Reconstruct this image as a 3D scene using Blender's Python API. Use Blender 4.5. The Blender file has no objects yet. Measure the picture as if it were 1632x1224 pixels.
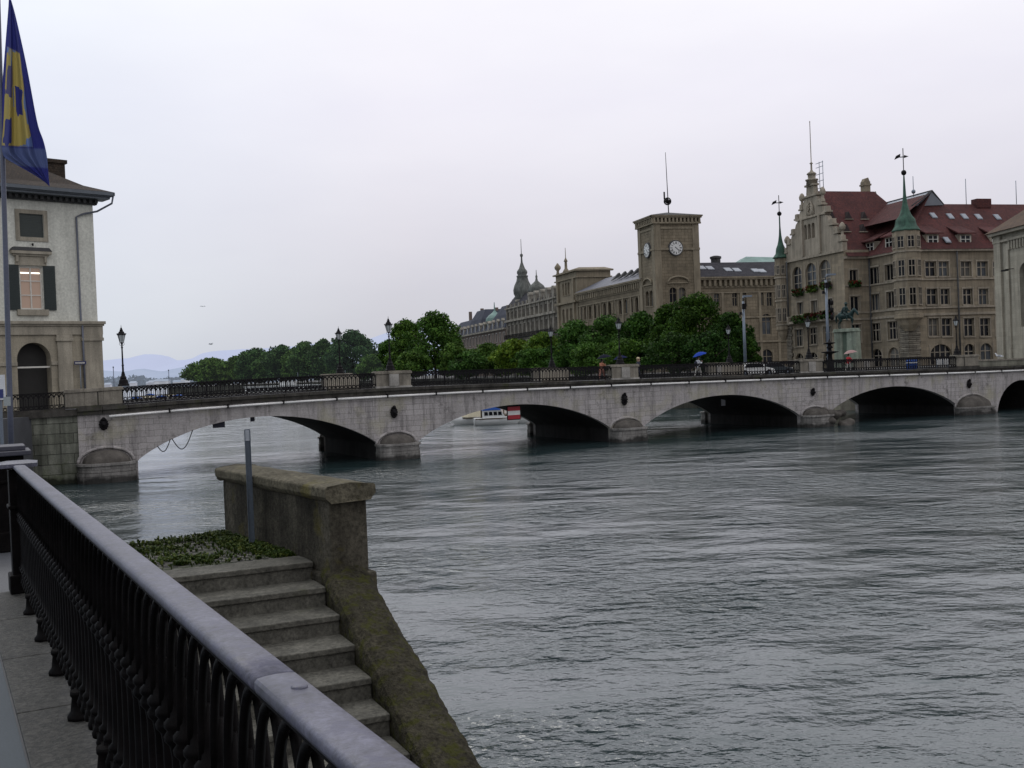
import bpy, math, random
import numpy as np
from mathutils import Vector, Matrix
random.seed(7)
S = bpy.context.scene
COL = S.collection
R = math.radians
# ------------------------------------------------------------------ camera
FPX = 1700.0
EYE = Vector((0.0, 0.0, 5.85))
ROLL, PITCH = math.atan(0.04), R(0.73)
fw = Vector((0, math.cos(PITCH), -math.sin(PITCH)))
up0 = Vector((0, math.sin(PITCH), math.cos(PITCH)))
rt0 = Vector((1, 0, 0))
CR = rt0 * math.cos(ROLL) - up0 * math.sin(ROLL)
CU = up0 * math.cos(ROLL) + rt0 * math.sin(ROLL)
cam = bpy.data.cameras.new('camera')
camo = bpy.data.objects.new('camera', cam)
COL.objects.link(camo)
Mx = Matrix((CR, CU, -fw)).transposed().to_4x4()
Mx.translation = EYE
camo.matrix_world = Mx
cam.sensor_width = 36.0
cam.lens = 36.0 * FPX / 1632.0
cam.clip_start = 0.05
cam.clip_end = 60000
S.camera = camo

def ray(px, py):
    return fw * FPX + CR * (px - 816.0) + CU * (612.0 - py)
def hitY(px, py, Y):
    r = ray(px, py); return EYE + r * (Y / r.y)
def hitz(px, py, z):
    r = ray(px, py); return EYE + r * ((z - EYE.z) / r.z)

class Fr:
    """upright wall frame: s runs along it (left to right), d outward, z up"""
    def __init__(f, ox, oy, dx, dy):
        l = math.hypot(dx, dy); f.o = (ox, oy); f.u = (dx / l, dy / l); f.n = (f.u[1], -f.u[0])
    def p(f, s, d, z):
        return Vector((f.o[0] + f.u[0] * s + f.n[0] * d, f.o[1] + f.u[1] * s + f.n[1] * d, z))
    def hit(f, px, py, d=0.0):
        r = ray(px, py); o = f.p(0, d, 0)
        t = ((o.x - EYE.x) * f.n[0] + (o.y - EYE.y) * f.n[1]) / (r.x * f.n[0] + r.y * f.n[1])
        q = EYE + r * t
        return ((q.x - o.x) * f.u[0] + (q.y - o.y) * f.u[1], q.z)
    def rect(f, x0, x1, y0, y1, d=0.0):
        xc, yc = (x0 + x1) / 2, (y0 + y1) / 2
        return (f.hit(x0, yc, d)[0], f.hit(x1, yc, d)[0], f.hit(xc, y1, d)[1], f.hit(xc, y0, d)[1])
    def ang(f): return math.atan2(f.u[1], f.u[0])

# ------------------------------------------------------------------ materials
MATS = {}
def nd(nt, t, **kw):
    n = nt.nodes.new(t)
    for k, v in kw.items():
        if k in n.inputs.keys(): n.inputs[k].default_value = v
        else: setattr(n, k, v)
    return n
def rgba(c): return (c[0], c[1], c[2], 1.0)
def mk(name):
    m = bpy.data.materials.new(name); m.use_nodes = True
    nt = m.node_tree; b = nt.nodes['Principled BSDF']
    return m, nt, b
def ramp(nt, fac, stops):
    r = nt.nodes.new('ShaderNodeValToRGB'); cr = r.color_ramp
    while len(cr.elements) < len(stops): cr.elements.new(0.5)
    for e, (p, c) in zip(cr.elements, stops):
        e.position = p; e.color = rgba(c) if hasattr(c, '__len__') else (c, c, c, 1)
    nt.links.new(fac, r.inputs[0]); return r.outputs[0]
def mixc(nt, a, b, fac, mode='MIX'):
    m = nt.nodes.new('ShaderNodeMix'); m.data_type = 'RGBA'; m.blend_type = mode
    for sock, v in ((m.inputs[0], fac), (m.inputs[6], a), (m.inputs[7], b)):
        if hasattr(v, 'links') or hasattr(v, 'is_linked'): nt.links.new(v, sock)
        else: sock.default_value = v if not hasattr(v, '__len__') else rgba(v)
    return m.outputs[2]
def noise(nt, vec, scale, detail=4, rough=0.55):
    n = nd(nt, 'ShaderNodeTexNoise', Scale=scale, Detail=detail, Roughness=rough)
    if vec is not None: nt.links.new(vec, n.inputs['Vector'])
    return n.outputs['Fac']
def mapping(nt, vec, sc):
    m = nt.nodes.new('ShaderNodeMapping'); m.inputs['Scale'].default_value = sc
    nt.links.new(vec, m.inputs['Vector']); return m.outputs[0]

def stone(name, c1, c2=None, brick=None, nscale=0.6, var=(0.62, 1.25), rough=0.85, bump=0.25, streak=0.0,
          moss=None, fine=14.0, mort=0.45, msize=0.012, metal=0.0, bdist=0.02, spec=0.3, haze=0.0, fvar=(0.78, 1.18), speck=None, foot=None):
    if name in MATS: return MATS[name]
    c2 = c2 or tuple(x * 0.8 for x in c1)
    m, nt, b = mk(name)
    L = nt.links.new
    geo = nt.nodes.new('ShaderNodeNewGeometry').outputs['Position']
    uv = nt.nodes.new('ShaderNodeTexCoord').outputs['UV']
    hgt = None
    if brick:
        br = nd(nt, 'ShaderNodeTexBrick', Scale=1.0)
        br.inputs['Mortar Size'].default_value = msize
        br.inputs['Mortar Smooth'].default_value = 0.3
        br.inputs['Brick Width'].default_value = brick[0]
        br.inputs['Row Height'].default_value = brick[1]
        br.inputs['Color1'].default_value = rgba(c1); br.inputs['Color2'].default_value = rgba(c2)
        br.inputs['Mortar'].default_value = rgba(tuple(x * mort for x in c1))
        L(uv, br.inputs['Vector']); col = br.outputs['Color']; hgt = br.outputs['Fac']
    else:
        col = mixc(nt, c1, c2, noise(nt, geo, nscale * 1.7, 3))
    nz = noise(nt, geo, nscale, 6, 0.62)
    v = ramp(nt, nz, [(0.25, var[0]), (0.75, var[1])])
    col = mixc(nt, col, v, 1.0, 'MULTIPLY')
    fz = noise(nt, geo, fine, 5, 0.7)
    col = mixc(nt, col, ramp(nt, fz, [(0.3, fvar[0]), (0.7, fvar[1])]), 1.0, 'MULTIPLY')
    if speck:
        sz_ = noise(nt, geo, speck[1], 3, 0.8)
        col = mixc(nt, col, speck[0], ramp(nt, sz_, [(speck[2], 0.0), (speck[2] + 0.06, 0.8)]))
    if streak:
        sz = noise(nt, mapping(nt, geo, (1.3, 1.3, 0.12)), 1.5, 5, 0.65)
        col = mixc(nt, col, ramp(nt, sz, [(0.35, 1.0 - streak), (0.62, 1.08)]), 1.0, 'MULTIPLY')
    if moss:
        mz = noise(nt, geo, moss[1], 6, 0.7)
        col = mixc(nt, col, moss[0], ramp(nt, mz, [(moss[2], 0.0), (moss[2] + 0.12, moss[3] if len(moss) > 3 else 0.85)]))
    if foot:
        gz = nt.nodes.new('ShaderNodeSeparateXYZ'); L(geo, gz.inputs[0])
        gm = nt.nodes.new('ShaderNodeMath'); gm.operation = 'MULTIPLY_ADD'; L(noise(nt, geo, 0.9, 4), gm.inputs[0]); gm.inputs[1].default_value = 1.0; L(gz.outputs[2], gm.inputs[2])
        col = mixc(nt, col, ramp(nt, gm.outputs[0], [(foot, 0.22), (foot + .22, 1.0)]), 1.0, 'MULTIPLY')
    L(col, b.inputs['Base Color'])
    b.inputs['Roughness'].default_value = rough; b.inputs['Metallic'].default_value = metal
    b.inputs['Specular IOR Level'].default_value = spec
    if bump:
        bm = nd(nt, 'ShaderNodeBump', Strength=bump, Distance=bdist); h = fz
        if hgt is not None:
            mm = nt.nodes.new('ShaderNodeMath'); mm.operation = 'MULTIPLY_ADD'
            L(hgt, mm.inputs[0]); mm.inputs[1].default_value = -1.2; L(fz, mm.inputs[2]); h = mm.outputs[0]
        L(h, bm.inputs['Height']); L(bm.outputs[0], b.inputs['Normal'])
    if haze:
        b.inputs['Emission Color'].default_value = (0.50, 0.53, 0.62, 1); b.inputs['Emission Strength'].default_value = haze
    MATS[name] = m; return m

def paint(name, c, rough=0.5, metal=0.0, nz=0.12, scale=6.0, spec=0.5):
    return stone(name, c, tuple(x * (1 - nz) for x in c), nscale=scale * 0.4, var=(1 - nz, 1 + nz), rough=rough,
                 metal=metal, bump=0.08, fine=scale * 6, spec=spec)
def glow(name, c, e):
    if name in MATS: return MATS[name]
    m, nt, b = mk(name); b.inputs['Base Color'].default_value = rgba(c)
    b.inputs['Emission Color'].default_value = rgba(c); b.inputs['Emission Strength'].default_value = e
    MATS[name] = m; return m

M_glass = None
def glassmat(name, c, rough=0.08, var=0.6):
    m, nt, b = mk(name)
    geo = nt.nodes.new('ShaderNodeNewGeometry').outputs['Position']
    v = ramp(nt, noise(nt, geo, 0.35, 2), [(0.35, 1 - var), (0.65, 1 + var)])
    nt.links.new(mixc(nt, c, v, 1.0, 'MULTIPLY'), b.inputs['Base Color'])
    b.inputs['Roughness'].default_value = rough + .1; b.inputs['IOR'].default_value = 1.45; b.inputs['Specular IOR Level'].default_value = .22
    MATS[name] = m; return m
GLASS = glassmat('window_glass', (0.008, 0.009, 0.012))
GLASS2 = glassmat('window_glass_pale', (0.05, 0.055, 0.06)); GLASS3 = glassmat('curtained_glass', (0.10, 0.095, 0.085), .3)
PANES = [GLASS, GLASS, GLASS, GLASS2, GLASS, GLASS3]; WRND = random.Random(21)
LAMPG = paint('lamp_glass', (0.42, 0.45, 0.45), 0.15, nz=0.05)

ASH = dict(rough=0.9, spec=0.2)
m_bridge = None
m_quayblock = stone('quay_blocks', (0.22, 0.225, 0.185), (0.11, 0.115, 0.09), brick=(1.5, 0.62), nscale=0.5, var=(0.35, 1.45), streak=0.5, foot=.8, moss=((0.07, 0.085, 0.04), 0.35, 0.53, 0.7), mort=0.3, msize=0.025, bdist=0.05, bump=0.6, **ASH)
m_pier = stone('pier_stone', (0.30, 0.285, 0.265), (0.22, 0.21, 0.195), brick=(1.1, 0.42), nscale=0.8, var=(0.55, 1.15), streak=0.4, bump=0.5, foot=.72, **ASH)
m_cap = stone('pier_cap', (0.12, 0.108, 0.095), nscale=1.2, var=(0.5, 1.2), streak=0.3, bump=0.5, **ASH)
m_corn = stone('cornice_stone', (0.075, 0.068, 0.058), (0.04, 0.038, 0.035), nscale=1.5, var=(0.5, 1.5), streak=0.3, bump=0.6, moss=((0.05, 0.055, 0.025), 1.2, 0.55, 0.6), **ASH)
m_ped = stone('pedestal_stone', (0.26, 0.235, 0.19), (0.20, 0.18, 0.15), nscale=1.4, var=(0.6, 1.25), streak=0.35, bump=0.4, **ASH)
m_pedlight = stone('pedestal_light', (0.36, 0.34, 0.31), nscale=1.4, var=(0.7, 1.2), streak=0.3, bump=0.4, **ASH)
m_iron = paint('black_iron', (0.010, 0.009, 0.010), 0.6, 0.0, nz=0.3, scale=10, spec=0.12)
m_pipe = paint('white_pipe', (0.85, 0.83, 0.80), 0.5, nz=0.15, scale=2)
m_grey = paint('grey_metal', (0.16, 0.19, 0.23), 0.4, 0.3)
m_pole = paint('pole_metal', (0.09, 0.10, 0.14), 0.4, 0.3)
m_land = stone('pavement', (0.16, 0.16, 0.165), nscale=0.8, var=(0.8, 1.15), bump=0.3, fine=30, rough=0.55, spec=0.5)
m_asph = stone('asphalt', (0.06, 0.062, 0.068), nscale=1.0, var=(0.8, 1.2), bump=0.3, fine=60, rough=0.6, spec=0.5)

# ------------------------------------------------------------------ mesh builder
def loc_of(o):
    v = Vector((0, 0, 0))
    while o is not None: v += o.location; o = o.parent
    return v
class MB:
    def __init__(m): m.v = []; m.f = []; m.mi = []; m.cur = 0; m.sm = []; m.smooth = False
    def face(m, idx): m.f.append(tuple(idx)); m.mi.append(m.cur); m.sm.append(m.smooth)
    def poly(m, pts):
        b = len(m.v); m.v += [Vector(p) for p in pts]; m.face(range(b, b + len(pts)))
    def hexa(m, p):   # 8 points: bottom 4 ccw, top 4
        b = len(m.v); m.v += [Vector(q) for q in p]
        for q in ((3, 2, 1, 0), (4, 5, 6, 7), (0, 1, 5, 4), (1, 2, 6, 5), (2, 3, 7, 6), (3, 0, 4, 7)):
            m.face([b + i for i in q])
    def box(m, fr, s0, s1, d0, d1, z0, z1):
        P = fr.p
        m.hexa([P(s0, d1, z0), P(s1, d1, z0), P(s1, d0, z0), P(s0, d0, z0), P(s0, d1, z1), P(s1, d1, z1), P(s1, d0, z1), P(s0, d0, z1)])
    def abox(m, x0, x1, y0, y1, z0, z1):
        m.hexa([(x0, y0, z0), (x1, y0, z0), (x1, y1, z0), (x0, y1, z0), (x0, y0, z1), (x1, y0, z1), (x1, y1, z1), (x0, y1, z1)])
    def prism(m, lo, hi):   # two matching loops of points
        b = len(m.v); n = len(lo); m.v += [Vector(p) for p in lo] + [Vector(p) for p in hi]
        for i in range(n):
            j = (i + 1) % n; m.face((b + i, b + j, b + n + j, b + n + i))
        m.face(range(b + n - 1, b - 1, -1)); m.face(range(b + n, b + 2 * n))
    def extr(m, fr, pts, d0, d1):   # polygon in (s,z) extruded in d
        m.prism([fr.p(s, d0, z) for s, z in pts], [fr.p(s, d1, z) for s, z in pts])
    def ground(m, pts, z0, z1): m.prism([(x, y, z0) for x, y in pts], [(x, y, z1) for x, y in pts])
    def lathe(m, c, prof, n=12, a0=0.0, sx=1.0, sy=1.0, sm=True):
        c = Vector(c); b = len(m.v); k = len(prof); o = m.smooth; m.smooth = sm
        for r, z in prof:
            for i in range(n):
                a = a0 + 2 * math.pi * i / n
                m.v.append(c + Vector((r * math.cos(a) * sx, r * math.sin(a) * sy, z)))
        for j in range(k - 1):
            for i in range(n):
                i2 = (i + 1) % n; m.face((b + j * n + i, b + j * n + i2, b + (j + 1) * n + i2, b + (j + 1) * n + i))
        m.smooth = o
        m.face([b + i for i in range(n - 1, -1, -1)]); m.face([b + (k - 1) * n + i for i in range(n)])
    def tube(m, pts, rad, n=8, sm=True, cap=True):
        pts = [Vector(p) for p in pts]
        if not hasattr(rad, '__len__'): rad = [rad] * len(pts)
        b = len(m.v); o = m.smooth; m.smooth = sm; px = None
        for i, p in enumerate(pts):
            t = (pts[min(i + 1, len(pts) - 1)] - pts[max(i - 1, 0)])
            t = t.normalized() if t.length > 1e-9 else Vector((0, 0, 1))
            if px is None:
                a = Vector((0, 0, 1)) if abs(t.z) < 0.9 else Vector((1, 0, 0)); px = t.cross(a).normalized()
            else:
                px = (px - t * px.dot(t)).normalized()
            py = t.cross(px)
            for k in range(n):
                g = 2 * math.pi * k / n; m.v.append(p + (px * math.cos(g) + py * math.sin(g)) * rad[i])
        for j in range(len(pts) - 1):
            for i in range(n):
                i2 = (i + 1) % n; m.face((b + j * n + i, b + j * n + i2, b + (j + 1) * n + i2, b + (j + 1) * n + i))
        m.smooth = o
        if cap:
            m.face([b + i for i in range(n - 1, -1, -1)]); m.face([b + (len(pts) - 1) * n + i for i in range(n)])
    def ball(m, c, r, n=10, k=6, sc=(1, 1, 1)):
        c = Vector(c); b = len(m.v); o = m.smooth; m.smooth = True
        for j in range(k + 1):
            t = math.pi * (0.02 + 0.96 * j / k)
            for i in range(n):
                a = 2 * math.pi * i / n
                m.v.append(c + Vector((r * sc[0] * math.sin(t) * math.cos(a), r * sc[1] * math.sin(t) * math.sin(a), -r * sc[2] * math.cos(t))))
        for j in range(k):
            for i in range(n):
                i2 = (i + 1) % n; m.face((b + j * n + i, b + j * n + i2, b + (j + 1) * n + i2, b + (j + 1) * n + i))
        m.face([b + i for i in range(n - 1, -1, -1)]); m.face([b + k * n + i for i in range(n)])
        m.smooth = o
    def capsule(m, a, b_, r0, r1, n=10):
        a = Vector(a); b_ = Vector(b_); m.tube([a, a.lerp(b_, .5), b_], [r0, (r0 + r1) / 2, r1], n)
        m.ball(a, r0, n, 6); m.ball(b_, r1, n, 6)
    def build(m, name, mats, parent=None, label=None, uvd=(1, 0), bevel=0, remesh=0, loc=None, kind=None):
        if not isinstance(mats, (list, tuple)): mats = [mats]
        base = loc_of(parent) if parent else Vector((0, 0, 0))
        if loc is not None: base = base + Vector(loc)
        me = bpy.data.meshes.new(name)
        me.from_pydata([tuple(p - base) for p in m.v], [], m.f)
        for mt in mats: me.materials.append(mt)
        me.polygons.foreach_set('material_index', m.mi); me.polygons.foreach_set('use_smooth', m.sm)
        uv = me.uv_layers.new(name='UVMap'); ux, uy = uvd
        co = [0.0] * (len(me.loops) * 2)
        for p in me.polygons:
            n = p.normal; ad = abs(n.x * ux + n.y * uy); ap = abs(-n.x * uy + n.y * ux)
            for li in p.loop_indices:
                q = m.v[me.loops[li].vertex_index]
                a = q.x * ux + q.y * uy; c = -q.x * uy + q.y * ux
                if abs(n.z) > 0.75: w = (a, c)
                elif ap >= ad: w = (a, q.z)
                else: w = (c, q.z)
                co[li * 2] = w[0]; co[li * 2 + 1] = w[1]
        uv.data.foreach_set('uv', co)
        me.update()
        o = bpy.data.objects.new(name, me); COL.objects.link(o)
        if parent: o.parent = parent
        if loc is not None: o.location = loc
        if label: o['label'] = label
        if kind: o['kind'] = kind
        if bevel:
            bv = o.modifiers.new('bevel', 'BEVEL'); bv.width = bevel; bv.segments = 2; bv.limit_method = 'ANGLE'
        if remesh:
            rm = o.modifiers.new('remesh', 'REMESH'); rm.mode = 'VOXEL'; rm.voxel_size = remesh; rm.use_smooth_shade = True
        return o
def tag(o, label, cat, group=None):
    o['label'] = label; o['category'] = cat
    if group: o['group'] = group
    return o
def root(name, label, cat, loc=(0, 0, 0), group=None, rz=0.0):
    o = bpy.data.objects.new(name, None); COL.objects.link(o); o.location = loc
    o.rotation_euler = (0, 0, rz); o.empty_display_size = 0.3
    return tag(o, label, cat, group)
def struct(o): o['kind'] = 'structure'; return o
def kids(o): return [c for c in bpy.data.objects if c.parent == o]
def dup(o, loc=None, label=None, parent=None, rz=None):
    c = o.copy(); COL.objects.link(c)
    if parent is not None: c.parent = parent
    for k in kids(o): dup(k, parent=c)
    if loc is not None: c.location = loc
    if label: c['label'] = label
    if rz is not None: c.rotation_euler = (0, 0, rz)
    return c

# ------------------------------------------------------------------ facade helpers
def facade(mb, fr, s0, s1, z0, z1, holes, depth=0.3, d=0.0):
    """wall sheet with real openings and reveals; holes: (sa,sb,za,zb,arched)"""
    ss = sorted({s0, s1} | {h[0] for h in holes} | {h[1] for h in holes})
    zs = sorted({z0, z1} | {h[2] for h in holes} | {h[3] for h in holes})
    ss = [s for s in ss if s0 - 1e-6 <= s <= s1 + 1e-6]; zs = [z for z in zs if z0 - 1e-6 <= z <= z1 + 1e-6]
    P = fr.p
    for i in range(len(ss) - 1):
        for j in range(len(zs) - 1):
            cs, cz = (ss[i] + ss[i + 1]) / 2, (zs[j] + zs[j + 1]) / 2
            if any(h[0] < cs < h[1] and h[2] < cz < h[3] for h in holes): continue
            mb.poly([P(ss[i], d, zs[j]), P(ss[i + 1], d, zs[j]), P(ss[i + 1], d, zs[j + 1]), P(ss[i], d, zs[j + 1])])
    for h in holes:
        sa, sb, za, zb = h[:4]; e = d - depth; r = (sb - sa) / 2; cs = (sa + sb) / 2
        if len(h) > 4 and h[4]:
            rise = min(r * h[4], zb - za); zc = zb - rise; N = 8
            arc = [(cs - r * math.cos(math.pi * k / (2 * N)), zc + rise * math.sin(math.pi * k / (2 * N))) for k in range(2 * N + 1)]
            for k in range(2 * N):
                (a, za_), (b, zb_) = arc[k], arc[k + 1]
                mb.poly([P(a, d, za_), P(b, d, zb_), P(b, d, zb), P(a, d, zb)])
                mb.poly([P(a, d, za_), P(a, e, za_), P(b, e, zb_), P(b, d, zb_)])
            top = zc
        else:
            top = zb; mb.poly([P(sa, d, zb), P(sa, e, zb), P(sb, e, zb), P(sb, d, zb)])
        mb.poly([P(sa, d, za), P(sb, d, za), P(sb, e, za), P(sa, e, za)])
        mb.poly([P(sa, d, za), P(sa, e, za), P(sa, e, top), P(sa, d, top)])
        mb.poly([P(sb, d, za), P(sb, d, top), P(sb, e, top), P(sb, e, za)])
def window(parent, fr, h, mf, nx=2, nz=2, depth=0.3, d=0.0, glass=None, fw_=0.07, surround=None, sill=True, name='window', bar=0.05):
    sa, sb, za, zb = h[:4]; ar = h[4] if len(h) > 4 else 0
    e = d - depth + 0.10
    f = MB(); P = fr.p
    zt = zb - (sb - sa) / 2 * ar * 0.5 if ar else zb
    f.box(fr, sa, sa + fw_, e - 0.07, e, za, zt); f.box(fr, sb - fw_, sb, e - 0.07, e, za, zt)
    f.box(fr, sa + fw_, sb - fw_, e - 0.07, e, za, za + fw_)
    if not ar: f.box(fr, sa + fw_, sb - fw_, e - 0.07, e, zb - fw_, zb)
    for i in range(1, nx):
        s = sa + (sb - sa) * i / nx; f.box(fr, s - bar, s + bar, e - 0.06, e + 0.012, za + fw_, zb - (fw_ if not ar else 0.05))
    for j in range(1, nz):
        z = za + (zb - za) * j / nz; z += (zb - za) * 0.12 if nz == 2 else 0
        f.box(fr, sa + fw_, sb - fw_, e - 0.055, e + 0.006, z - bar * .8, z + bar * .8)
    if sill: f.box(fr, sa - 0.12, sb + 0.12, d + 0.003, d + 0.15, za - 0.16, za - 0.01)
    if surround:
        w = surround
        f.box(fr, sa - w, sa - 0.004, d + 0.003, d + 0.06, za, zb); f.box(fr, sb + 0.004, sb + w, d + 0.003, d + 0.06, za, zb)
        if not ar: f.box(fr, sa - w, sb + w, d + 0.003, d + 0.09, zb + 0.004, zb + w * 1.3)
    o = f.build(name, mf, parent, uvd=fr.u)
    g = MB()
    if ar:
        r = (sb - sa) / 2; cs = (sa + sb) / 2; rise = min(r * ar, zb - za); zc = zb - rise
        pts = [P(sa, e - 0.08, za), P(sb, e - 0.08, za)] + [P(cs + r * math.cos(math.pi * k / 12), e - 0.08, zc + rise * math.sin(math.pi * k / 12)) for k in range(13)]
    else: pts = [P(sa, e - 0.08, za), P(sb, e - 0.08, za), P(sb, e - 0.08, zb), P(sa, e - 0.08, zb)]
    g.poly(pts); g.build('pane', glass or WRND.choice(PANES), o)
    return o
def arch_pts(cs, r, zc, rise, n=16):
    return [(cs + r * math.cos(math.pi * k / n), zc + rise * math.sin(math.pi * k / n)) for k in range(n + 1)]

# ------------------------------------------------------------------ water and terrain
def water_mat():
    m, nt, b = mk('river_water'); L = nt.links.new
    geo = nt.nodes.new('ShaderNodeNewGeometry').outputs['Position']
    big = noise(nt, mapping(nt, geo, (0.05, 0.045, 1)), 1.0, 3)
    col = mixc(nt, (0.016, 0.033, 0.034), (0.034, 0.052, 0.056), ramp(nt, big, [(0.35, 0.0), (0.65, 1.0)]))
    L(col, b.inputs['Base Color'])
    b.inputs['Roughness'].default_value = 0.09; b.inputs['IOR'].default_value = 1.8
    b.inputs['Specular IOR Level'].default_value = 0.5
    n1 = noise(nt, mapping(nt, geo, (0.24, 0.33, 1)), 1.0, 2, 0.5)
    n2 = noise(nt, mapping(nt, geo, (0.78, 1.0, 1)), 1.0, 4, 0.52)
    n3 = noise(nt, mapping(nt, geo, (2.6, 3.6, 1)), 1.0, 4, 0.55)
    # ridge the middle waves so that they have crests
    def ridge(x):
        a = nt.nodes.new('ShaderNodeMath'); a.operation = 'SUBTRACT'; L(x, a.inputs[0]); a.inputs[1].default_value = 0.5
        c = nt.nodes.new('ShaderNodeMath'); c.operation = 'ABSOLUTE'; L(a.outputs[0], c.inputs[0])
        e = nt.nodes.new('ShaderNodeMath'); e.operation = 'MULTIPLY'; L(c.outputs[0], e.inputs[0]); e.inputs[1].default_value = -2.0
        return e.outputs[0]
    def madd(a, k, c):
        q = nt.nodes.new('ShaderNodeMath'); q.operation = 'MULTIPLY_ADD'; L(a, q.inputs[0])
        if hasattr(k, 'is_linked'): L(k, q.inputs[1])
        else: q.inputs[1].default_value = k
        if hasattr(c, 'is_linked'): L(c, q.inputs[2])
        else: q.inputs[2].default_value = c
        return q.outputs[0]
    patch = ramp(nt, noise(nt, mapping(nt, geo, (0.07, 0.11, 1)), 1.0, 4), [(0.45, 0.12), (0.64, 1.95)])
    h = madd(n1, 0.32, 0.0)
    h = madd(n2, 0.13, h) if False else h
    t = nt.nodes.new('ShaderNodeMath'); t.operation = 'MULTIPLY'; L(ridge(n2), t.inputs[0]); L(patch, t.inputs[1])
    h = madd(t.outputs[0], 0.19, h)
    t3 = nt.nodes.new('ShaderNodeMath'); t3.operation = 'MULTIPLY'; L(n3, t3.inputs[0]); L(patch, t3.inputs[1])
    h = madd(t3.outputs[0], 0.045, h); h = madd(n3, 0.032, h)
    bp = nd(nt, 'ShaderNodeBump', Strength=1.0, Distance=1.0); L(h, bp.inputs['Height']); L(bp.outputs[0], b.inputs['Normal'])
    return m
M_water = water_mat()
w = MB(); w.poly([(-6000, -60, 0), (6000, -60, 0), (6000, 16000, 0), (-6000, 16000, 0)])
struct(w.build('water', M_water))

def ridge_hills(name, prof, Y, depth, mat_, base=0.0, seed=1, rough=1.0):
    """a range of hills: crest profile from the photo at distance Y, slopes in front"""
    rnd = random.Random(seed); mb = MB(); mb.smooth = True
    xs = []; n = 160
    x0, x1 = prof[0][0], prof[-1][0]
    for i in range(n + 1):
        px = x0 + (x1 - x0) * i / n
        for (a, ya), (b, yb) in zip(prof, prof[1:]):
            if a <= px <= b: t = (px - a) / (b - a); t = t * t * (3 - 2 * t); y = ya + (yb - ya) * t; break
        xs.append(hitY(px, y + rnd.uniform(-rough, rough) * 0.5, Y))
    K = 6
    for j in range(K + 1):
        t = j / K
        for p in xs:
            k = 1 - t
            q = Vector((p.x * (1 - 0.0 * t), p.y - depth * t, base + (p.z - base) * (k ** 1.2) * (1 + (rnd.uniform(-.05, .05) if 0 < j < K else 0))))
            mb.v.append(q)
    N = n + 1
    for j in range(K):
        for i in range(n):
            mb.face((j * N + i, (j + 1) * N + i, (j + 1) * N + i + 1, j * N + i + 1))
    return struct(mb.build(name, mat_))
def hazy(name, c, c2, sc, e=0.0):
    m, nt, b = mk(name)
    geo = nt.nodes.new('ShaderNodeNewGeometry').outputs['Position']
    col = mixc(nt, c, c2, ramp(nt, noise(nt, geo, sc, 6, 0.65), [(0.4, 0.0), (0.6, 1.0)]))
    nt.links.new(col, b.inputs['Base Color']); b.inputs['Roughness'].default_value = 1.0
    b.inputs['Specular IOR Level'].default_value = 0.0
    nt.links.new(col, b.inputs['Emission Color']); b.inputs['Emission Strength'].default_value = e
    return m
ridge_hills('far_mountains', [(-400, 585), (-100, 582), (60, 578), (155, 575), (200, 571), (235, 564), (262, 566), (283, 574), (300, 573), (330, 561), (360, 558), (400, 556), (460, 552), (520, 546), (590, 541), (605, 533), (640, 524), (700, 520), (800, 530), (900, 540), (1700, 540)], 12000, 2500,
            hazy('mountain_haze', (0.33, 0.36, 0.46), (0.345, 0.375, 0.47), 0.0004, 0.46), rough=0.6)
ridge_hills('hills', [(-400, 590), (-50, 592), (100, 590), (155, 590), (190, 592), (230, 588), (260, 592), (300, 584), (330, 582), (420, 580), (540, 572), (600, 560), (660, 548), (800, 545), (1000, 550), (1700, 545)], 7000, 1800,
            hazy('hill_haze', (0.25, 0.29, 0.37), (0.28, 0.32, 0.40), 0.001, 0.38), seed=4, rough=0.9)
# ------------------------------------------------------------------ bridge
LSP = 19.0
BR = Fr(-25.3, 65.9, 0.8934, 0.4493)      # upstream... face line of the bridge, s = 19*k at pier k
WID = 13.0
def lerp_tab(t, x):
    if x <= t[0][0]:
        (a, ya), (b, yb) = t[0], t[1]
    elif x >= t[-1][0]:
        (a, ya), (b, yb) = t[-2], t[-1]
    else:
        for (a, ya), (b, yb) in zip(t, t[1:]):
            if a <= x <= b: break
    return ya + (yb - ya) * (x - a) / (b - a)
RTAB = [(-1.5, 5.16), (-0.9, 5.36), (-0.4, 5.54), (0, 5.70), (0.25, 5.86), (0.5, 5.97), (0.75, 6.04), (1, 6.06), (1.3, 6.03), (2, 5.88), (3, 5.70), (4, 5.52), (4.6, 5.44), (6, 5.40)]
def ztop(s): return lerp_tab(RTAB, s / LSP)          # railing top
def zdeck(s): return ztop(s) - 1.16
def zcor(s): return ztop(s) - 1.08                    # top of cornice
PTAB = [(-1.5, .55), (0, 0.62), (1, 0.58), (2, 0.44), (3, 0.44), (4, 0.5), (6, .5)]
def zpipe(s): return zcor(s) - lerp_tab(PTAB, s / LSP)
ARCH = []
for k in range(4):
    crown = [3.48, 3.32, 3.14, 3.04][k]; spr = [1.1, 1.0, 0.92, 0.85][k]
    ARCH.append((19 * k + 1.65 + (0.25 if k == 0 else 0), 19 * k + 19 - 1.25, crown, spr))
ARCH.append((80.1, 87.2, 2.95, -.4))
def intr(s):
    for i, (a, b, c, sp) in enumerate(ARCH):
        if a <= s <= b:
            t = (s - (a + b) / 2) / ((b - a) / 2)
            if i == 4: return sp + (c - sp) * math.sqrt(max(0, 1 - t * t))
            # segmental arch
            h = c - sp; W = (b - a) / 2; Rr = (W * W + h * h) / (2 * h)
            seg = c - Rr + math.sqrt(max(0, Rr * Rr - (t * W) ** 2))
            ell = sp + h * math.sqrt(max(0, 1 - t * t))
            return 0.80 * seg + 0.20 * ell
    return None
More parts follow.
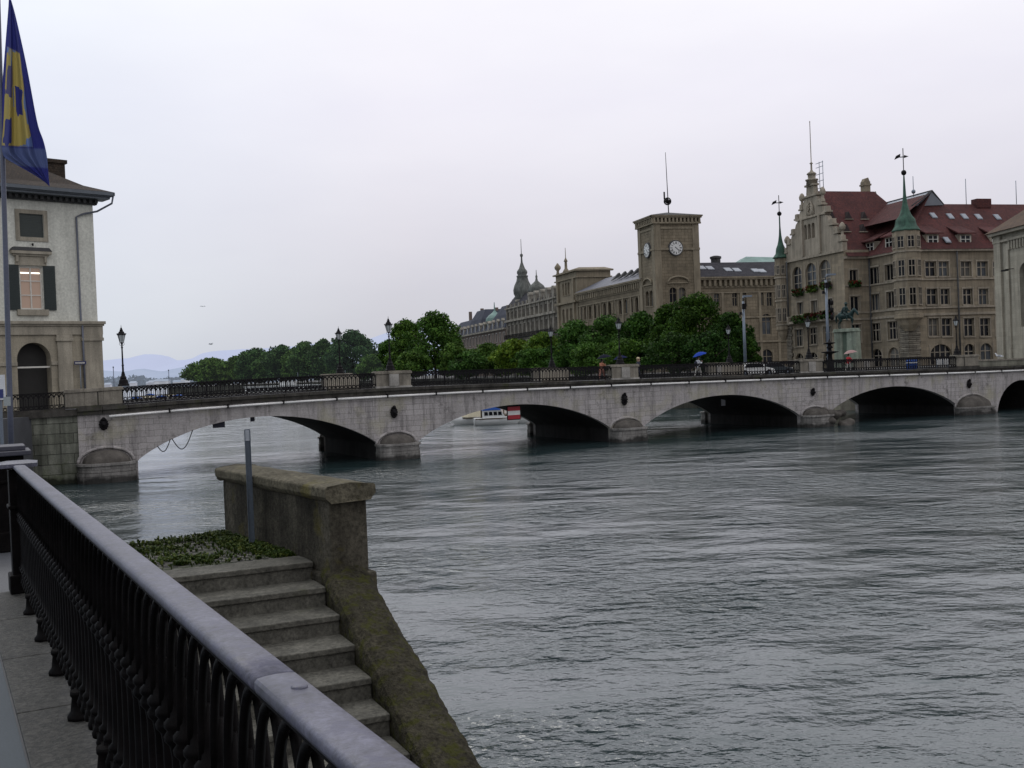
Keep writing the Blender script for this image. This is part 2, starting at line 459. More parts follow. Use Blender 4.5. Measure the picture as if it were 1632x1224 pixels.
def bridge_mat():
    m, nt, b = mk('bridge_stone'); L = nt.links.new
    geo = nt.nodes.new('ShaderNodeNewGeometry').outputs['Position']
    uv = nt.nodes.new('ShaderNodeTexCoord').outputs['UV']
    br = nd(nt, 'ShaderNodeTexBrick', Scale=1.0)
    br.inputs['Mortar Size'].default_value = 0.012; br.inputs['Mortar Smooth'].default_value = 0.4
    br.inputs['Brick Width'].default_value = 1.0; br.inputs['Row Height'].default_value = 0.38
    br.inputs['Color1'].default_value = (0.38, 0.355, 0.345, 1); br.inputs['Color2'].default_value = (0.31, 0.29, 0.28, 1)
    br.inputs['Mortar'].default_value = (0.12, 0.11, 0.105, 1)
    wob = nd(nt, 'ShaderNodeVectorMath'); wob.operation = 'ADD'
    L(uv, wob.inputs[0])
    wn = nd(nt, 'ShaderNodeTexNoise', Scale=1.2, Detail=2.0); L(geo, wn.inputs['Vector'])
    ws = nd(nt, 'ShaderNodeVectorMath'); ws.operation = 'SCALE'; L(wn.outputs['Color'], ws.inputs[0]); ws.inputs['Scale'].default_value = 0.10
    L(ws.outputs[0], wob.inputs[1]); L(wob.outputs[0], br.inputs['Vector'])
    sx = nt.nodes.new('ShaderNodeSeparateXYZ'); L(uv, sx.inputs[0])
    # distance from the nearest pier along the face
    a = nt.nodes.new('ShaderNodeMath'); a.operation = 'MULTIPLY_ADD'; L(sx.outputs[0], a.inputs[0]); a.inputs[1].default_value = 1 / 19.0
    u0 = BR.o[0] * BR.u[0] + BR.o[1] * BR.u[1]
    a.inputs[2].default_value = -u0 / 19.0 + 0.5 + 10
    fr = nt.nodes.new('ShaderNodeMath'); fr.operation = 'FRACT'; L(a.outputs[0], fr.inputs[0])
    su = nt.nodes.new('ShaderNodeMath'); su.operation = 'SUBTRACT'; L(fr.outputs[0], su.inputs[0]); su.inputs[1].default_value = 0.5
    ab = nt.nodes.new('ShaderNodeMath'); ab.operation = 'ABSOLUTE'; L(su.outputs[0], ab.inputs[0])
    nn = noise(nt, geo, 0.5, 4)
    ad = nt.nodes.new('ShaderNodeMath'); ad.operation = 'MULTIPLY_ADD'; L(nn, ad.inputs[0]); ad.inputs[1].default_value = 0.16; L(ab.outputs[0], ad.inputs[2])
    fac = ramp(nt, ad.outputs[0], [(0.22, 1.0), (0.34, 0.28)])
    plain = mixc(nt, (0.39, 0.365, 0.355), (0.28, 0.262, 0.252), ramp(nt, noise(nt, geo, 0.7, 6, 0.7), [(0.35, 0), (0.65, 1)]))
    col = mixc(nt, plain, br.outputs['Color'], fac)
    sz = noise(nt, mapping(nt, geo, (1.6, 1.6, 0.16)), 1.3, 6, 0.7)
    col = mixc(nt, col, ramp(nt, sz, [(0.34, 0.58), (0.52, 1.04)]), 1.0, 'MULTIPLY')
    bl = noise(nt, geo, 1.1, 6, 0.75)
    col = mixc(nt, col, (0.07, 0.065, 0.06), ramp(nt, bl, [(0.57, 0.0), (0.68, 0.7)]))
    bl2 = noise(nt, geo, 0.45, 4, 0.6)
    col = mixc(nt, col, (0.33, 0.31, 0.22), ramp(nt, bl2, [(0.52, 0.0), (0.68, 0.6)]))
    sp = noise(nt, geo, 11, 5, 0.7)
    col = mixc(nt, col, ramp(nt, sp, [(0.3, 0.8), (0.7, 1.18)]), 1.0, 'MULTIPLY')
    # damp foot above the water
    gz = nt.nodes.new('ShaderNodeSeparateXYZ'); L(geo, gz.inputs[0])
    gm = nt.nodes.new('ShaderNodeMath'); gm.operation = 'MULTIPLY_ADD'; L(noise(nt, geo, 0.6, 3), gm.inputs[0]); gm.inputs[1].default_value = 1.2; L(gz.outputs[2], gm.inputs[2])
    col = mixc(nt, col, ramp(nt, gm.outputs[0], [(0.6, 0.2), (1.0, 1.0)]), 1.0, 'MULTIPLY')
    L(col, b.inputs['Base Color']); b.inputs['Roughness'].default_value = 0.9; b.inputs['Specular IOR Level'].default_value = 0.2
    bp = nd(nt, 'ShaderNodeBump', Strength=0.4, Distance=0.03); L(sp, bp.inputs['Height']); L(bp.outputs[0], b.inputs['Normal'])
    return m
m_bridge = bridge_mat()
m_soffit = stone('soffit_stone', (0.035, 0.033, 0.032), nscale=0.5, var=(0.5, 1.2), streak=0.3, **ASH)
bridge = root('stone_bridge', 'long pale stone road bridge with flat segmental arches across the river', 'bridge', BR.p(38, -6.5, 0))
SA, SB = -1.5, 95.0
def strips():
    xs = set([SA, SB, -1.5])
    for a, b, c, d in ARCH:
        for i in range(37):
            t = -math.cos(math.pi * i / 36); xs.add(round((a + b) / 2 + t * (b - a) / 2, 4))
        xs.add(a); xs.add(b)
    for i in range(int(SA), int(SB), 2): xs.add(float(i))
    return sorted(x for x in xs if SA <= x <= SB)
XS = strips()
for face_d, nm in ((0.0, 'spandrel_wall'), (-WID, 'spandrel_wall')):
    mb = MB()
    for s0, s1 in zip(XS, XS[1:]):
        if s1 - s0 < 1e-4: continue
        mid = (s0 + s1) / 2; inn = intr(mid) is not None
        b0 = intr(s0) if inn else -3.0; b1 = intr(s1) if inn else -3.0
        e = 0.45 if face_d == 0 else -0.45
        P = BR.p; d0, d1 = face_d, face_d - e
        lo = [P(s0, d0, b0), P(s1, d0, b1), P(s1, d1, b1), P(s0, d1, b0)]
        hi = [P(s0, d0, zcor(s0) - .4), P(s1, d0, zcor(s1) - .4), P(s1, d1, zcor(s1) - .4), P(s0, d1, zcor(s0) - .4)]
        b = len(mb.v); mb.v += lo + hi
        mb.face((b, b + 1, b + 5, b + 4)); mb.face((b + 2, b + 3, b + 7, b + 6)); 
        if inn: mb.face((b + 3, b + 2, b + 1, b))
    for a, b_, c, sp in ARCH:
        for s in (a, b_):
            if SA <= s <= SB:
                e = 0.45 if face_d == 0 else -0.45
                mb.poly([BR.p(s, face_d, -3), BR.p(s, face_d - e, -3), BR.p(s, face_d - e, intr(s)), BR.p(s, face_d, intr(s))])
    mb.build(nm, m_bridge, bridge, uvd=BR.u)
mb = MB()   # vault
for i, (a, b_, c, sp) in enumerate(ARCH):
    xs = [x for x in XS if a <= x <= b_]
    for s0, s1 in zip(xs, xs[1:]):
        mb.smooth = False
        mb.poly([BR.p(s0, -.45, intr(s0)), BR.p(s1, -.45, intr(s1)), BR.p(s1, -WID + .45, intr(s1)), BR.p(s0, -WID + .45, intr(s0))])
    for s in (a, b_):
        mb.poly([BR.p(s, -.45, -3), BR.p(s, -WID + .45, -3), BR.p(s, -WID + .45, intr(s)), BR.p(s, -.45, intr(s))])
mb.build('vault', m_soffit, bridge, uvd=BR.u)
# deck: carriageway and two pavements
mb = MB()
xs = [SA + i * (SB - SA) / 40 for i in range(41)]
for s0, s1 in zip(xs, xs[1:]):
    mb.poly([BR.p(s0, -2.6, zdeck(s0) - .13), BR.p(s1, -2.6, zdeck(s1) - .13), BR.p(s1, -10.4, zdeck(s1) - .13), BR.p(s0, -10.4, zdeck(s0) - .13)])
mb.build('roadway', m_asph, bridge, uvd=BR.u)
for d0, d1 in ((-0.3, -2.6), (-10.4, -12.7)):
    mb = MB()
    for s0, s1 in zip(xs, xs[1:]):
        P = BR.p
        mb.hexa([P(s0, d0, zdeck(s0) - .3), P(s1, d0, zdeck(s1) - .3), P(s1, d1, zdeck(s1) - .3), P(s0, d1, zdeck(s0) - .3), P(s0, d0, zdeck(s0)), P(s1, d0, zdeck(s1)), P(s1, d1, zdeck(s1)), P(s0, d1, zdeck(s0))])
    mb.build('footway', m_land, bridge, uvd=BR.u)
def along(mb, s0, s1, d0, d1, zf, h0, h1, n=None):
    n = n or max(1, int(abs(s1 - s0) / 1.0))
    for i in range(n):
        a = s0 + (s1 - s0) * i / n; b = s0 + (s1 - s0) * (i + 1) / n; P = BR.p
        mb.hexa([P(a, d1, zf(a) + h0), P(b, d1, zf(b) + h0), P(b, d0, zf(b) + h0), P(a, d0, zf(a) + h0), P(a, d1, zf(a) + h1), P(b, d1, zf(b) + h1), P(b, d0, zf(b) + h1), P(a, d0, zf(a) + h1)])
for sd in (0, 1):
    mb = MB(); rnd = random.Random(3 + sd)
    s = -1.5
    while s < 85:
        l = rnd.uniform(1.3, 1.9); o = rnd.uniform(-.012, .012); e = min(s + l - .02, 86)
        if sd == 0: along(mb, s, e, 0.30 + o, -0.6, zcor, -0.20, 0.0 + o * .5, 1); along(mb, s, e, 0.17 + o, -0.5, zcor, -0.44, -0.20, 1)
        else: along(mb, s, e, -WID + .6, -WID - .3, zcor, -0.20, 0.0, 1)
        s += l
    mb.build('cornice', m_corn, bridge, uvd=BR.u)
# white pipe under the cornice
mb = MB(); pb = MB()
pts = []
s = 0.3
while s <= 84.5:
    e = min(s + 3.55, 84.6)
    mb.tube([BR.p(s, .22, zpipe(s)), BR.p((s + e) / 2, .22, zpipe((s + e) / 2)), BR.p(e, .22, zpipe(e))], 0.075, 8)
    pb.box(BR, e + 0.0, e + 0.10, 0.0, .30, zpipe(e) - .09, zpipe(e) + .16)
    s = e + .1
mb.build('drain_pipe', m_pipe, bridge, uvd=BR.u)
pb.build('pipe_bracket', m_iron, bridge, uvd=BR.u)
# small weeds sprouting from the cornice
# piers
def nose(name, sc, hw, pr, z0, z1, zd, sgn=1):
    """rounded cutwater: plinth in two courses and a half-dome cap"""
    def plan(hw_, pr_, z, n=14):
        return [BR.p(sc + hw_ * math.copysign(abs(math.cos(math.pi * i / n)) ** .6, math.cos(math.pi * i / n)), (0.01 + pr_ * math.sin(math.pi * i / n) ** .7) if sgn > 0 else -WID - 0.01 - pr_ * math.sin(math.pi * i / n) ** .7, z) for i in range(n + 1)]
    mb = MB()
    zm = z0 + (z1 - z0) * .55
    for a, b, g in ((-3, zm - .04, 0.10), (zm - .04, zm, .02), (zm, z1 - .14, 0.06), (z1 - .14, z1, .16)):
        mb.prism(plan(hw + g, pr + g, a), plan(hw + g, pr + g, b))
    base = mb.build('pier_plinth', m_pier, bridge, uvd=BR.u)
    mb = MB(); mb.smooth = True
    K = 7; N = 15
    for j in range(K + 1):
        t = math.pi / 2 * j / K
        mb.v += plan((hw - .25) * math.cos(t) ** .9 + .02, (pr - .2) * math.cos(t) ** .9 + .02, z1 + (zd - z1) * math.sin(t))
    for j in range(K):
        for i in range(N - 1): mb.face((j * N + i, j * N + i + 1, (j + 1) * N + i + 1, (j + 1) * N + i))
    mb.build('pier_cap', m_cap, bridge, uvd=BR.u)
    # arched label round the cap
    mb = MB()
    pts = [BR.p(sc + (hw + .0) * math.cos(math.pi * i / 18), .03 if sgn > 0 else -WID - .03, z1 + .0 + (zd - z1 + .16) * math.sin(math.pi * i / 18)) for i in range(19)]
    mb.tube(pts, 0.11, 6)
    mb.build('arch_moulding', m_bridge, bridge, uvd=BR.u)
nose('pier', 0.05, 1.62, 1.4, 0, 1.2, 1.95)
for k in (1, 2, 3):
    nose('pier', 19 * k + (0.1 if k < 3 else .2), 1.45, 1.25, 0, 1.12 - .05 * (k - 1), 1.75 - .08 * (k - 1))
    nose('pier', 19 * k, 1.45, 1.25, 0, 1.12, 1.7, -1)
nose('pier', 76.6, 2.2, 1.3, 0, 0.75, 1.75)
# dark ornaments above the piers
for s, px, py, w_, h_ in ((-.9, 165, 676, .46, .62), (19, 627, 657, .42, .7), (38, 994, 636.5, .48, .82), (57, 1294, 625, .3, .5), (76, 1543, 612, .38, .7)):
    ss, zz = BR.hit(px, py, 0.0)
    mb = MB(); c = BR.p(ss, 0.1, zz)
    for i in range(12):
        a = 2 * math.pi * i / 12; q = BR.p(ss + math.cos(a) * w_ * .42, 0.12, zz + math.sin(a) * h_ * .46)
        mb.ball(q, .10, 6, 4)
    mb.ball(c, 1, 10, 8, (w_ * .40, .22, h_ * .46)); mb.ball(BR.p(ss, .32, zz - .02), .12, 6, 5)
    mb.ball(BR.p(ss, .2, zz + h_ * .5), .13, 6, 5)
    mb.build('lion_boss', m_iron, bridge)
# pedestals in the parapet
def pedestal(sa, sb, mats, d=0, h=1.02, extra=None, split=None):
    mb = MB(); top = .10
    D0, D1 = (0.22, -0.55) if d == 0 else (-WID + .55, -WID - .22)
    n = 3
    along(mb, sa, sb, D0, D1, ztop, -1.08, -.12, n)
    o = mb.build('pedestal', m_ped, bridge, uvd=BR.u, bevel=.03)
    mb = MB(); along(mb, sa - .08, sb + .08, D0 + .07, D1 - .07, ztop, -.12, .05, n); along(mb, sa - .02, sb + .02, D0, D1, ztop, .05, .10, n)
    mb.build('coping', m_corn if False else m_ped, o, uvd=BR.u, bevel=.03)
    mb = MB(); along(mb, sa - .05, sb + .05, D0 + .05, D1 - .05, ztop, -1.08, -.95, n)
    if split is None:
        m_ = (sa + sb) / 2; along(mb, m_ - .36, m_ + .36, D0 + .10, D0 - .05, ztop, -.95, -.13, 1)
    else:
        for q in split: along(mb, q - .035, q + .035, D0 + .015, D0 - .05, ztop, -.95, -.13, 1)
    mb.build('panel', m_pedlight if split is None else m_corn, o, uvd=BR.u)
    return o
PED = [(-2.15, 1.12), (17.75, 20.3), (36.9, 39.3), (55.75, 58.2), (74.6, 77.5)]
for i, (a, b_) in enumerate(PED):
    pedestal(a, b_, None, split=(-.3, ) if i == 0 else ((75.6,) if i == 4 else None))
    if i: pedestal(19 * i - 1.2, 19 * i + 1.2, None, d=1)

# cast iron railings of pointed arches between the pedestals
def railing(sa, sb, d, label, group, zf=ztop, fr=None, name='iron_railing'):
    r = root(name, label, 'railing', BR.p((sa + sb) / 2, d, zf((sa + sb) / 2) - 1.08), group)
    n = max(2, int(round((sb - sa) / 0.285))); st = (sb - sa) / n
    mb = MB(); along(mb, sa, sb, d + .05, d - .05, zf, -.055, 0.0)
    mb.build('top_rail', m_iron, r, uvd=BR.u)
    mb = MB(); along(mb, sa, sb, d + .03, d - .03, zf, -1.05, -.99); along(mb, sa, sb, d + .02, d - .02, zf, -.80, -.765)
    mb.build('bottom_rail', m_iron, r, uvd=BR.u)
    mb = MB(); P = BR.p
    def T(s): return zf(s)
    for i in range(n + 1):
        s = sa + st * i; z = T(s)
        big = i % 9 == 0
        q = .038 if big else .021
        mb.box(BR, s - q, s + q, d - q, d + q, z - 1.06, z - .05)
        if i == n: break
        # interlaced pointed arches: two arcs crossing in each bay
        for (a, sg) in ((s, 1), (s + st, -1)):
            pr = []
            for j in range(6):
                t = j / 5; pr.append((a + sg * st * (t ** 1.6), z - .42 + .35 * math.sin(t * math.pi / 2)))
            for (x0, y0), (x1, y1) in zip(pr, pr[1:]):
                mb.box(BR, min(x0, x1) , max(x0, x1) + .014, d - .012, d + .012, min(y0, y1) - .008, max(y0, y1) + .014)
        # ring under the middle rail
        m_ = s + st / 2
        for j in range(8):
            a = 2 * math.pi * j / 8; a2 = 2 * math.pi * (j + 1) / 8; rr = st * .36
            x0, y0, x1, y1 = m_ + rr * math.cos(a), z - .89 + .085 * math.sin(a), m_ + rr * math.cos(a2), z - .89 + .085 * math.sin(a2)
            mb.box(BR, min(x0, x1) - .006, max(x0, x1) + .006, d - .011, d + .011, min(y0, y1) - .006, max(y0, y1) + .006)
        mb.box(BR, m_ - .011, m_ + .011, d - .011, d + .011, z - .78, z - .30)
    mb.build('lattice', m_iron, r, uvd=BR.u)
    return r
GR = 'cast iron railings along the bridge'
sp = [('over the leftmost arch, starting at the corner pedestal lamp', 1.14, 17.73), ('over the second arch, above the moored boats', 20.32, 36.88), ('over the third arch, before the blue umbrella', 39.32, 55.73), ('over the rightmost flat arch, below the town hall', 58.22, 74.58)]
for t, a, b_ in sp:
    railing(a, b_, 0.06, 'black iron railing ' + t, GR)
for i, (a, b_) in enumerate(((1, 17.8), (20.2, 36.8), (39.2, 55.8), (58.2, 74.8))):
    railing(a, b_, -WID + .1, 'far-side iron railing of the bridge, ' + ['above the leftmost arch', 'above the arch with the boats seen through it', 'above the third arch behind the umbrella walker', 'above the rightmost flat arch'][i], GR)

# left bank wall of big blocks carrying on from the bridge
wl = root('embankment_wall', 'tall greenish block stone river wall left of the bridge with an iron railing on top', 'wall', BR.p(-12, 0, 0))
mb = MB()
for i in range(26):
    a = -27.5 + i; b_ = a + 1; P = BR.p
    if b_ > -1.5: b_ = -1.5
    mb.hexa([P(a, -.05, -3), P(b_, -.05, -3), P(b_, -1, -3), P(a, -1, -3), P(a, -.05, zcor(a) - .42), P(b_, -.05, zcor(b_) - .42), P(b_, -1, zcor(b_) - .42), P(a, -1, zcor(a) - .42)])
mb.build('wall_face', m_quayblock, wl, uvd=BR.u)
mb = MB(); along(mb, -27.5, -1.52, .18, -.7, zcor, -.42, -.05, 18); along(mb, -27.5, -2.2, .1, -.45, zcor, -.05, .06, 18)
mb.build('coping', m_corn, wl, uvd=BR.u)
# tooth of rough blocks at the corner of the first pier
railing(-19, -2.2, -.1, 'black iron railing on the block wall before the pale arcaded house', GR)

# ------------------------------------------------------------------ lamps on the pedestals
def make_lamp(loc, label, group, H=3.75):
    r = root('street_lamp', label, 'street lamp', loc, group)
    L0 = Vector(loc); mb = MB()
    mb.lathe(L0, [(.36, 0), (.36, .10), (.30, .14), (.27, .36), (.20, .44), (.21, .52), (.13, .66), (.11, .8)], 8, sm=False)
    mb.lathe(L0, [(.075, .78), (.10, .84), (.065, .9), (.06, 1.25), (.085, 1.3), (.055, 1.35), (.045, 2.35), (.075, 2.4), (.045, 2.46), (.035, 2.62), (.10, 2.68), (.12, 2.74)], 10)
    for a in range(4):
        q = math.pi / 2 * a; mb.tube([L0 + Vector((.05 * math.cos(q), .05 * math.sin(q), 2.5)), L0 + Vector((.16 * math.cos(q), .16 * math.sin(q), 2.6)), L0 + Vector((.13 * math.cos(q), .13 * math.sin(q), 2.74))], .012, 5)
    mb.build('pole', m_iron, r)
    g = MB(); g.lathe(L0, [(.125, 2.76), (.235, 3.18)], 6, sm=False)
    la = g.build('lantern', LAMPG, r)
    mb = MB()
    for i in range(6):
        a = math.pi / 3 * i
        mb.tube([L0 + Vector((.13 * math.cos(a), .13 * math.sin(a), 2.75)), L0 + Vector((.24 * math.cos(a), .24 * math.sin(a), 3.19))], .014, 4)
        mb.ball(L0 + Vector((.28 * math.cos(a), .28 * math.sin(a), 3.26)), .035, 5, 4)
    mb.lathe(L0, [(.27, 3.18), (.29, 3.22), (.22, 3.28), (.15, 3.40), (.10, 3.44), (.11, 3.5), (.06, 3.56), (.07, 3.6), (.02, 3.66), (.008, 3.82)], 6, sm=False)
    mb.build('lantern_cap', m_iron, la)
    return r
GL = 'old iron lamps on the bridge'
def ped_lamp(px, d=-.16):
    s = BR.hit(px, 590, d)[0]; return BR.p(s, d, ztop(s) + .10)
l0 = make_lamp(ped_lamp(196), 'black iron lantern lamp on the corner pedestal, nearest the pale arcaded house', GL)
for px, d, lab in ((622, -.16, 'black iron lantern lamp standing on the first near-side pier pedestal, before the trees'), (988.5, -.16, 'black iron lantern lamp on the pedestal beside the walkers, in front of dense trees'),
                   (1290, -.16, 'black iron lantern lamp on the near pedestal left of the rider statue'), (1526, -.16, 'black iron lantern lamp on the rightmost bridge pedestal by the church'),
                   (542, -WID + .16, 'black iron lantern lamp on the far parapet, left of the first near pier lamp'), (880, -WID + .16, 'black iron lantern lamp on the far parapet in front of light green trees'), (1163, -WID + .16, 'lantern lamp on the far parapet, left of the tall grey mast')):
    dup(l0, ped_lamp(px, d), lab)

# signs hanging below the first arch
def hang_sign(x0, x1, y0, y1, d, lab, face):
    s0, s1, z0, z1 = BR.rect(x0, x1, y0, y1, d)
    r = root('navigation_sign', lab, 'sign', BR.p((s0 + s1) / 2, d, z0))
    mb = MB(); mb.box(BR, s0, s1, d - .06, d, z0, z1); mb.build('board', face, r)
    mb = MB()
    for q in (s0 + .1, s1 - .1): mb.box(BR, q - .02, q + .02, d - .05, d - .01, z1, z1 + .28)
    mb.box(BR, s0 - .03, s1 + .03, d - .075, d - .063, z0 - .03, z1 + .03)
    mb.build('bracket', m_iron, r)
m_signback = paint('dark_board', (0.012, 0.014, 0.03), 0.6)
hang_sign(340, 358, 671.5, 681, -.5, 'dark rectangular navigation board hung under the left arch', m_signback)
hang_sign(400, 405.5, 665.5, 671, -.5, 'tiny dark navigation light board hung at the crown of the left arch', m_signback)
hang_sign(1150, 1156, 634, 646.5, -6, 'small white board with green edge hung under the third arch', paint('white_board', (.7, .72, .75), .5))
m_redc = paint('red_paint', (0.34, 0.012, 0.025), .5); m_white = paint('white_paint', (.72, .72, .70), .5)
s0, s1, z0, z1 = BR.rect(809.5, 829, 648, 668, -.6)
sb = root('striped_board', 'red, white and red horizontally striped board hung under the second arch', 'sign', BR.p((s0 + s1) / 2, -.6, z0))
for i, m_ in enumerate((m_redc, m_white, m_redc)):
    mb = MB(); h = (z1 - z0) / 3; a = z0 + (2 - i) * h; mb.box(BR, s0, s1, -.65, -.6, a, a + h - .002); mb.build('stripe', m_, sb)
mb = MB(); mb.box(BR, s0 - .05, s1 + .05, -.70, -.655, z0 - .06, z1 + .06)
for q in (s0 + .15, s1 - .2): mb.box(BR, q, q + .06, -.76, -.703, z0, z1 + .4)
mb.build('bracket', m_iron, sb)
# mooring chain hanging from the first arch
mb = MB()
for a, b_, dz in ((3.1, 3.9, .55), (4.0, 5.3, .95)):
    pts = [BR.p(a + (b_ - a) * i / 10, .06, intr(a + (b_ - a) * i / 10) + .05 - dz * math.sin(math.pi * i / 10)) for i in range(11)]
    mb.tube(pts, .03, 5)
tag(mb.build('mooring_chain', m_iron), 'slack dark chain looped from the left haunch of the first arch', 'chain')

# right hand bank: plain parapet wall over the round arch
pw = root('parapet_wall', 'plain greenish stone parapet wall over the round dark arch at right', 'wall', BR.p(86, 0, 4))
mb = MB(); along(mb, 77.52, 100, .02, -.5, zcor, -.42, .52, 14); mb.build('wall_face', stone('olive_stone', (0.22, 0.215, 0.17), (0.19, 0.185, 0.15), brick=(2.4, .9), nscale=.6, streak=.3, **ASH), pw, uvd=BR.u)
mb = MB(); along(mb, 77.52, 100, .12, -.6, zcor, .52, .68, 14); along(mb, 77.52, 100, .10, -.5, zcor, -.50, -.40, 14); mb.build('coping', m_ped, pw, uvd=BR.u)

# rough stump of masonry at the foot of the third pier
rb = root('broken_masonry', 'dark rough masonry stump at the waterline between the third and fourth arch', 'masonry', BR.p(58.5, 1, 0))
mb = MB(); rnd = random.Random(44)
for i in range(16):
    s_ = 57.9 + rnd.uniform(0, 2.9); d_ = rnd.uniform(.1, 1.5); zz = rnd.uniform(-.2, 1.6 - d_ * .6); r_ = rnd.uniform(.35, .6)
    mb.ball(BR.p(s_, d_, zz), r_, 7, 5, (1, .8, .7))
mb.build('stones', m_cap, rb, remesh=.14)
# ------------------------------------------------------------------ foreground quay, railing, stairs
def railX(Z): return -0.225 - 0.544 * (Z - 1.63)
QZ = 4.23
m_flag = stone('granite_kerb', (0.046, 0.044, 0.038), (0.026, 0.025, 0.022), nscale=5, var=(0.6, 1.35), bump=1.0, fine=38, rough=0.6, bdist=.01, spec=.3, fvar=(.25, 1.9), speck=((.010, .010, .009), 24, .49))
m_wet = stone('wet_asphalt', (0.055, 0.068, 0.08), nscale=0.8, var=(0.85, 1.1), bump=0.35, fine=90, rough=0.6, bdist=.003, spec=.25)
RD = Vector((-0.544, 1, 0)).normalized(); RN = Vector((RD.y, -RD.x, 0))   # along the rail, and towards the river
RB = Vector((railX(1.63), 1.63, 0))
def RP(t, n, z): q = RB + RD * t + RN * n; return Vector((q.x, q.y, z))
TEND = (8.5 - 1.63) / RD.y
# quay body
edge = [RP(-9, .17, 0), RP(TEND + .2, .17, 0), Vector((-5.05, 10.6, 0)), Vector((-9.35, 20.6, 0)), Vector((-11.5, 23.5, 0)), Vector((-29.3, 60, 0)), Vector(BR.p(-3.5, -1.0, 0))]
bk = [Vector(BR.p(-60, -1.0, 0)), Vector((-90, 20, 0)), Vector((-60, -30, 0)), Vector((2, -30, 0))]
mb = MB(); mb.ground([(p.x, p.y) for p in edge + bk], -3, QZ - .004)
struct(mb.build('quay_ground', m_asph))
mb = MB(); A = [RP(-5, -.52, 0), RP(TEND + .1, -.52, 0), RP(TEND + .1, .18, 0), RP(-5, .18, 0)]
# granite kerb slabs with joints
t = -3.0; rnd = random.Random(5)
while t < TEND:
    e = min(t + 1.22, TEND + .1)
    mb.hexa([RP(t, -.275, QZ - .1), RP(t, .19, QZ - .1), RP(e - .01, .19, QZ - .1), RP(e - .01, -.275, QZ - .1), RP(t, -.275, QZ + .012), RP(t, .19, QZ + .012), RP(e - .01, .19, QZ + .012), RP(e - .01, -.275, QZ + .012)])
    t = e
o = struct(mb.build('kerb', m_flag, uvd=(RD.x, RD.y), bevel=.006))
mb = MB(); mb.poly([RP(-5, -3.5, QZ + .002), RP(-5, -.285, QZ + .002), RP(14, -.285, QZ + .002), RP(14, -3.5, QZ + .002)])
struct(mb.build('pavement', m_wet, uvd=(RD.x, RD.y)))

# iron railing, close up
m_rail = stone('wet_rail_paint', (0.088, 0.088, 0.118), (0.068, 0.068, 0.096), nscale=6.0, var=(0.5, 1.3), bump=0.6, fine=55, rough=0.42, bdist=.003, spec=.45, fvar=(.5, 1.5), speck=((.06, .06, .095), 16, .54))
m_ironr = stone('rusty_iron', (0.0028, 0.0027, 0.003), (0.005, 0.0038, 0.0036), nscale=9, var=(0.4, 2.0), bump=0.5, fine=90, rough=0.5, bdist=.003, spec=.045)
qr = root('quay_railing', 'black cast iron railing with broad wet grey handrail running along the near quay', 'railing', RP(3, 0, QZ))
HT = 5.25
def handrail(t0, t1):
    mb = MB(); mb.smooth = True
    sec = [(-.042, -.018), (-.0445, -.010), (-.044, .003), (-.039, .009), (-.022, .0115), (0, .0125), (.022, .0115), (.039, .009), (.044, .003), (.0445, -.010), (.042, -.018)]
    n = max(2, int((t1 - t0) / .2))
    for j in range(n + 1):
        t = t0 + (t1 - t0) * j / n
        mb.v += [RP(t, a, HT + b) for a, b in sec]
    K = len(sec)
    for j in range(n):
        for i in range(K):
            i2 = (i + 1) % K
            mb.sm.append(i != K - 1); mb.f.append((j * K + i, j * K + i2, (j + 1) * K + i2, (j + 1) * K + i)); mb.mi.append(0)
    mb.face(range(K - 1, -1, -1)); mb.face([n * K + i for i in range(K)])
    return mb
TJ = (2.13 - 1.63) / RD.y
handrail(-4.5, TJ - .004).build('handrail', m_rail, qr, uvd=(RD.x, RD.y))
handrail(TJ + .004, TEND - .02).build('handrail', m_rail, qr, uvd=(RD.x, RD.y))
mb = MB(); mb.lathe(RP(TJ - .12, .012, HT + .0095), [(.0165, 0), (.0165, .004), (.012, .0065), (.001, .007)], 14)
mb.build('rivet', m_rail, qr)
mb = MB()
def rbox(mb, t0, t1, n0, n1, z0, z1):
    mb.hexa([RP(t0, n0, z0), RP(t0, n1, z0), RP(t1, n1, z0), RP(t1, n0, z0), RP(t0, n0, z1), RP(t0, n1, z1), RP(t1, n1, z1), RP(t1, n0, z1)])
rbox(mb, -4.5, TEND - .08, -.024, .024, HT - .045, HT - .017); rbox(mb, -4.5, TEND - .08, -.018, .018, QZ + .105, QZ + .13)
rbox(mb, -4.5, TEND - .08, -.010, .010, QZ + .60, QZ + .622)
mb.build('inner_rail', m_ironr, qr, uvd=(RD.x, RD.y))
ST = 0.135
# one baluster, then copies
c0 = RP(0, 0, 0)
b = MB()
b.lathe(c0 + Vector((0, 0, QZ + .10)), [(.030, 0), (.034, .02), (.022, .05), (.018, .09), (.034, .105), (.036, .12), (.022, .135), (.017, .19), (.0155, .30), (.016, .44), (.021, .475), (.034, .49), (.036, .505), (.026, .52), (.034, .53), (.034, .545), (.020, .56), (.016, .60), (.015, .70)], 9)
for sg in (1, -1):
    pts = []
    for j in range(9):
        q = j / 8; pts.append(RP(sg * ST * 1.0 * q ** 1.7, .012 * sg, QZ + .66 + .31 * math.sin(q * math.pi / 2)))
    b.tube(pts, .012, 5)
b.build('x', m_ironr); 
bal = bpy.data.objects['x']; bal.name = 'baluster'
bme = bal.data; bme.name = 'baluster'; bme.transform(Matrix.Translation(-c0)); bal.parent = qr; bal.location = c0 - qr.location
n = 0
t = -2.0
while t < TEND - .1:
    if n == 0: bal.location = RP(t, 0, 0) - qr.location
    else:
        c = bal.copy(); COL.objects.link(c); c.parent = qr; c.location = RP(t, 0, 0) - qr.location
    n += 1; t += ST
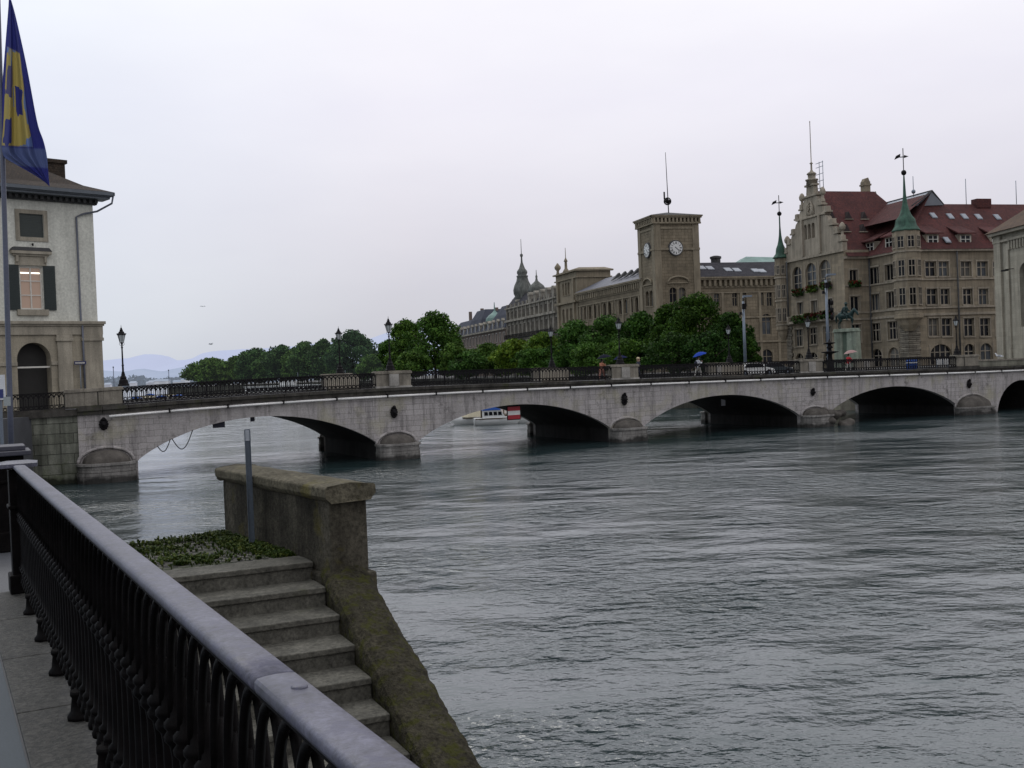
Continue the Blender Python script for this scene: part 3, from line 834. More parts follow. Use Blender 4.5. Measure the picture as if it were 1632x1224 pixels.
# small lower columns and feet
def foot(t):
    mb = MB(); mb.lathe(RP(t, -.012, QZ + .01), [(.060, 0), (.062, .02), (.045, .04), (.036, .11), (.044, .12), (.044, .14)], 8)
    return mb
f0 = foot(0).build('foot', m_ironr, qr); k = 0
fb = f0.data; 
fb.transform(Matrix.Translation(-(RP(0, 0, 0) - qr.location))); f0.location = RP(-1.6, 0, 0) - qr.location
t = -1.6
while t < TEND - .4:
    t += 0.94
    c = f0.copy(); COL.objects.link(c); c.parent = qr; c.location = RP(t, 0, 0) - qr.location
# corner post with flat cap
mb = MB(); rbox(mb, TEND - .06, TEND + .12, -.075, .075, QZ + .012, HT - .03); rbox(mb, TEND - .09, TEND + .15, -.10, .10, QZ + .012, QZ + .16); rbox(mb, TEND - .08, TEND + .14, -.09, .09, HT - .34, HT - .31)
po = mb.build('corner_post', m_ironr, qr, uvd=(RD.x, RD.y), bevel=.008)
mb = MB()
q = [(TEND - .12, -.15), (TEND - .12, .13), (TEND + .2, .16), (TEND + .2, -.15)]
mb.prism([RP(a, b_, HT - .01) for a, b_ in q], [RP(a, b_, HT + .02) for a, b_ in q])
q2 = [(a * .5 + (TEND + .04) * .5, b_ * .5) for a, b_ in q]
mb.prism([RP(a, b_, HT + .02) for a, b_ in q], [RP(a, b_, HT + .035) for a, b_ in q2])
mb.build('post_cap', m_rail, po)
# second, taller post and its railing turning away to the left
def vpost(name, lab, x, y, h):
    r = root(name, lab, 'post', (x, y, QZ))
    mb = MB(); f = Fr(x, y, *BR.u)
    mb.box(f, -.22, .22, -.22, .22, QZ, QZ + h - .1); mb.box(f, -.26, .26, -.26, .26, QZ, QZ + .2)
    mb.box(f, -.2, .2, -.235, .235, QZ + h - .38, QZ + h - .34)
    mb.build('shaft', m_ironr, r, bevel=.01); mb = MB()
    mb.box(f, -.29, .29, -.29, .29, QZ + h - .1, QZ + h - .05); mb.box(f, -.24, .24, -.24, .24, QZ + h - .05, QZ + h)
    mb.build('post_cap', paint('wet_cap', (.05, .05, .065), .45, spec=.3), r, bevel=.01)
vpost('iron_post', 'thick dark capped post at the left edge behind the end of the quay railing', -5.27, 10.9, 1.06)

# steps and landing
ZL = 4.15
Ap = Vector((-1.92, 9.9, 0)); SU = Vector((0.904, 0.428, 0)).normalized(); SD = Vector((0.181, -0.39, 0)); RISE = .165
m_step = stone('step_granite', (0.105, 0.10, 0.083), (0.075, 0.072, 0.06), nscale=4, var=(0.5, 1.35), bump=0.8, fine=30, rough=0.8, bdist=.008, spec=.2, fvar=(.45, 1.5), moss=((.07, .075, .035), 1.4, .62, .5))
m_moss = stone('mossy_stone', (0.058, 0.052, 0.034), (0.034, 0.03, 0.022), nscale=3.2, var=(0.35, 1.5), bump=1.0, fine=34, rough=0.95, bdist=.035, moss=((.050, .052, .010), 9.0, .50, .8), spec=.12, fvar=(.35, 1.7), speck=((.17, .16, .10), 45, .66))
m_para = stone('parapet_stone', (0.084, 0.076, 0.056), (0.054, 0.048, 0.038), nscale=2.2, var=(0.45, 1.35), bump=1.0, fine=22, rough=0.95, bdist=.02, streak=.6, moss=((.085, .072, .012), 1.6, .57, .7), spec=.12, fvar=(.45, 1.5), speck=((.20, .18, .13), 50, .68))
m_coping = stone('coping_stone', (0.125, 0.112, 0.078), (0.085, 0.076, 0.056), nscale=3.0, var=(0.5, 1.35), bump=1.0, fine=24, rough=0.95, bdist=.02, moss=((.11, .095, .022), 2.4, .55, .6), spec=.12, fvar=(.5, 1.45), speck=((.03, .028, .02), 30, .66))
st = root('stone_stairs', 'grey granite stairs descending from the weedy landing to the water', 'stairs', (Ap.x, Ap.y, ZL - 1))
Wd = 3.2
for i in range(0, 24):
    a = Ap + SD * i; z = ZL - RISE * i
    back = a - SD * (1.0 if i else .95)
    mb = MB(); fr_ = a
    nose_ = a + SD * .05
    def q(p, z): return Vector((p.x, p.y, z))
    L_ = -SU * Wd
    mb.prism([q(nose_, z - .05), q(back, z - .05), q(back + L_, z - .05), q(nose_ + L_, z - .05)], [q(nose_, z), q(back, z), q(back + L_, z), q(nose_ + L_, z)])
    mb.prism([q(a, z - RISE - .3), q(back, z - RISE - .3), q(back + L_, z - RISE - .3), q(a + L_, z - RISE - .3)], [q(a, z - .052), q(back, z - .052), q(back + L_, z - .052), q(a + L_, z - .052)])
    mb.build('step', m_step, st, uvd=(SU.x, SU.y), bevel=.008)
# landing of cobbles
wv = Vector((-0.546, 0.839, 0)).normalized(); wn_ = Vector((0.825, 0.565, 0)).normalized()
Ein = Vector((-1.69, 9.55, 0)) + wn_ * .02
Bf = Ein + wv * 3.04
LP = [Ap - SD * .95, Ap + SU * .35 + wv * .2, Bf + wn_ * .3 + wv * .02, Bf - wn_ * 1.9 + wv * .06, Vector((-5.4, 10.6, 0)), Ap - SD * .95 - SU * 3.0]
m_cob = stone('cobbles', (0.20, 0.19, 0.165), (0.12, 0.115, 0.095), brick=(.15, .10), nscale=1.8, var=(.55, 1.25), bump=.9, fine=30, bdist=.02, mort=.12, msize=.028, moss=((.035, .045, .015), 3.5, .5, .8))
mb = MB(); mb.ground([(p.x, p.y) for p in LP], -3, ZL - .012)
lan = struct(mb.build('landing', m_cob, uvd=(SU.x, SU.y)))
# weeds
def weeds(name, n, fn, hmin, hmax, mat_, seed):
    rnd = random.Random(seed); mb = MB()
    for i in range(n):
        p = fn(rnd)
        if p is None: continue
        h = rnd.uniform(hmin, hmax); a = rnd.uniform(0, 6.28); wdt = rnd.uniform(.002, .011)
        for k in range(rnd.randint(2, 5)):
            a += 1.4 + rnd.random(); l = h * rnd.uniform(.5, 1)
            dx, dy = math.cos(a), math.sin(a); sp_ = rnd.uniform(.3, 1.0) * l
            b0 = p + Vector((-dy * wdt, dx * wdt, 0)); b1 = p - Vector((-dy * wdt, dx * wdt, 0))
            md = p + Vector((dx * sp_ * .5, dy * sp_ * .5, l * .7))
            tp = p + Vector((dx * sp_, dy * sp_, l * .85))
            mb.poly([b0, b1, md - Vector((-dy * wdt * 1.5, dx * wdt * 1.5, 0)), md + Vector((-dy * wdt * 1.5, dx * wdt * 1.5, 0))]); mb.poly([md + Vector((-dy * wdt * 1.5, dx * wdt * 1.5, 0)), md - Vector((-dy * wdt * 1.5, dx * wdt * 1.5, 0)), tp])
    return mb.build(name, mat_, kind='stuff')
def leafmat(name, c1, c2, c3=None, transl=0.15, haze=0.0):
    m, nt, b = mk(name)
    geo = nt.nodes.new('ShaderNodeNewGeometry')
    col = ramp(nt, geo.outputs['Random Per Island'], [(0.0, c1), (0.55, c2), (1.0, c3 or c2)])
    oi = nt.nodes.new('ShaderNodeObjectInfo')
    col = mixc(nt, col, ramp(nt, oi.outputs['Random'], [(0.0, (.72, .78, .95)), (.35, (1.0, 1.0, 1.0)), (.7, (1.25, 1.12, .8)), (1.0, (.85, .92, .85))]), 1.0, 'MULTIPLY')
    nz = noise(nt, geo.outputs['Position'], 0.35, 4)
    col = mixc(nt, col, ramp(nt, nz, [(0.35, 0.55), (0.65, 1.3)]), 1.0, 'MULTIPLY')
    nt.links.new(col, b.inputs['Base Color']); b.inputs['Roughness'].default_value = 0.6
    b.inputs['Specular IOR Level'].default_value = 0.08
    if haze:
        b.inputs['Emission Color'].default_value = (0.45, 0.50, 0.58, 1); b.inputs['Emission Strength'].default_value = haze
    tr = nt.nodes.new('ShaderNodeBsdfTranslucent'); nt.links.new(col, tr.inputs['Color'])
    ms = nt.nodes.new('ShaderNodeMixShader'); ms.inputs[0].default_value = transl
    nt.links.new(b.outputs[0], ms.inputs[1]); nt.links.new(tr.outputs[0], ms.inputs[2])
    nt.links.new(ms.outputs[0], nt.nodes['Material Output'].inputs['Surface']); return m
M_weed = leafmat('weed_leaves', (.018, .034, .008), (.034, .058, .012), (.085, .10, .022))
clm = [(random.Random(9).random(), 0)]
crnd = random.Random(31)
clumps = [(crnd.random() ** .8, crnd.random(), crnd.uniform(.05, .28)) for _ in range(95)]
def onland(r):
    # u across from the parapet to the left, v from the far edge towards the steps
    if r.random() < .30: u, v = abs(r.gauss(0, .14)) + .03, r.random()
    elif r.random() < .85:
        c = clumps[int(r.random() ** 1.0 * len(clumps))]; u = c[0] * 3.1 + r.gauss(0, c[2] * .6); v = c[1] ** 1.3 + r.gauss(0, c[2] * .2)
    else: u, v = r.random() * 3.2, r.random()
    if u < .02: return None
    a = Bf - wn_ * u + wv * -.02; e = Ap - SD * 1.05 - SU * u
    if not 0 <= v <= 1: return None
    p = a.lerp(e, v); return Vector((p.x, p.y, ZL - .01))
weeds('weeds', 5200, onland, .012, .07, M_weed, 3)
# parapet beside the landing
pr = root('stone_parapet', 'weathered brown stone parapet wall with thick coping beside the stair landing', 'wall', (Ein.x, Ein.y, ZL))
PF = Fr(Ein.x, Ein.y, wv.x, wv.y)   # d outward = river side
TH = .37; PL = 3.04; PT = 4.875
sgn = 1 if (PF.n[0] * wn_.x + PF.n[1] * wn_.y) > 0 else -1
mb = MB(); mb.box(PF, .02, PL, 0 if sgn > 0 else -TH, TH if sgn > 0 else 0, 3.75, PT - .13)
mb.build('wall_body', m_para, pr, uvd=PF.u, bevel=.025)
mb = MB(); mb.box(PF, -.045, PL + .05, -.045 if sgn > 0 else -TH - .05, TH + .05 if sgn > 0 else .045, 2.2, ZL + .10 if False else 4.07)
mb.build('plinth', m_para, pr, uvd=PF.u, bevel=.03)
mb = MB()
def csec(s, o, z0): return [PF.p(s, -o, z0), PF.p(s, TH + o, z0)]
sec = [(-.006, PT - .145), (-.03, PT - .125), (-.05, PT - .10), (-.055, PT - .09), (-.055, PT - .022), (-.04, PT - .006), (TH * .5, PT + .02), (TH + .04, PT - .006), (TH + .055, PT - .022), (TH + .055, PT - .09), (TH + .03, PT - .125), (TH + .006, PT - .145)]
cs_ = TH * .5
def cring(s, k, dz=0): return [PF.p(s, cs_ + (d - cs_) * k, z + dz) for d, z in sec]
NC = 24; rnd = random.Random(77)
for j in range(NC + 1):
    s_ = -.045 + (PL + .11) * j / NC
    mb.v += [p + Vector((rnd.uniform(-.003, .003), rnd.uniform(-.003, .003), rnd.uniform(-.004, .003))) for p in cring(s_, 1)]
K = len(sec)
for j in range(NC):
    for i in range(K): mb.face((j * K + i, (j + 1) * K + i, (j + 1) * K + (i + 1) % K, j * K + (i + 1) % K))
mb.face(range(K - 1, -1, -1)); mb.face([NC * K + i for i in range(K)])
mb.build('coping', m_coping, pr, uvd=PF.u, bevel=.007)
ctex = bpy.data.textures.new('stone_lumps', 'CLOUDS'); ctex.noise_scale = .09; ctex.noise_depth = 4
# mossy sloping cheek wall beside the steps
ck = root('cheek_wall', 'mossy sloping stone cheek wall running down beside the steps into the water', 'wall', (Ap.x + .4, Ap.y, 3))
mb = MB(); NS = 26; rnd = random.Random(12)
o0 = Ap + SD * .55 - SU * .0
secs = []
for j in range(NS + 1):
    t = .62 + 22 * (j / NS)
    c = Ap + SD * t; z = ZL - RISE * t + .115
    r1 = rnd.uniform(-.012, .012)
    # profile across: inner bottom, inner top rounded, outer top, outer bottom
    W_ = .41
    prof = [(.004, -.5), (.0, -.09 + r1), (.02, -.03 + r1), (.08, .0), (.2, .014 + r1), (W_ - .07, .0), (W_, -.05 + r1), (W_ + .03, -1.2), (W_ + .05, -4.5)]
    secs.append([Vector((c.x, c.y, z)) + SU * (a + rnd.uniform(-.006, .006)) + Vector((0, 0, b_)) for a, b_ in prof])
mb.smooth = True
K = len(secs[0])
for s in secs: mb.v += s
for j in range(NS):
    for i in range(K - 1): mb.face((j * K + i, (j + 1) * K + i, (j + 1) * K + i + 1, j * K + i + 1))
mb.smooth = False
mb.face(range(K - 1, -1, -1)); mb.face([NS * K + i for i in range(K)])
cko = mb.build('slope_stone', m_moss, ck, uvd=(SU.x, SU.y))
cs2 = cko.modifiers.new('sub', 'SUBSURF'); cs2.subdivision_type = 'SIMPLE'; cs2.levels = 3; cs2.render_levels = 4
cd = cko.modifiers.new('lumps', 'DISPLACE'); cd.texture = ctex; cd.texture_coords = 'GLOBAL'; cd.strength = .035; cd.mid_level = .55
# river wall below the quay
mb = MB()
# grey post on the landing
gp = root('marker_post', 'flat grey metal marker post standing on the landing against the parapet', 'post', (-2.77, 11.08, ZL))
mb = MB(); f = Fr(-2.77, 11.08, 1, .3)
mb.box(f, -.03, .03, -.012, .012, ZL - .02, ZL + 1.2); mb.box(f, -.03, -.022, -.012, .03, ZL, ZL + 1.2); mb.box(f, .022, .03, -.012, .03, ZL, ZL + 1.2)
mb.build('stake', paint('post_grey', (.075, .095, .12), .5, .2), gp, bevel=.003)
mb = MB(); mb.box(f, -.032, .032, .012, .02, ZL + 1.08, ZL + 1.19); mb.build('plate', paint('pale_plate', (.35, .38, .42), .4), gp)

# flagpole and flag
fp = hitY(12, 600, 20.0); FX, FY = fp.x, fp.y
fr_ = root('flagpole', 'tall grey-blue metal flagpole at the left edge', 'flagpole', (FX, FY, QZ))
mb = MB()
pts = []; rad = []
for i in range(9):
    z = QZ + 11.2 * i / 8; y = 600; pts.append(Vector((FX, FY, z))); rad.append(.050)
top = hitY(17, -60, 20.0)
pts = [Vector((FX - .0, FY, QZ)).lerp(Vector((FX + (top.x - FX) * .45, FY, QZ + 11.2)), i / 8) for i in range(9)]
mb.tube(pts, [.052 - .002 * i for i in range(9)], 12); mb.build('pole', m_pole, fr_)
mb = MB(); mb.lathe((FX, FY, QZ), [(.16, 0), (.16, .03), (.09, .05), (.075, .25), (.06, .27)], 12); mb.build('base', m_pole, fr_)
mb = MB(); mb.lathe((pts[-1].x, FY, QZ + 11.2), [(.05, 0), (.09, .05), (.09, .12), (.02, .17)], 12); mb.build('finial', m_pole, fr_)
tg = hitY(12, 640, 19.93)
mb = MB(); ff = Fr(tg.x, tg.y, 1, 0); mb.box(ff, -.07, .06, .0, .012, tg.z - .08, tg.z + .09); mb.build('tag_plate', paint('tag', (.30, .33, .33), .4), fr_)

def flag_mat():
    m, nt, b = mk('flag_cloth'); L = nt.links.new
    uv = nt.nodes.new('ShaderNodeTexCoord').outputs['UV']
    sx = nt.nodes.new('ShaderNodeSeparateXYZ'); L(uv, sx.inputs[0])
    vor = nd(nt, 'ShaderNodeTexVoronoi', Scale=1.0); vor.distance = 'CHEBYCHEV'
    L(mapping(nt, uv, (4.5, 7.5, 1)), vor.inputs['Vector'])
    sep = nt.nodes.new('ShaderNodeSeparateColor'); L(vor.outputs['Color'], sep.inputs[0])
    def band(x, a, b_, c, d):
        return ramp(nt, x, [(a, 0.0), (b_, 1.0), (c, 1.0), (d, 0.0)])
    cells = ramp(nt, sep.outputs[0], [(0.22, 0.0), (0.23, 1.0)])
    inside = mixc(nt, band(sx.outputs[1], .20, .205, .72, .725), band(sx.outputs[0], .12, .125, .93, .935), 1.0, 'MULTIPLY')
    msk = mixc(nt, cells, inside, 1.0, 'MULTIPLY')
    col = mixc(nt, (0.030, 0.036, 0.20), (0.42, 0.34, 0.10), msk)
    c3 = ramp(nt, sep.outputs[1], [(0.76, 0.0), (0.77, 1.0)])
    col = mixc(nt, col, (0.13, 0.20, 0.42), mixc(nt, c3, inside, 1.0, 'MULTIPLY'))
    low = band(sx.outputs[1], .09, .10, .19, .20)
    col = mixc(nt, col, (0.09, 0.12, 0.26), low)
    L(col, b.inputs['Base Color']); b.inputs['Roughness'].default_value = 0.8
    tr = nt.nodes.new('ShaderNodeBsdfTranslucent'); L(col, tr.inputs['Color'])
    ms = nt.nodes.new('ShaderNodeMixShader'); ms.inputs[0].default_value = 0.35
    L(b.outputs[0], ms.inputs[1]); L(tr.outputs[0], ms.inputs[2]); L(ms.outputs[0], nt.nodes['Material Output'].inputs['Surface'])
    return m
# outline of the hanging cloth (photo x at each height), folded in depth
rows = [(-12, 14, 19), (5, 14, 24), (40, 11, 32), (90, 7, 43), (140, 3, 52), (190, 0, 61), (215, -3, 68), (235, -6, 73), (246, -4, 75), (258, 16, 76), (272, 42, 77), (284, 62, 78), (294, 75, 79)]
fm = MB(); fm.smooth = True; NV = 28
PX = (FX)
for y, xa, xb in rows:
    for i in range(NV + 1):
        t = i / NV; px = xa + (xb - xa) * t
        wd = (xb - xa) / 80.0
        dep = (.16 * math.sin(t * 15 + y * .006) + .07 * math.sin(t * 31 + 1.3 + y * .01)) * wd - .10
        yy = y + (t * 16 if y < 200 else (t - .2) * 4)
        fm.v.append(hitY(px, yy, 20.0 + dep))
for j in range(len(rows) - 1):
    for i in range(NV): fm.face((j * (NV + 1) + i, (j + 1) * (NV + 1) + i, (j + 1) * (NV + 1) + i + 1, j * (NV + 1) + i + 1))
fo = fm.build('flag', flag_mat())
uvl = fo.data.uv_layers[0]
for p in fo.data.polygons:
    for li in p.loop_indices:
        vi = fo.data.loops[li].vertex_index; j, i = divmod(vi, NV + 1)
        uvl.data[li].uv = (i / NV * (1.25) % 1.26, 1 - (rows[j][0] + 12) / 306.0)
tag(fo, 'limp blue flag with yellow design hanging in folds from the flagpole', 'flag')
sd = fo.modifiers.new('sub', 'SUBSURF'); sd.levels = 1; sd.render_levels = 2
# white notice at the extreme left
q0 = hitY(-14, 598, 24.0); q1 = hitY(8, 637, 24.0)
ns = root('notice_sign', 'white notice board with dark blue square at the left edge', 'sign', (q0.x, 24, QZ))
f = Fr(q0.x, 24.0, 1, 0); W_ = q1.x - q0.x
mb = MB(); mb.box(f, 0, W_, -.04, 0, q1.z, q0.z); mb.build('board', paint('notice_white', (.62, .64, .66), .5), ns)
mb = MB(); mb.box(f, .04, W_ - .03, .003, .012, q1.z + .04, q1.z + .24); mb.build('blue_square', paint('notice_blue', (.02, .03, .14), .5), ns)
mb = MB(); mb.box(f, W_ * .5 - .03, W_ * .5 + .03, -.1, -.045, QZ, q0.z); mb.build('post', m_grey, ns)
# ------------------------------------------------------------------ land on both banks
GZ = 4.30
m_town = stone('town_ground', (0.12, 0.12, 0.115), nscale=.2, var=(.8, 1.2), fine=3)
m_bankd = stone('dark_bank_stone', (0.09, 0.088, 0.07), (0.06, 0.06, 0.05), brick=(1.6, .5), nscale=.3, var=(.5, 1.3), streak=.4, **ASH)
m_bank = stone('bank_wall_stone', (0.32, 0.295, 0.225), (0.22, 0.20, 0.16), brick=(1.6, .5), nscale=.3, var=(.6, 1.2), streak=.3, **ASH)
P77 = BR.p(80, -WID + .3, 0); P100 = BR.p(100, -1, 0)
wb = [(P77.x, P77.y), (30.0, 124), (22.5, 151), (-22, 310), (-52, 372), (-80, 415), (-115, 455), (-165, 515), (-190, 590), (-120, 900), (300, 1500), (900, 1500), (900, 100), (P100.x + 3, P100.y - 2)]
mb = MB(); mb.ground(wb, -3, GZ); struct(mb.build('west_ground', m_town))
mb = MB()
for (a, b_) in zip(wb[:8], wb[1:9]):
    f = Fr(b_[0], b_[1], a[0] - b_[0], a[1] - b_[1]); l = math.hypot(a[0] - b_[0], a[1] - b_[1])
    mb.cur = 0 if a is wb[0] else 1
    mb.box(f, 0, l, .02, .35, -3, GZ - .2); mb.box(f, 0, l, .02, .5, GZ - .2, GZ + .05)
wq = mb.build('quay_wall', [m_bank, m_bankd], uvd=(-.27, .963)); tag(wq, 'long pale stone quay wall of the far bank seen under the right-hand arches', 'wall')
# stone landing jetty seen through the third arch
jt = root('stone_jetty', 'low stone jetty with a pale block end seen through the third arch', 'jetty', (22, 140, 0))
mb = MB(); f = Fr(15.5, 141.5, .96, -.27); mb.box(f, 0, 9, -2.5, 0, -2, .9); mb.build('platform', m_bankd, jt, uvd=f.u)
mb = MB(); mb.box(f, 6.2, 7.6, -1.6, .05, .9, 2.3); mb.build('block', m_pedlight, jt)
mb = MB()
for i in range(7): mb.box(f, .2 + i * .9, .26 + i * .9, -.3, -.24, .9, 1.8)
mb.box(f, .2, 6.1, -.3, -.25, 1.75, 1.82); mb.build('handrail', m_iron, jt)
lb = BR.p(-1.4, -WID + .2, 0)
eb = [(BR.p(-40, -.9, 0).x, BR.p(-40, -.9, 0).y), (BR.p(-1.55, -.9, 0).x, BR.p(-1.55, -.9, 0).y), (lb.x - .05, lb.y), (-33.2, 83.0), (-60, 140), (-300, 500), (-600, 480), (-400, 40), (-91, 20)]
mb = MB(); mb.ground(eb, -3, GZ + .02); struct(mb.build('east_ground', m_town))

# ------------------------------------------------------------------ the pale house (left)
m_plas = stone('cream_plaster', (0.60, 0.60, 0.53), (0.54, 0.54, 0.475), nscale=.25, var=(.85, 1.1), bump=.08, fine=6, rough=.9, streak=.1)
m_sand = stone('sandstone', (0.33, 0.295, 0.225), (0.29, 0.26, 0.20), brick=(1.3, .55), nscale=.35, var=(.75, 1.15), bump=.2, streak=.2, mort=.8, **ASH)
m_sandp = stone('sandstone_plain', (0.34, 0.31, 0.245), (0.30, 0.27, 0.215), nscale=.5, var=(.75, 1.15), bump=.2, streak=.25, **ASH)
m_trim = stone('dark_trim', (0.085, 0.085, 0.085), nscale=1, var=(.7, 1.2), **ASH)
m_btile = stone('brown_roof_tiles', (0.050, 0.036, 0.026), (0.030, 0.023, 0.018), brick=(.22, .20), nscale=.5, var=(.6, 1.3), bump=.8, mort=.4, bdist=.03, rough=.9)
m_shut = paint('green_shutters', (0.010, 0.020, 0.018), .5)
m_wframe = paint('white_frame', (0.60, 0.58, 0.52), .5)
HF = Fr(-31.6, 82.0, .724, .69)
hh = root('arcaded_house', 'pale plastered house with sandstone arcade, green shutters and brown hipped roof by the bridge', 'house', (-36, 80, GZ))
def hr(*a, d=0): return HF.rect(*a, d=d)
s_l = -16.0
zc1 = HF.hit(150, 517)[1]; zc2 = HF.hit(150, 531)[1]; zev = HF.hit(146, 327)[1]
w1 = hr(31, 69, 341, 378); w2 = hr(32, 68, 425, 493); ar = hr(27, 81, 546, 632)
sh = (w2[0] - (3.9), w2[1] - 3.9)
holes = [w1, w2]
for k in (1, 2):
    holes += [(w1[0] - 4.6 * k, w1[1] - 4.6 * k, w1[2], w1[3]), (w2[0] - 4.6 * k, w2[1] - 4.6 * k, w2[2], w2[3])]
mb = MB(); facade(mb, HF, s_l, 0, zc1, zev, holes, .22)
mb.poly([HF.p(0, 0, zc1), HF.p(0, -13, zc1), HF.p(0, -13, zev), HF.p(0, 0, zev)])
mb.poly([HF.p(s_l, 0, zc1), HF.p(s_l, -13, zc1), HF.p(s_l, -13, zev), HF.p(s_l, 0, zev)])
mb.poly([HF.p(s_l, -13, GZ), HF.p(0, -13, GZ), HF.p(0, -13, zev), HF.p(s_l, -13, zev)])
mb.build('upper_wall', m_plas, hh, uvd=HF.u)
ah = [(ar[0], ar[1], GZ, ar[3], 1.0)] + [(ar[0] - 4.6 * k, ar[1] - 4.6 * k, GZ, ar[3], 1.0) for k in (1, 2)]
mb = MB(); facade(mb, HF, s_l, .18, GZ, zc1, ah, .9, d=.12)
mb.poly([HF.p(.18, .12, GZ), HF.p(.18, -13, GZ), HF.p(.18, -13, zc1), HF.p(.18, .12, zc1)])
mb.poly([HF.p(s_l, -2.5, GZ), HF.p(.1, -2.5, GZ), HF.p(.1, -2.5, zc1), HF.p(s_l, -2.5, zc1)])
mb.build('ground_floor_wall', m_sand, hh, uvd=HF.u)
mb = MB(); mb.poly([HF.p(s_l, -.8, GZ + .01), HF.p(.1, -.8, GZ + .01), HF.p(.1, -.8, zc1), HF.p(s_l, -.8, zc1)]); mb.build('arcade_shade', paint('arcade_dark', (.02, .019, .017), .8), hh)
zi = HF.hit(60, 580)[1]
mb = MB()
mb.box(HF, s_l, .42, -.1, .50, zc1, zc1 + .22); mb.box(HF, s_l, .34, -.1, .38, zc1 - .14, zc1); mb.box(HF, s_l, .27, .05, .27, zc2 - .12, zc1 - .14)
for (a, b_) in ((hr(90, 113, 530, 600)[0], hr(90, 113, 530, 600)[1]), (hr(131, 155, 530, 600)[0], .16)):
    mb.box(HF, a, b_, .10, .30, GZ, zc2 - .6); mb.box(HF, a - .10, b_ + .10, .10, .40, zc2 - .6, zc2 - .36); mb.box(HF, a - .05, b_ + .05, .10, .35, zc2 - .36, zc2 - .12)
mb.box(HF, s_l, ar[0], .10, .22, zi - .12, zi + .16); mb.box(HF, ar[1], hr(90, 113, 530, 600)[0], .10, .22, zi - .12, zi + .16)
mb.build('pilasters', m_sandp, hh, uvd=HF.u, bevel=.02)
mb = MB(); zb = HF.hit(60, 585)[1]; mb.box(HF, ar[0], ar[1], -.2, -.12, zb - .06, zb + .06); mb.build('arch_bar', m_wframe, hh)
# dark columns and doors inside the arcade
# windows
M_lit = glow('lit_interior', (.27, .19, .145), 0.42)
def hwin(w, lit, dx=0):
    w = (w[0] + dx, w[1] + dx, w[2], w[3])
    o = window(hh, HF, w, m_wframe, 2, 3, .22, glass=M_lit if lit else GLASS, fw_=.10, surround=None, sill=False, bar=.045)
    if lit:
        tb = MB(); cs = (w[0] + w[1]) / 2
        for a, b_ in ((w[0] + .12, cs - .08), (cs + .08, w[1] - .12)): tb.box(HF, a, b_, -.185, -.17, w[3] - .50, w[3] - .41)
        tb.build('ceiling_light', glow('tube_light', (1, .93, .78), 2.2), o)
    f2 = MB(); f2.box(HF, w[0] - .30, w[1] + .30, .0, .16, w[3] + .08, w[3] + .75); f2.box(HF, w[0] - .62, w[1] + .62, .0, .42, w[3] + .9, w[3] + 1.12)
    f2.box(HF, w[0] - .45, w[1] + .45, .0, .28, w[3] + .75, w[3] + .9)
    f4 = MB(); f4.box(HF, w[0] - .30, w[1] + .30, .0, .22, w[2] - .45, w[2] - .02); f4.build('sill', m_sandp, o, uvd=HF.u)
    for q in (w[0] - .28, w[1] + .12): f2.box(HF, q, q + .16, .0, .34, w[3] + .3, w[3] + .75)
    f2.build('hood_mould', m_sandp, o, uvd=HF.u)
    rf = MB(); rf.extr(HF, [(w[0] - .66, w[3] + 1.13), (w[1] + .66, w[3] + 1.13), (w[1] + .45, w[3] + 1.38), (w[0] - .45, w[3] + 1.38)], .0, .44); rf.build('hood_roof', m_trim, o)
    for q0_, q1_ in ((w[0] - .92, w[0] - .06), (w[1] + .06, w[1] + .92)):
        s2 = MB(); s2.box(HF, q0_, q1_, .04, .10, w[2] - .06, w[3] + .1)
        for k in range(24):
            z = w[2] + .08 + (w[3] - w[2] - .1) * k / 24; s2.box(HF, q0_ + .1, q1_ - .1, .10, .125, z, z + .08)
        s2.build('shutter', m_shut, o)
hwin(w2, True); hwin(w2, False, -4.6); hwin(w2, False, -9.2)
for k in range(3):
    w = (w1[0] - 4.6 * k, w1[1] - 4.6 * k, w1[2], w1[3])
    f2 = MB(); r_ = .30
    f2.box(HF, w[0] - r_, w[0] - .004, -.02, .07, w[2] - r_, w[3] + r_); f2.box(HF, w[1] + .004, w[1] + r_, -.02, .07, w[2] - r_, w[3] + r_)
    f2.box(HF, w[0] - .004, w[1] + .004, -.02, .07, w[3] + .004, w[3] + r_); f2.box(HF, w[0] - .004, w[1] + .004, -.02, .07, w[2] - r_, w[2] - .004)
    o = f2.build('window', m_sandp, hh); f2 = MB()
    f2.box(HF, w[0], w[1], -.16, -.08, w[2], w[3])
    for q in range(14): z = w[2] + (w[3] - w[2]) * q / 14; f2.box(HF, w[0] + .06, w[1] - .06, -.08, -.055, z + .02, z + .09)
    f2.build('shutter', paint('grey_green_shutter', (.04, .05, .045), .6), o)
mb = MB(); q = HF.hit(51, 389); mb.tube([HF.p(q[0], .02, q[1]), HF.p(q[0], .2, q[1]), HF.p(q[0] - .05, .3, q[1] - .15)], .05, 6); mb.build('wall_hook', m_iron, hh)
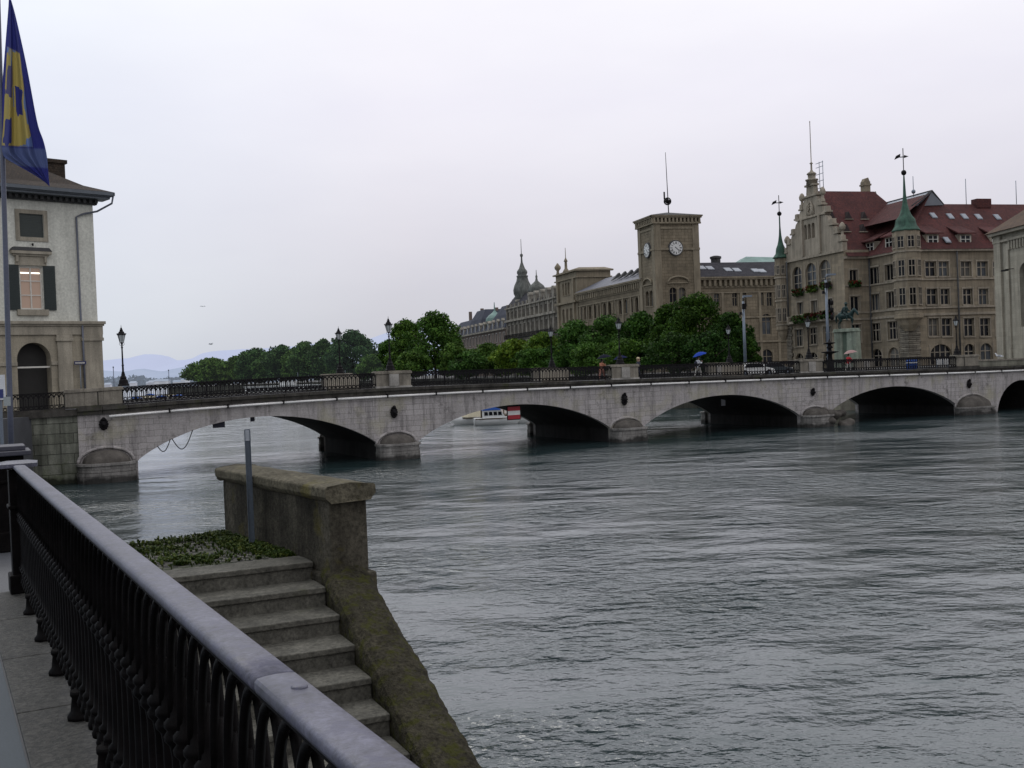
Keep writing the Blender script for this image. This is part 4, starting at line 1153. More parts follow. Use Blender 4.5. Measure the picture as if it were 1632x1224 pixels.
# eaves, gutter, roof
mb = MB(); mb.box(HF, s_l, .25, -.2, .25, zev, zev + .35)
for i in range(36): s = .2 - i * .45; mb.box(HF, s - .2, s, .25, .55, zev + .08, zev + .35)
mb.build('dentil_cornice', m_trim, hh)
mb = MB(); mb.box(HF, s_l, .9, -.3, 1.15, zev + .36, zev + .52); mb.box(HF, s_l, 1.0, -.3, 1.3, zev + .52, zev + .62)
for dd in (1.30,): mb.box(HF, s_l, 1.14, dd, dd + .16, zev + .60, zev + .85)
mb.box(HF, 1.0, 1.16, -13, 1.46, zev + .60, zev + .85)
mb.build('gutter', paint('zinc', (.10, .115, .13), .5, .3), hh)
mb = MB()
z0 = zev + .86
lv = [(0.0, 0.0), (1.6, .62), (4.2, 2.3), (7.6, 5.1)]
rings = []
for ins, h in lv:
    rings.append([HF.p(s_l - 20, 1.45 - ins, z0 + h), HF.p(1.12 - ins * 1.06, 1.45 - ins, z0 + h), HF.p(1.12 - ins * 1.06, -14 + ins, z0 + h), HF.p(s_l - 20, -14 + ins, z0 + h)])
for a, b_ in zip(rings, rings[1:]):
    for i in range(3):
        mb.poly([a[i], a[i + 1], b_[i + 1], b_[i]])
mb.poly(rings[-1])
rf = mb.build('roof', m_btile, hh, uvd=HF.u)
mb = MB(); q = HF.hit(84, 264, -8.5); mb.box(HF, q[0] - .9, q[0] + 1.0, -10, -8.5, zev + 2, q[1] + .25); mb.box(HF, q[0] - 1.05, q[0] + 1.15, -10.15, -8.35, q[1] + .25, q[1] + .55); mb.build('chimney', m_btile, rf, uvd=HF.u)
# downpipe
mb = MB(); sp_ = HF.hit(123, 400)[0]
mb.tube([HF.p(1.06, 1.36, zev + .62), HF.p(1.0, 1.2, zev + .05), HF.p(.2, .3, zev - .5), HF.p(sp_ + .5, .2, zev - .75), HF.p(sp_, .12, zev - 1.0), HF.p(sp_, .12, zc1 + .1), HF.p(sp_, .34, zc1 - .1), HF.p(sp_, .34, GZ)], .075, 8)
mb.build('downpipe', paint('downpipe_grey', (.10, .11, .14), .5), hh)
# street name plate: dark blue with an unreadable white line
r4 = hr(118, 137, 575.5, 581, d=.45)
sg_ = root('street_name_sign', 'small dark blue street name plate on a thin post by the pale house', 'sign', HF.p((r4[0] + r4[1]) / 2, .5, GZ))
mb = MB(); mb.box(HF, r4[0], r4[1], .47, .50, r4[2], r4[3]); mb.build('plate', paint('sign_blue', (.012, .018, .08), .4), sg_)
mb = MB(); x = r4[0] + .08; rnd = random.Random(2); zm_ = (r4[2] + r4[3]) / 2
while x < r4[1] - .12:
    l = rnd.uniform(.035, .06); mb.box(HF, x, x + l, .503, .512, zm_ - .06, zm_ + .05); x += l + .022
mb.build('lettering', m_wframe, sg_)
mb = MB(); mb.tube([HF.p((r4[0] + r4[1]) / 2, .44, GZ), HF.p((r4[0] + r4[1]) / 2, .44, r4[3])], .035, 8); mb.build('post', m_grey, sg_)
q = hitY(128.5, 585, 81.0); mb = MB(); mb.ball((q.x, q.y, q.z), .13, 10, 8); tag(mb.build('round_lamp', glow('soft_lamp', (.9, .88, .8), .6)), 'tiny round white lamp just below the street name plate', 'lamp')

# ------------------------------------------------------------------ town hall with red roofs (right)
AD = (-.27, .963)
cs0 = Vector((52.35, 140, 0))            # turret corner
STN = stone('townhall_stone', (0.30, 0.25, 0.18), (0.225, 0.19, 0.14), brick=(1.5, .42), nscale=.22, var=(.7, 1.2), bump=.3, streak=.25, mort=.75, bdist=.03, **ASH)
STL = stone('townhall_trim', (0.36, 0.31, 0.245), (0.29, 0.255, 0.20), nscale=.5, var=(.7, 1.15), streak=.3, **ASH)
RUS = stone('rusticated_stone', (0.27, 0.24, 0.19), (0.18, 0.16, 0.13), brick=(1.1, .5), nscale=.4, var=(.6, 1.2), bump=.9, mort=.35, msize=.03, bdist=.08, **ASH)
RED = stone('red_roof_tiles', (0.098, 0.030, 0.026), (0.062, 0.021, 0.021), brick=(.25, .22), nscale=.3, var=(.6, 1.35), bump=.8, mort=.5, bdist=.04, rough=.85, fine=5)
COP = stone('green_copper', (0.055, 0.125, 0.085), (0.03, 0.075, 0.055), nscale=1.2, var=(.5, 1.4), bump=.3, streak=.4, rough=.7)
SLT = stone('slate_roof', (0.05, 0.048, 0.055), (0.03, 0.03, 0.036), brick=(.4, .25), nscale=.25, var=(.7, 1.3), bump=.5, mort=.6, rough=.85, spec=.12)
FLW = leafmat('red_flowers', (.11, .010, .009), (.07, .007, .007), (.02, .045, .015), .1)
GRN = leafmat('box_greens', (.02, .05, .015), (.04, .08, .02), (.05, .09, .02), .1)
th = root('town_hall', 'grand stone town hall with stepped gable, red tiled roofs and green copper turrets', 'building', (48, 147, GZ))
def dirF(o, towards): return Fr(o[0], o[1], towards[0], towards[1])
A2 = Vector((cs0.x - .27 * 8.3, cs0.y + .963 * 8.3, 0))           # inner corner
A3 = Vector((A2.x - .963 * 3.97, A2.y - .27 * 3.97, 0))           # outer corner of the gable wing
GW = 15.4
A4 = Vector((A3.x - .27 * GW, A3.y + .963 * GW, 0))
FG = Fr(A4.x, A4.y, .27, -.963)        # gable face, s 0..GW
FRt = Fr(A3.x, A3.y, .963, .27)        # return face, s 0..3.97
FB = Fr(A2.x, A2.y, .27, -.963)        # wing B, s 0..8.3
FC = Fr(cs0.x, cs0.y, .963, .27)       # wing C, s 0..40
ZE = FC.hit(1530, 396)[1]; ZG = FG.hit(1334, 401)[1]
DP = .35
def mkwins(fr, specs, s0, s1, z0, z1, mat_, name='wall', arch=.9, dep=DP, nxz=(2, 2), par=None, back=True, fm_=None):
    par = par or th; hs = []
    for sp in specs:
        r = fr.rect(*sp[:4]); ar_ = sp[4] if len(sp) > 4 else 0
        hs.append((r[0], r[1], max(r[2], z0 + .01), min(r[3], z1 - .01), ar_))
    mb = MB(); facade(mb, fr, s0, s1, z0, z1, [h if h[4] else h[:4] for h in hs], dep)
    mb.build(name, mat_, par, uvd=fr.u)
    for h, sp in zip(hs, specs):
        n = sp[5] if len(sp) > 5 else nxz
        window(par, fr, h if h[4] else h[:4], fm_ or STL, n[0], n[1], dep, sill=not h[4], surround=.16, fw_=.09, bar=.075)
    return hs
# gable face
gw = [(1263, 1278, 425, 465, 1, (2, 3)), (1284, 1301, 419, 461, 1, (2, 3)), (1305.5, 1324, 414, 458, 1, (2, 3)),
      (1271, 1280, 482, 501, 0, (2, 1)), (1293, 1303, 479, 498.5, 0, (2, 1)), (1316.5, 1327, 476, 496, 0, (2, 1)),
      (1267, 1280, 525, 552, 0, (3, 2)), (1289, 1303, 522, 549, 0, (3, 2)), (1312, 1326, 520, 546, 0, (3, 2)),
      (1268, 1281, 563, 585, 1, (2, 2)), (1289.5, 1303.5, 561.5, 584, 1, (2, 2)), (1312.5, 1325, 560, 583, 1, (2, 2))]
gh = mkwins(FG, gw, 0, GW, GZ, ZG, STN, 'gable_wall')
# stepped gable on top
ccx = GW / 2
def hz(px, y): return FG.hit(px, y)[1]
steps_ = [(7.7, ZG), (7.7, ZG + 1.323), (6.6, ZG + 2.572), (5.2, ZG + 3.822), (4.0, ZG + 4.851), (3.2, ZG + 6.174), (2.0, ZG + 7.718), (1.3, ZG + 8.967), (.8, ZG + 8.967), (.75, ZG + 10.290)]
out = [(ccx - a, z) for a, z in steps_] + [(ccx + a, z) for a, z in reversed(steps_)]
poly = []
tg_h = [(ccx - .95 - .95 + i * 1.05 - .12, ccx - .95 - .95 + i * 1.05 + .68, ZG + 2.646, ZG + 4.851, 1.0) for i in range(3)]
# gable built as a facade with holes inside a polygon: centre strip with openings, sides as polygons
mb = MB()
cl, cr_ = ccx - 2.2, ccx + 2.2
facade(mb, FG, cl, cr_, ZG, ZG + 5.586, tg_h, .5, d=.12)
for sg in (-1, 1):
    e = ccx + sg * 2.2
    pts = [(e, ZG)] + [(ccx + sg * a, z) for a, z in steps_[0:1]] + [(ccx + sg * 7.7, ZG + 1.176), (ccx + sg * 7.0, ZG + 1.250), (ccx + sg * 6.7, ZG + 2.352), (ccx + sg * 6.0, ZG + 2.499), (ccx + sg * 5.5, ZG + 3.675), (ccx + sg * 4.8, ZG + 3.822), (ccx + sg * 4.2, ZG + 5.145), (ccx + sg * 3.6, ZG + 5.586), (e, ZG + 5.586)]
    if sg < 0: pts = pts[::-1]
    mb.extr(FG, pts, .12, -.6)
top = [(cl - 1.4, ZG + 5.587), (cr_ + 1.4, ZG + 5.587), (ccx + 2.9, ZG + 6.909), (ccx + 2.2, ZG + 7.056), (ccx + 1.7, ZG + 8.526), (ccx + 1.1, ZG + 8.673), (ccx + .9, ZG + 10.143), (ccx - .9, ZG + 10.143), (ccx - 1.1, ZG + 8.673), (ccx - 1.7, ZG + 8.526), (ccx - 2.2, ZG + 7.056), (ccx - 2.9, ZG + 6.909)]
mb.extr(FG, top, .12, -.6)
mb.poly([FG.p(cl, -.6, ZG), FG.p(cr_, -.6, ZG), FG.p(cr_, -.6, ZG + 5.586), FG.p(cl, -.6, ZG + 5.586)])
gb = mb.build('stepped_gable', STL, th, uvd=FG.u)
mb = MB()
for sg in (-1, 1):
    e = ccx + sg * 2.3; mb.box(FG, e - .22, e + .22, .12, .42, ZG + 0.221, ZG + 5.586)
for zz, w_ in ((ZG + 5.586, 3.9), (ZG + 8.599, 1.9), (ZG + 10.143, 1.15)): mb.box(FG, ccx - w_, ccx + w_, -.7, .34, zz, zz + .28)
for sg in (-1, 1):
    for a, z in ((7.3, ZG + 1.250), (6.35, ZG + 2.462), (5.15, ZG + 3.785), (3.9, ZG + 5.792), (2.55, ZG + 7.019)):
        mb.box(FG, ccx + sg * a - .55, ccx + sg * a + .55, -.7, .3, z, z + .25)
        mb.extr(FG, [(ccx + sg * a - .4, z + .25), (ccx + sg * a + .4, z + .25), (ccx + sg * a + .3, z + .9), (ccx + sg * a - .3, z + .9)], -.5, .2)
# ball finials and a niche relief
    mb.lathe(FG.p(ccx + sg * 7.3, -.2, ZG + 1.837), [(.35, 0), (.22, .4), (.18, .9), (.42, 1.1), (.5, 1.5), (.3, 1.9), (.1, 2.1)], 8)
    mb.lathe(FG.p(ccx + sg * 2.75, -.2, ZG + 7.497), [(.35, 0), (.22, .4), (.18, .9), (.40, 1.1), (.46, 1.5), (.3, 1.9), (.1, 2.1)], 8)
for i in range(3):
    for sg in (-1, 1):
        mb.tube([FG.p(ccx + sg * (.2 + .35 * i), .2, ZG + 6.027), FG.p(ccx + sg * (.6 + .1 * i), .3, ZG + 6.542 + i * .3), FG.p(ccx + sg * .2, .2, ZG + 7.056 + i * .4)], .12, 6)
mb.build('gable_ornament', STL, gb, uvd=FG.u, bevel=.03)
mb = MB(); cpt = FG.p(ccx, -.25, ZG + 10.327)
mb.lathe(cpt, [(.85, 0), (.8, .6), (.95, .63), (.95, .8), (.55, .9), (.6, 1.5), (.75, 1.55), (.6, 1.75), (.25, 1.95), (.14, 2.2), (.12, 3.0), (.28, 3.1), (.07, 3.3), (.05, 9.0), (.09, 9.1), (.02, 9.25)], 8)
mb.build('finial_mast', STL, gb)
mb = MB()
for k, sg in enumerate((0, 1)):
    b0 = FG.p(ccx + 1.5 + 0.9 * k, -.6, 0)
    mb.tube([Vector((b0.x, b0.y, ZG + 8.453)), Vector((b0.x, b0.y, ZG + 13.377))], .05, 5)
for z in (9.6, 10.6, 11.6, 12.6, 13.2):
    mb.box(FG, ccx + .6, ccx + 2.5, -.62, -.58, ZG + z, ZG + z + .07)
mb.build('aerial_ladder', m_grey, gb)
# cornice bands
mb = MB()
mb.box(FG, -.3, GW + .3, .0, .30, ZG - .15, ZG + .18)
zb1 = FG.hit(1290, 513)[1]; mb.box(FG, -.1, GW + .1, .0, .25, zb1 - .25, zb1 + .1)
for (a, b_, c, d_) in ((FRt, 0, 3.97, .15), (FB, 0, 8.3, .2), (FC, 0, 40, .2)):
    for yy, h in ((488.5, .16), (499, .22), (444, .14)):
        zz = FC.hit(1530, yy)[1]; mb.box(a, b_, c, .0, d_, zz - h, zz + h * .4)
    mb.box(a, b_, c, .0, d_ + .25, ZE - .35, ZE)
mb.build('string_course', STL, th, uvd=FC.u)
# balcony and flower boxes
mb = MB(); mb.box(FG, 1.0, GW - .6, .0, .75, zb1 - .1, zb1 + .12); mb.box(FG, 1.0, GW - .6, .62, .75, zb1 + .12, zb1 + .25)
for i in range(9): s = 1.1 + i * 1.7; mb.box(FG, s, s + .35, .55, .8, zb1 + .12, zb1 + 1.05)
mb.box(FG, 1.0, GW - .6, .6, .72, zb1 + .9, zb1 + 1.0)
mb.build('balcony', STL, th, uvd=FG.u)
def flowers(fr, x0, x1, y0, y1, d, label):
    s0, s1, z0, z1 = fr.rect(x0, x1, y0, y1, d)
    r = root('flower_box', label, 'flower box', fr.p((s0 + s1) / 2, d, z0), 'flower boxes on the town hall')
    mb = MB(); mb.box(fr, s0, s1, d - .25, d, z0, z0 + .3); mb.build('box', m_trim, r)
    rnd = random.Random(int(x0 * 7 + y0))
    for nm, mt, lo, hi, n in (('leaves', GRN, -.35, .7, 170), ('blossoms', FLW, .1, .7, 80)):
        mb = MB()
        for i in range(n):
            c = fr.p(rnd.uniform(s0, s1), d + rnd.uniform(-.2, .3), z0 + rnd.uniform(lo, hi) * (z1 - z0 + .3))
            v1 = Vector((rnd.gauss(0, 1), rnd.gauss(0, 1), rnd.gauss(0, 1))).normalized() * .13; v2 = v1.orthogonal().normalized() * .13
            mb.poly([c - v1 - v2, c + v1 - v2, c + v1 + v2, c - v1 + v2])
        mb.build(nm, mt, r)
FN = ['left', 'middle', 'right']
for i, (a, b_, y0, y1) in enumerate(((1264, 1279, 461, 468), (1286, 1301, 455, 462), (1308, 1324, 450, 457))):
    flowers(FG, a, b_, y0, y1, .35, f'red flower box under the {FN[i]} tall round-arched window of the gable front')
for i, (a, b_, y0, y1) in enumerate(((1263, 1281, 503, 511), (1283, 1303, 499, 507), (1307, 1327, 495, 503))):
    flowers(FG, a, b_, y0, y1, .95, f'broad red flower box on the {FN[i]} part of the gable front balcony')
flowers(FRt, 1354, 1371, 448, 454, .35, 'red flower box under the upper window of the narrow side wall beside the gable')
# return face, wing B, wing C
mkwins(FRt, [(1354, 1367, 430, 450, 0, (2, 1)), (1355.5, 1370, 472, 496, 0, (2, 1)), (1357.5, 1372, 517, 545, 0, (2, 2)), (1358, 1372, 557, 585, 1)], 0, 3.97, GZ, ZE + .9, STN, 'side_wall')
mkwins(FB, [(1384, 1401, 426, 453, 0, (3, 1)), (1410.5, 1427.5, 421, 446.5, 0, (3, 1)), (1387, 1402, 468.6, 495, 0, (3, 1)), (1413, 1429, 464.5, 491, 0, (3, 1)),
            (1388.5, 1403.5, 515, 544, 0, (3, 2)), (1415, 1431, 512, 541, 0, (3, 2)), (1390, 1406, 556, 590, 1, (2, 2)), (1416, 1433, 553.6, 588, 1, (2, 2))], 0, 8.3, GZ, ZE, STN, 'river_wall')
cw = []
for a, b_ in ((1474.5, 1492), (1496, 1512), (1531, 1548), (1557, 1574), (1582.6, 1599), (1606, 1622)): cw.append((a, b_, 416.5, 440.5, 0, (2, 2)))
for a, b_ in ((1477, 1494), (1499, 1513.5), (1534.7, 1550), (1560, 1575), (1585, 1600), (1609, 1624)): cw.append((a, b_, 460, 485.5, 0, (2, 2)))
for a, b_ in ((1480, 1496), (1501, 1517), (1536.5, 1552.5), (1562, 1578), (1587, 1602), (1611, 1626)): cw.append((a, b_, 507, 536, 0, (2, 2)))
cw += [(1483, 1517.5, 548.6, 590, .85, (4, 2)), (1537.5, 1554, 548, 590, 1, (2, 2)), (1563, 1582, 547, 590, 1, (2, 2))]
mkwins(FC, cw, 0, 40, GZ, ZE, STN, 'square_wall')
mb = MB()   # hidden bodies
mb.poly([FG.p(0, 0, GZ), FG.p(0, -30, GZ), FG.p(0, -30, ZG), FG.p(0, 0, ZG)])
mb.poly([FC.p(40, 0, GZ), FC.p(40, -24, GZ), FC.p(40, -24, ZE), FC.p(40, 0, ZE)])
mb.build('end_wall', STN, th, uvd=FG.u)
# roofs
ZR1 = 30.0
mb = MB()
def RC(s, a, z): # s along c from gable plane, a along river direction from A3
    return Vector((A3.x + .963 * s - .27 * a, A3.y + .27 * s + .963 * a, z))
h_ = GW / 2
e = .6
# gable roof: slightly kicked eaves
mb.poly([RC(.3, -e, ZG - .9), RC(16, -e, ZG - .9), RC(16, 1.2, ZG + .9), RC(.3, 1.2, ZG + .9)])
mb.poly([RC(.3, 1.2, ZG + .9), RC(16, 1.2, ZG + .9), RC(10.5, h_, ZR1), RC(.3, h_, ZR1)])
mb.poly([RC(.3, GW, ZG), RC(.3, h_, ZR1), RC(10.5, h_, ZR1), RC(16, GW, ZG)])
mb.poly([RC(16, 1.2, ZG + .9), RC(16, GW, ZG), RC(10.5, h_, ZR1)])
r1 = mb.build('red_roof', RED, th, uvd=FC.u)
mb = MB()
NBf = 28.0
ov = .55
mb.poly([FB.p(-2, ov, ZE - .1), FB.p(8.3 + ov, ov, ZE - .1), FB.p(8.3 - 1.2, -1.4, ZE + 2.0), FB.p(-2, -1.4, ZE + 2.0)])
mb.poly([FB.p(-2, -1.4, ZE + 2.0), FB.p(7.1, -1.4, ZE + 2.0), FB.p(3.2, -8, NBf), FB.p(-6, -8, NBf)])
mb.poly([FC.p(-ov, ov, ZE - .1), FC.p(40, ov, ZE - .1), FC.p(40, -1.2, ZE + 2.0), FC.p(1.4, -1.2, ZE + 2.0)])
mb.poly([FC.p(1.4, -1.2, ZE + 2.0), FC.p(40, -1.2, ZE + 2.0), FC.p(40, -6.2, 26.6), FC.p(6.6, -6.2, 26.6)])
mb.poly([FC.p(6.6, -6.2, 26.6), FC.p(40, -6.2, 26.6), FC.p(40, -12, 20), FC.p(6.6, -12, 20)])
r2 = mb.build('red_roof', RED, th, uvd=FC.u)
mb = MB()
a = FC.p(8.0, -5.2, 28.1); bq = FC.p(8.0, -19, 28.1)
mb.poly([FC.p(7.3, -4.7, 27.78), FC.p(8.0, -5.0, 28.2), FC.p(8.0, -20, 28.2), FC.p(7.3, -20, 27.78)])
mb.poly([FC.p(8.0, -5.0, 28.2), FC.p(10.6, -6, 26.4), FC.p(10.6, -20, 26.4), FC.p(8.0, -20, 28.2)])
mb.poly([FC.p(5.0, -5.6, 26.2), FC.p(8.0, -5.0, 28.15), FC.p(10.5, -5.8, 26.4)])
mb.build('glazed_ridge', glassmat('skylight_glass', (.25, .27, .30), .15, .1), r2)
mb = MB(); mb.poly([FC.p(1.6, -3.0, 24.2), FC.p(7.3, -4.7, 27.76), FC.p(7.3, -20, 27.76), FC.p(1.6, -20, 24.2)]); mb.build('upper_roof', RED, r2, uvd=FG.u)
mb = MB(); mb.tube([FC.p(8.0, -4.9, 28.25), FC.p(8.0, -20, 28.25)], .10, 5); mb.tube([FC.p(8.0, -4.9, 28.25), FC.p(10.6, -5.9, 26.5)], .10, 5); mb.tube([FC.p(8.0, -4.9, 28.25), FC.p(4.6, -4.8, 26.1)], .1, 5); mb.build('ridge_frame', m_trim, r2)
# chimneys
for px, y0, w_, s_ in ((1379, 290, .5, 0), (1391, 312, .5, 0)):
    mb = MB()
    q = hitY(px, y0, 158)
    f = Fr(q.x, 158, .963, .27); mb.box(f, -w_, w_, -.5, .5, 20, q.z); mb.box(f, -w_ - .12, w_ + .12, -.62, .62, q.z - .6, q.z - .35)
    mb.extr(f, [(-w_, q.z + .002), (w_, q.z + .002), (w_ * .5, q.z + .6), (-w_ * .5, q.z + .45)], -.4, .4)
    mb.build('chimney', STN, r1, uvd=FC.u)
mb = MB(); q = FC.hit(1562, 318, -6.2); mb.box(FC, q[0] - 1.2, q[0] + 1.2, -6.6, -5.4, 26, q[1]); mb.build('chimney', RED, r2)
# triangular red dormer vents on the gable roof
def on_roof(px, y, P0, N_):
    r = ray(px, y); t = (P0 - EYE).dot(N_) / r.dot(N_); return EYE + r * t
p0, p1, p2 = RC(.3, 1.2, ZG + .9), RC(16, 1.2, ZG + .9), RC(10.5, h_, ZR1)
N1 = (p1 - p0).cross(p2 - p0).normalized()
fd = Fr(A3.x, A3.y, .963, .27)
for px, y in ((1325, 348), (1352, 349), (1377, 349), (1348.5, 369), (1375, 369)):
    c = on_roof(px, y, p0, N1); f = Fr(c.x, c.y, .963, .27)
    mb = MB(); mb.prism([f.p(-.5, .2, c.z), f.p(.5, .2, c.z), f.p(0, .2, c.z + 1.05)], [f.p(-.5, -.4, c.z), f.p(.5, -.4, c.z), f.p(0, -1.6, c.z + 1.05)])
    o = mb.build('dormer', paint('dormer_dark', (.02, .012, .012), .7), r1)
    mb = MB(); mb.box(f, -.68, .68, .1, .3, c.z - .12, c.z + .0); mb.build('frame', STL, o)
# roof lights and dormers on wing C and wing B
q0_, q1_, q2_ = FC.p(1.4, -1.2, ZE + 2.0), FC.p(40, -1.2, ZE + 2.0), FC.p(40, -6.2, 26.6)
N2 = (q1_ - q0_).cross(q2_ - q0_).normalized(); upv = (q2_ - q1_).normalized(); uc = Vector((FC.u[0], FC.u[1], 0))
for px, y in ((1487, 344), (1514, 345.3), (1536.7, 345.6), (1559, 346), (1589, 346.5), (1508.5, 383)):
    c = on_roof(px, y, q0_, N2) + N2 * (.06 if N2.z > 0 else -.06); nn = N2 if N2.z > 0 else -N2
    mb = MB(); mb.prism([c - uc * .42 - upv * .6, c + uc * .42 - upv * .6, c + uc * .42 + upv * .6, c - uc * .42 + upv * .6], [c - uc * .36 - upv * .5 + nn * .12, c + uc * .36 - upv * .5 + nn * .12, c + uc * .36 + upv * .5 + nn * .12, c - uc * .36 + upv * .5 + nn * .12])
    mb.build('roof_light', MATS['skylight_glass'], r2)
def dormer(fr, x0, x1, y0, y1, par, d=-.3):
    s0, s1, z0, z1 = fr.rect(x0, x1, y0, y1, d)
    mb = MB(); mb.box(fr, s0 - .15, s1 + .15, d - 2.5, d, z0 - .3, z1 + .2)
    o = mb.build('dormer', STL, par, uvd=fr.u)
    mb = MB(); mb.box(fr, s0 + .12, s1 - .12, d + .004, d + .02, z0, z1); mb.build('pane', GLASS, o)
    mb = MB()
    for i in range(3): s = s0 + .1 + (s1 - s0 - .2) * i / 2; mb.box(fr, s - .05, s + .05, d + .02, d + .06, z0, z1)
    zz = z0 + (z1 - z0) * .6; mb.box(fr, s0 + .1, s1 - .1, d + .02, d + .05, zz - .04, zz + .04); mb.build('frame', m_wframe, o)
    mb = MB(); mb.prism([fr.p(s0 - .6, d + .45, z1 + .2), fr.p(s1 + .6, d + .45, z1 + .2), fr.p(s1 + .3, d - 3.4, z1 + 1.9), fr.p(s0 - .3, d - 3.4, z1 + 1.9)], [fr.p(s0 - .6, d + .45, z1 + .36), fr.p(s1 + .6, d + .45, z1 + .36), fr.p(s1 + .3, d - 3.4, z1 + 2.1), fr.p(s0 - .3, d - 3.4, z1 + 2.1)])
    mb.build('dormer_roof', RED, o, uvd=fr.u)
dormer(FC, 1478, 1495, 375.6, 390, r2); dormer(FC, 1530, 1547, 375.6, 390, r2); dormer(FC, 1580, 1597, 376, 391, r2)
dormer(FB, 1381, 1393, 388, 402, r2); dormer(FB, 1411.5, 1423.5, 380, 395.5, r2)
# corner turret
def turret(cx, cy, rr, zb, zt, name_rows, par, sc=1.0, spire=9.5, vane=2.2, n=8, cap=1.3):
    c = Vector((cx, cy, 0)); mb = MB(); a0 = math.pi / 8
    mb.lathe(c, [(rr * .35, zb - 2.2), (rr * .7, zb - 1.4), (rr * .85, zb - .8), (rr + .1, zb - .5), (rr + .1, zb), (rr, zb + .05), (rr, zt)], n, a0, sm=False)
    t = mb.build('turret', STN, par, uvd=(1, 0))
    mb = MB(); mb.lathe(c, [(rr + .05, zt), (rr * cap + .1, zt + .1), (rr * cap, zt + .22), (rr * .80, zt + .75 * sc), (rr * .76, zt + 1.1 * sc), (rr * .70, zt + 1.55 * sc), (rr * .46, zt + 2.1 * sc), (rr * .31, zt + 2.75 * sc), (rr * .19, zt + 3.6 * sc), (rr * .115, zt + 4.8 * sc), (.10, zt + spire), (.06, zt + spire + .6)], n * 2 if n < 12 else n, a0, sm=True)
    mb.build('copper_spire', COP, t)
    mb = MB(); zt2 = zt + spire + .6
    mb.tube([c + Vector((0, 0, zt2 - .3)), c + Vector((0, 0, zt2 + vane + 1.2))], .06, 5); mb.ball(c + Vector((0, 0, zt2)), .36, 8, 6)
    f = Fr(cx, cy, 1, -.1)
    mb.box(f, -1.0, .2, -.02, .02, zt2 + vane, zt2 + vane + .12); mb.extr(f, [(-1.15, zt2 + vane - .25), (-.4, zt2 + vane + .05), (-.35, zt2 + vane + .5), (-.9, zt2 + vane + .25)], -.03, .03)
    mb.extr(f, [(.1, zt2 + vane - .1), (.7, zt2 + vane + .1), (.1, zt2 + vane + .3)], -.03, .03)
    mb.build('weather_vane', m_iron, t)
    for z0, z1 in name_rows:
        for k in range(n):
            a = a0 + math.pi / n + 2 * math.pi * k / n
            nx_, ny_ = math.cos(a), math.sin(a)
            if ny_ > .35: continue
            ap = rr * math.cos(math.pi / n)
            f = Fr(cx + nx_ * ap, cy + ny_ * ap, -ny_, nx_); w_ = rr * math.sin(math.pi / n) * .58
            mb = MB(); mb.box(f, -w_ - .1, -w_, .0, .1, z0, z1); mb.box(f, w_, w_ + .1, .0, .1, z0, z1); mb.box(f, -w_ - .1, w_ + .1, .0, .14, z0 - .15, z0); mb.box(f, -w_ - .1, w_ + .1, .0, .12, z1, z1 + .12)
            mb.box(f, -.045, .045, .03, .08, z0, z1); mb.box(f, -w_, w_, .03, .07, z0 + (z1 - z0) * .6, z0 + (z1 - z0) * .6 + .09)
            wo = mb.build('window', STL, t, uvd=f.u)
            mb = MB(); mb.poly([f.p(-w_, .02, z0), f.p(w_, .02, z0), f.p(w_, .02, z1), f.p(-w_, .02, z1)]); mb.build('pane', GLASS, wo)
    for z in [r[0] - .5 for r in name_rows]:
        mb = MB(); mb.lathe(c, [(rr + .16, z - .15), (rr + .16, z + .05)], n, a0, sm=False); mb.build('band', STL, t)
    return t
def zy(px, y, Y): return hitY(px, y, Y).z
tc = FC.p(.2, -.15, 0); TY = tc.y
turret(tc.x - .1, tc.y - .1, 1.72, zy(1446, 501, TY), zy(1446, 369, TY), [(zy(1446, 395, TY), zy(1446, 378, TY)), (zy(1446, 440, TY), zy(1446, 416, TY)), (zy(1446, 486, TY), zy(1446, 460, TY))], th, spire=7.1, vane=2.0, cap=1.0)
mb = MB(); f = Fr(tc.x, tc.y, .963, .27)
z = GZ; k = 0
while z < zy(1446, 520, TY):
    g = .18 if k % 2 else .32; f3 = FC; mb.box(FC, -.3, 1.3 + g, -1.2, .22, z, z + .46); mb.box(FC, -.35, -.0, -1.4 - g, .25, z, z + .46); z += .5; k += 1
mb.build('rusticated_corner', RUS, th, uvd=FC.u, bevel=.06)
# small turret at the far corner of the gable front
t2 = FG.p(-.6, .4, 0)
turret(t2.x, t2.y, .98, zy(1247, 520, t2.y), zy(1246, 412, t2.y), [(zy(1246, 437, t2.y), zy(1246, 424, t2.y)), (zy(1246, 474, t2.y), zy(1246, 455, t2.y)), (zy(1246, 512, t2.y), zy(1246, 492, t2.y))], th, spire=6.2, vane=1.6, cap=1.2)
mb = MB(); z = GZ; k = 0
while z < zy(1250, 522, t2.y):
    g = .2 if k % 2 else .5; mb.box(FG, -.2, .9 + g, .0, .2, z, z + .46); z += .5; k += 1
mb.build('rusticated_corner', RUS, th, uvd=FG.u, bevel=.05)
q = FC.hit(1525, 470)[0]
for pa, pb in ((FB.p(.25, .15, ZE - .2), FB.p(.25, .15, GZ)), (FC.p(q, .3, ZE - .2), FC.p(q, .3, GZ)), (FG.p(.9, .35, ZG), FG.p(.9, .35, zb1 + .2))):
    mb = MB(); mb.tube([pa, pb], .12, 8); mb.build('downpipe', m_trim, th)
for px, y0, y1 in ((1540, 285, 322), (1620, 288, 322), (1456, 281, 310)):
    q = FC.hit(px, y1, -6.2); q2_z = FC.hit(px, y0, -6.2)[1]
    mb = MB(); mb.tube([FC.p(q[0], -6.2, q[1] - .3), FC.p(q[0], -6.2, q2_z)], .05, 5)
    if px == 1456: mb.ball(FC.p(q[0], -6.2, q[1] + .4), .3, 8, 6)
    mb.build('aerial_rod', m_grey, r2)
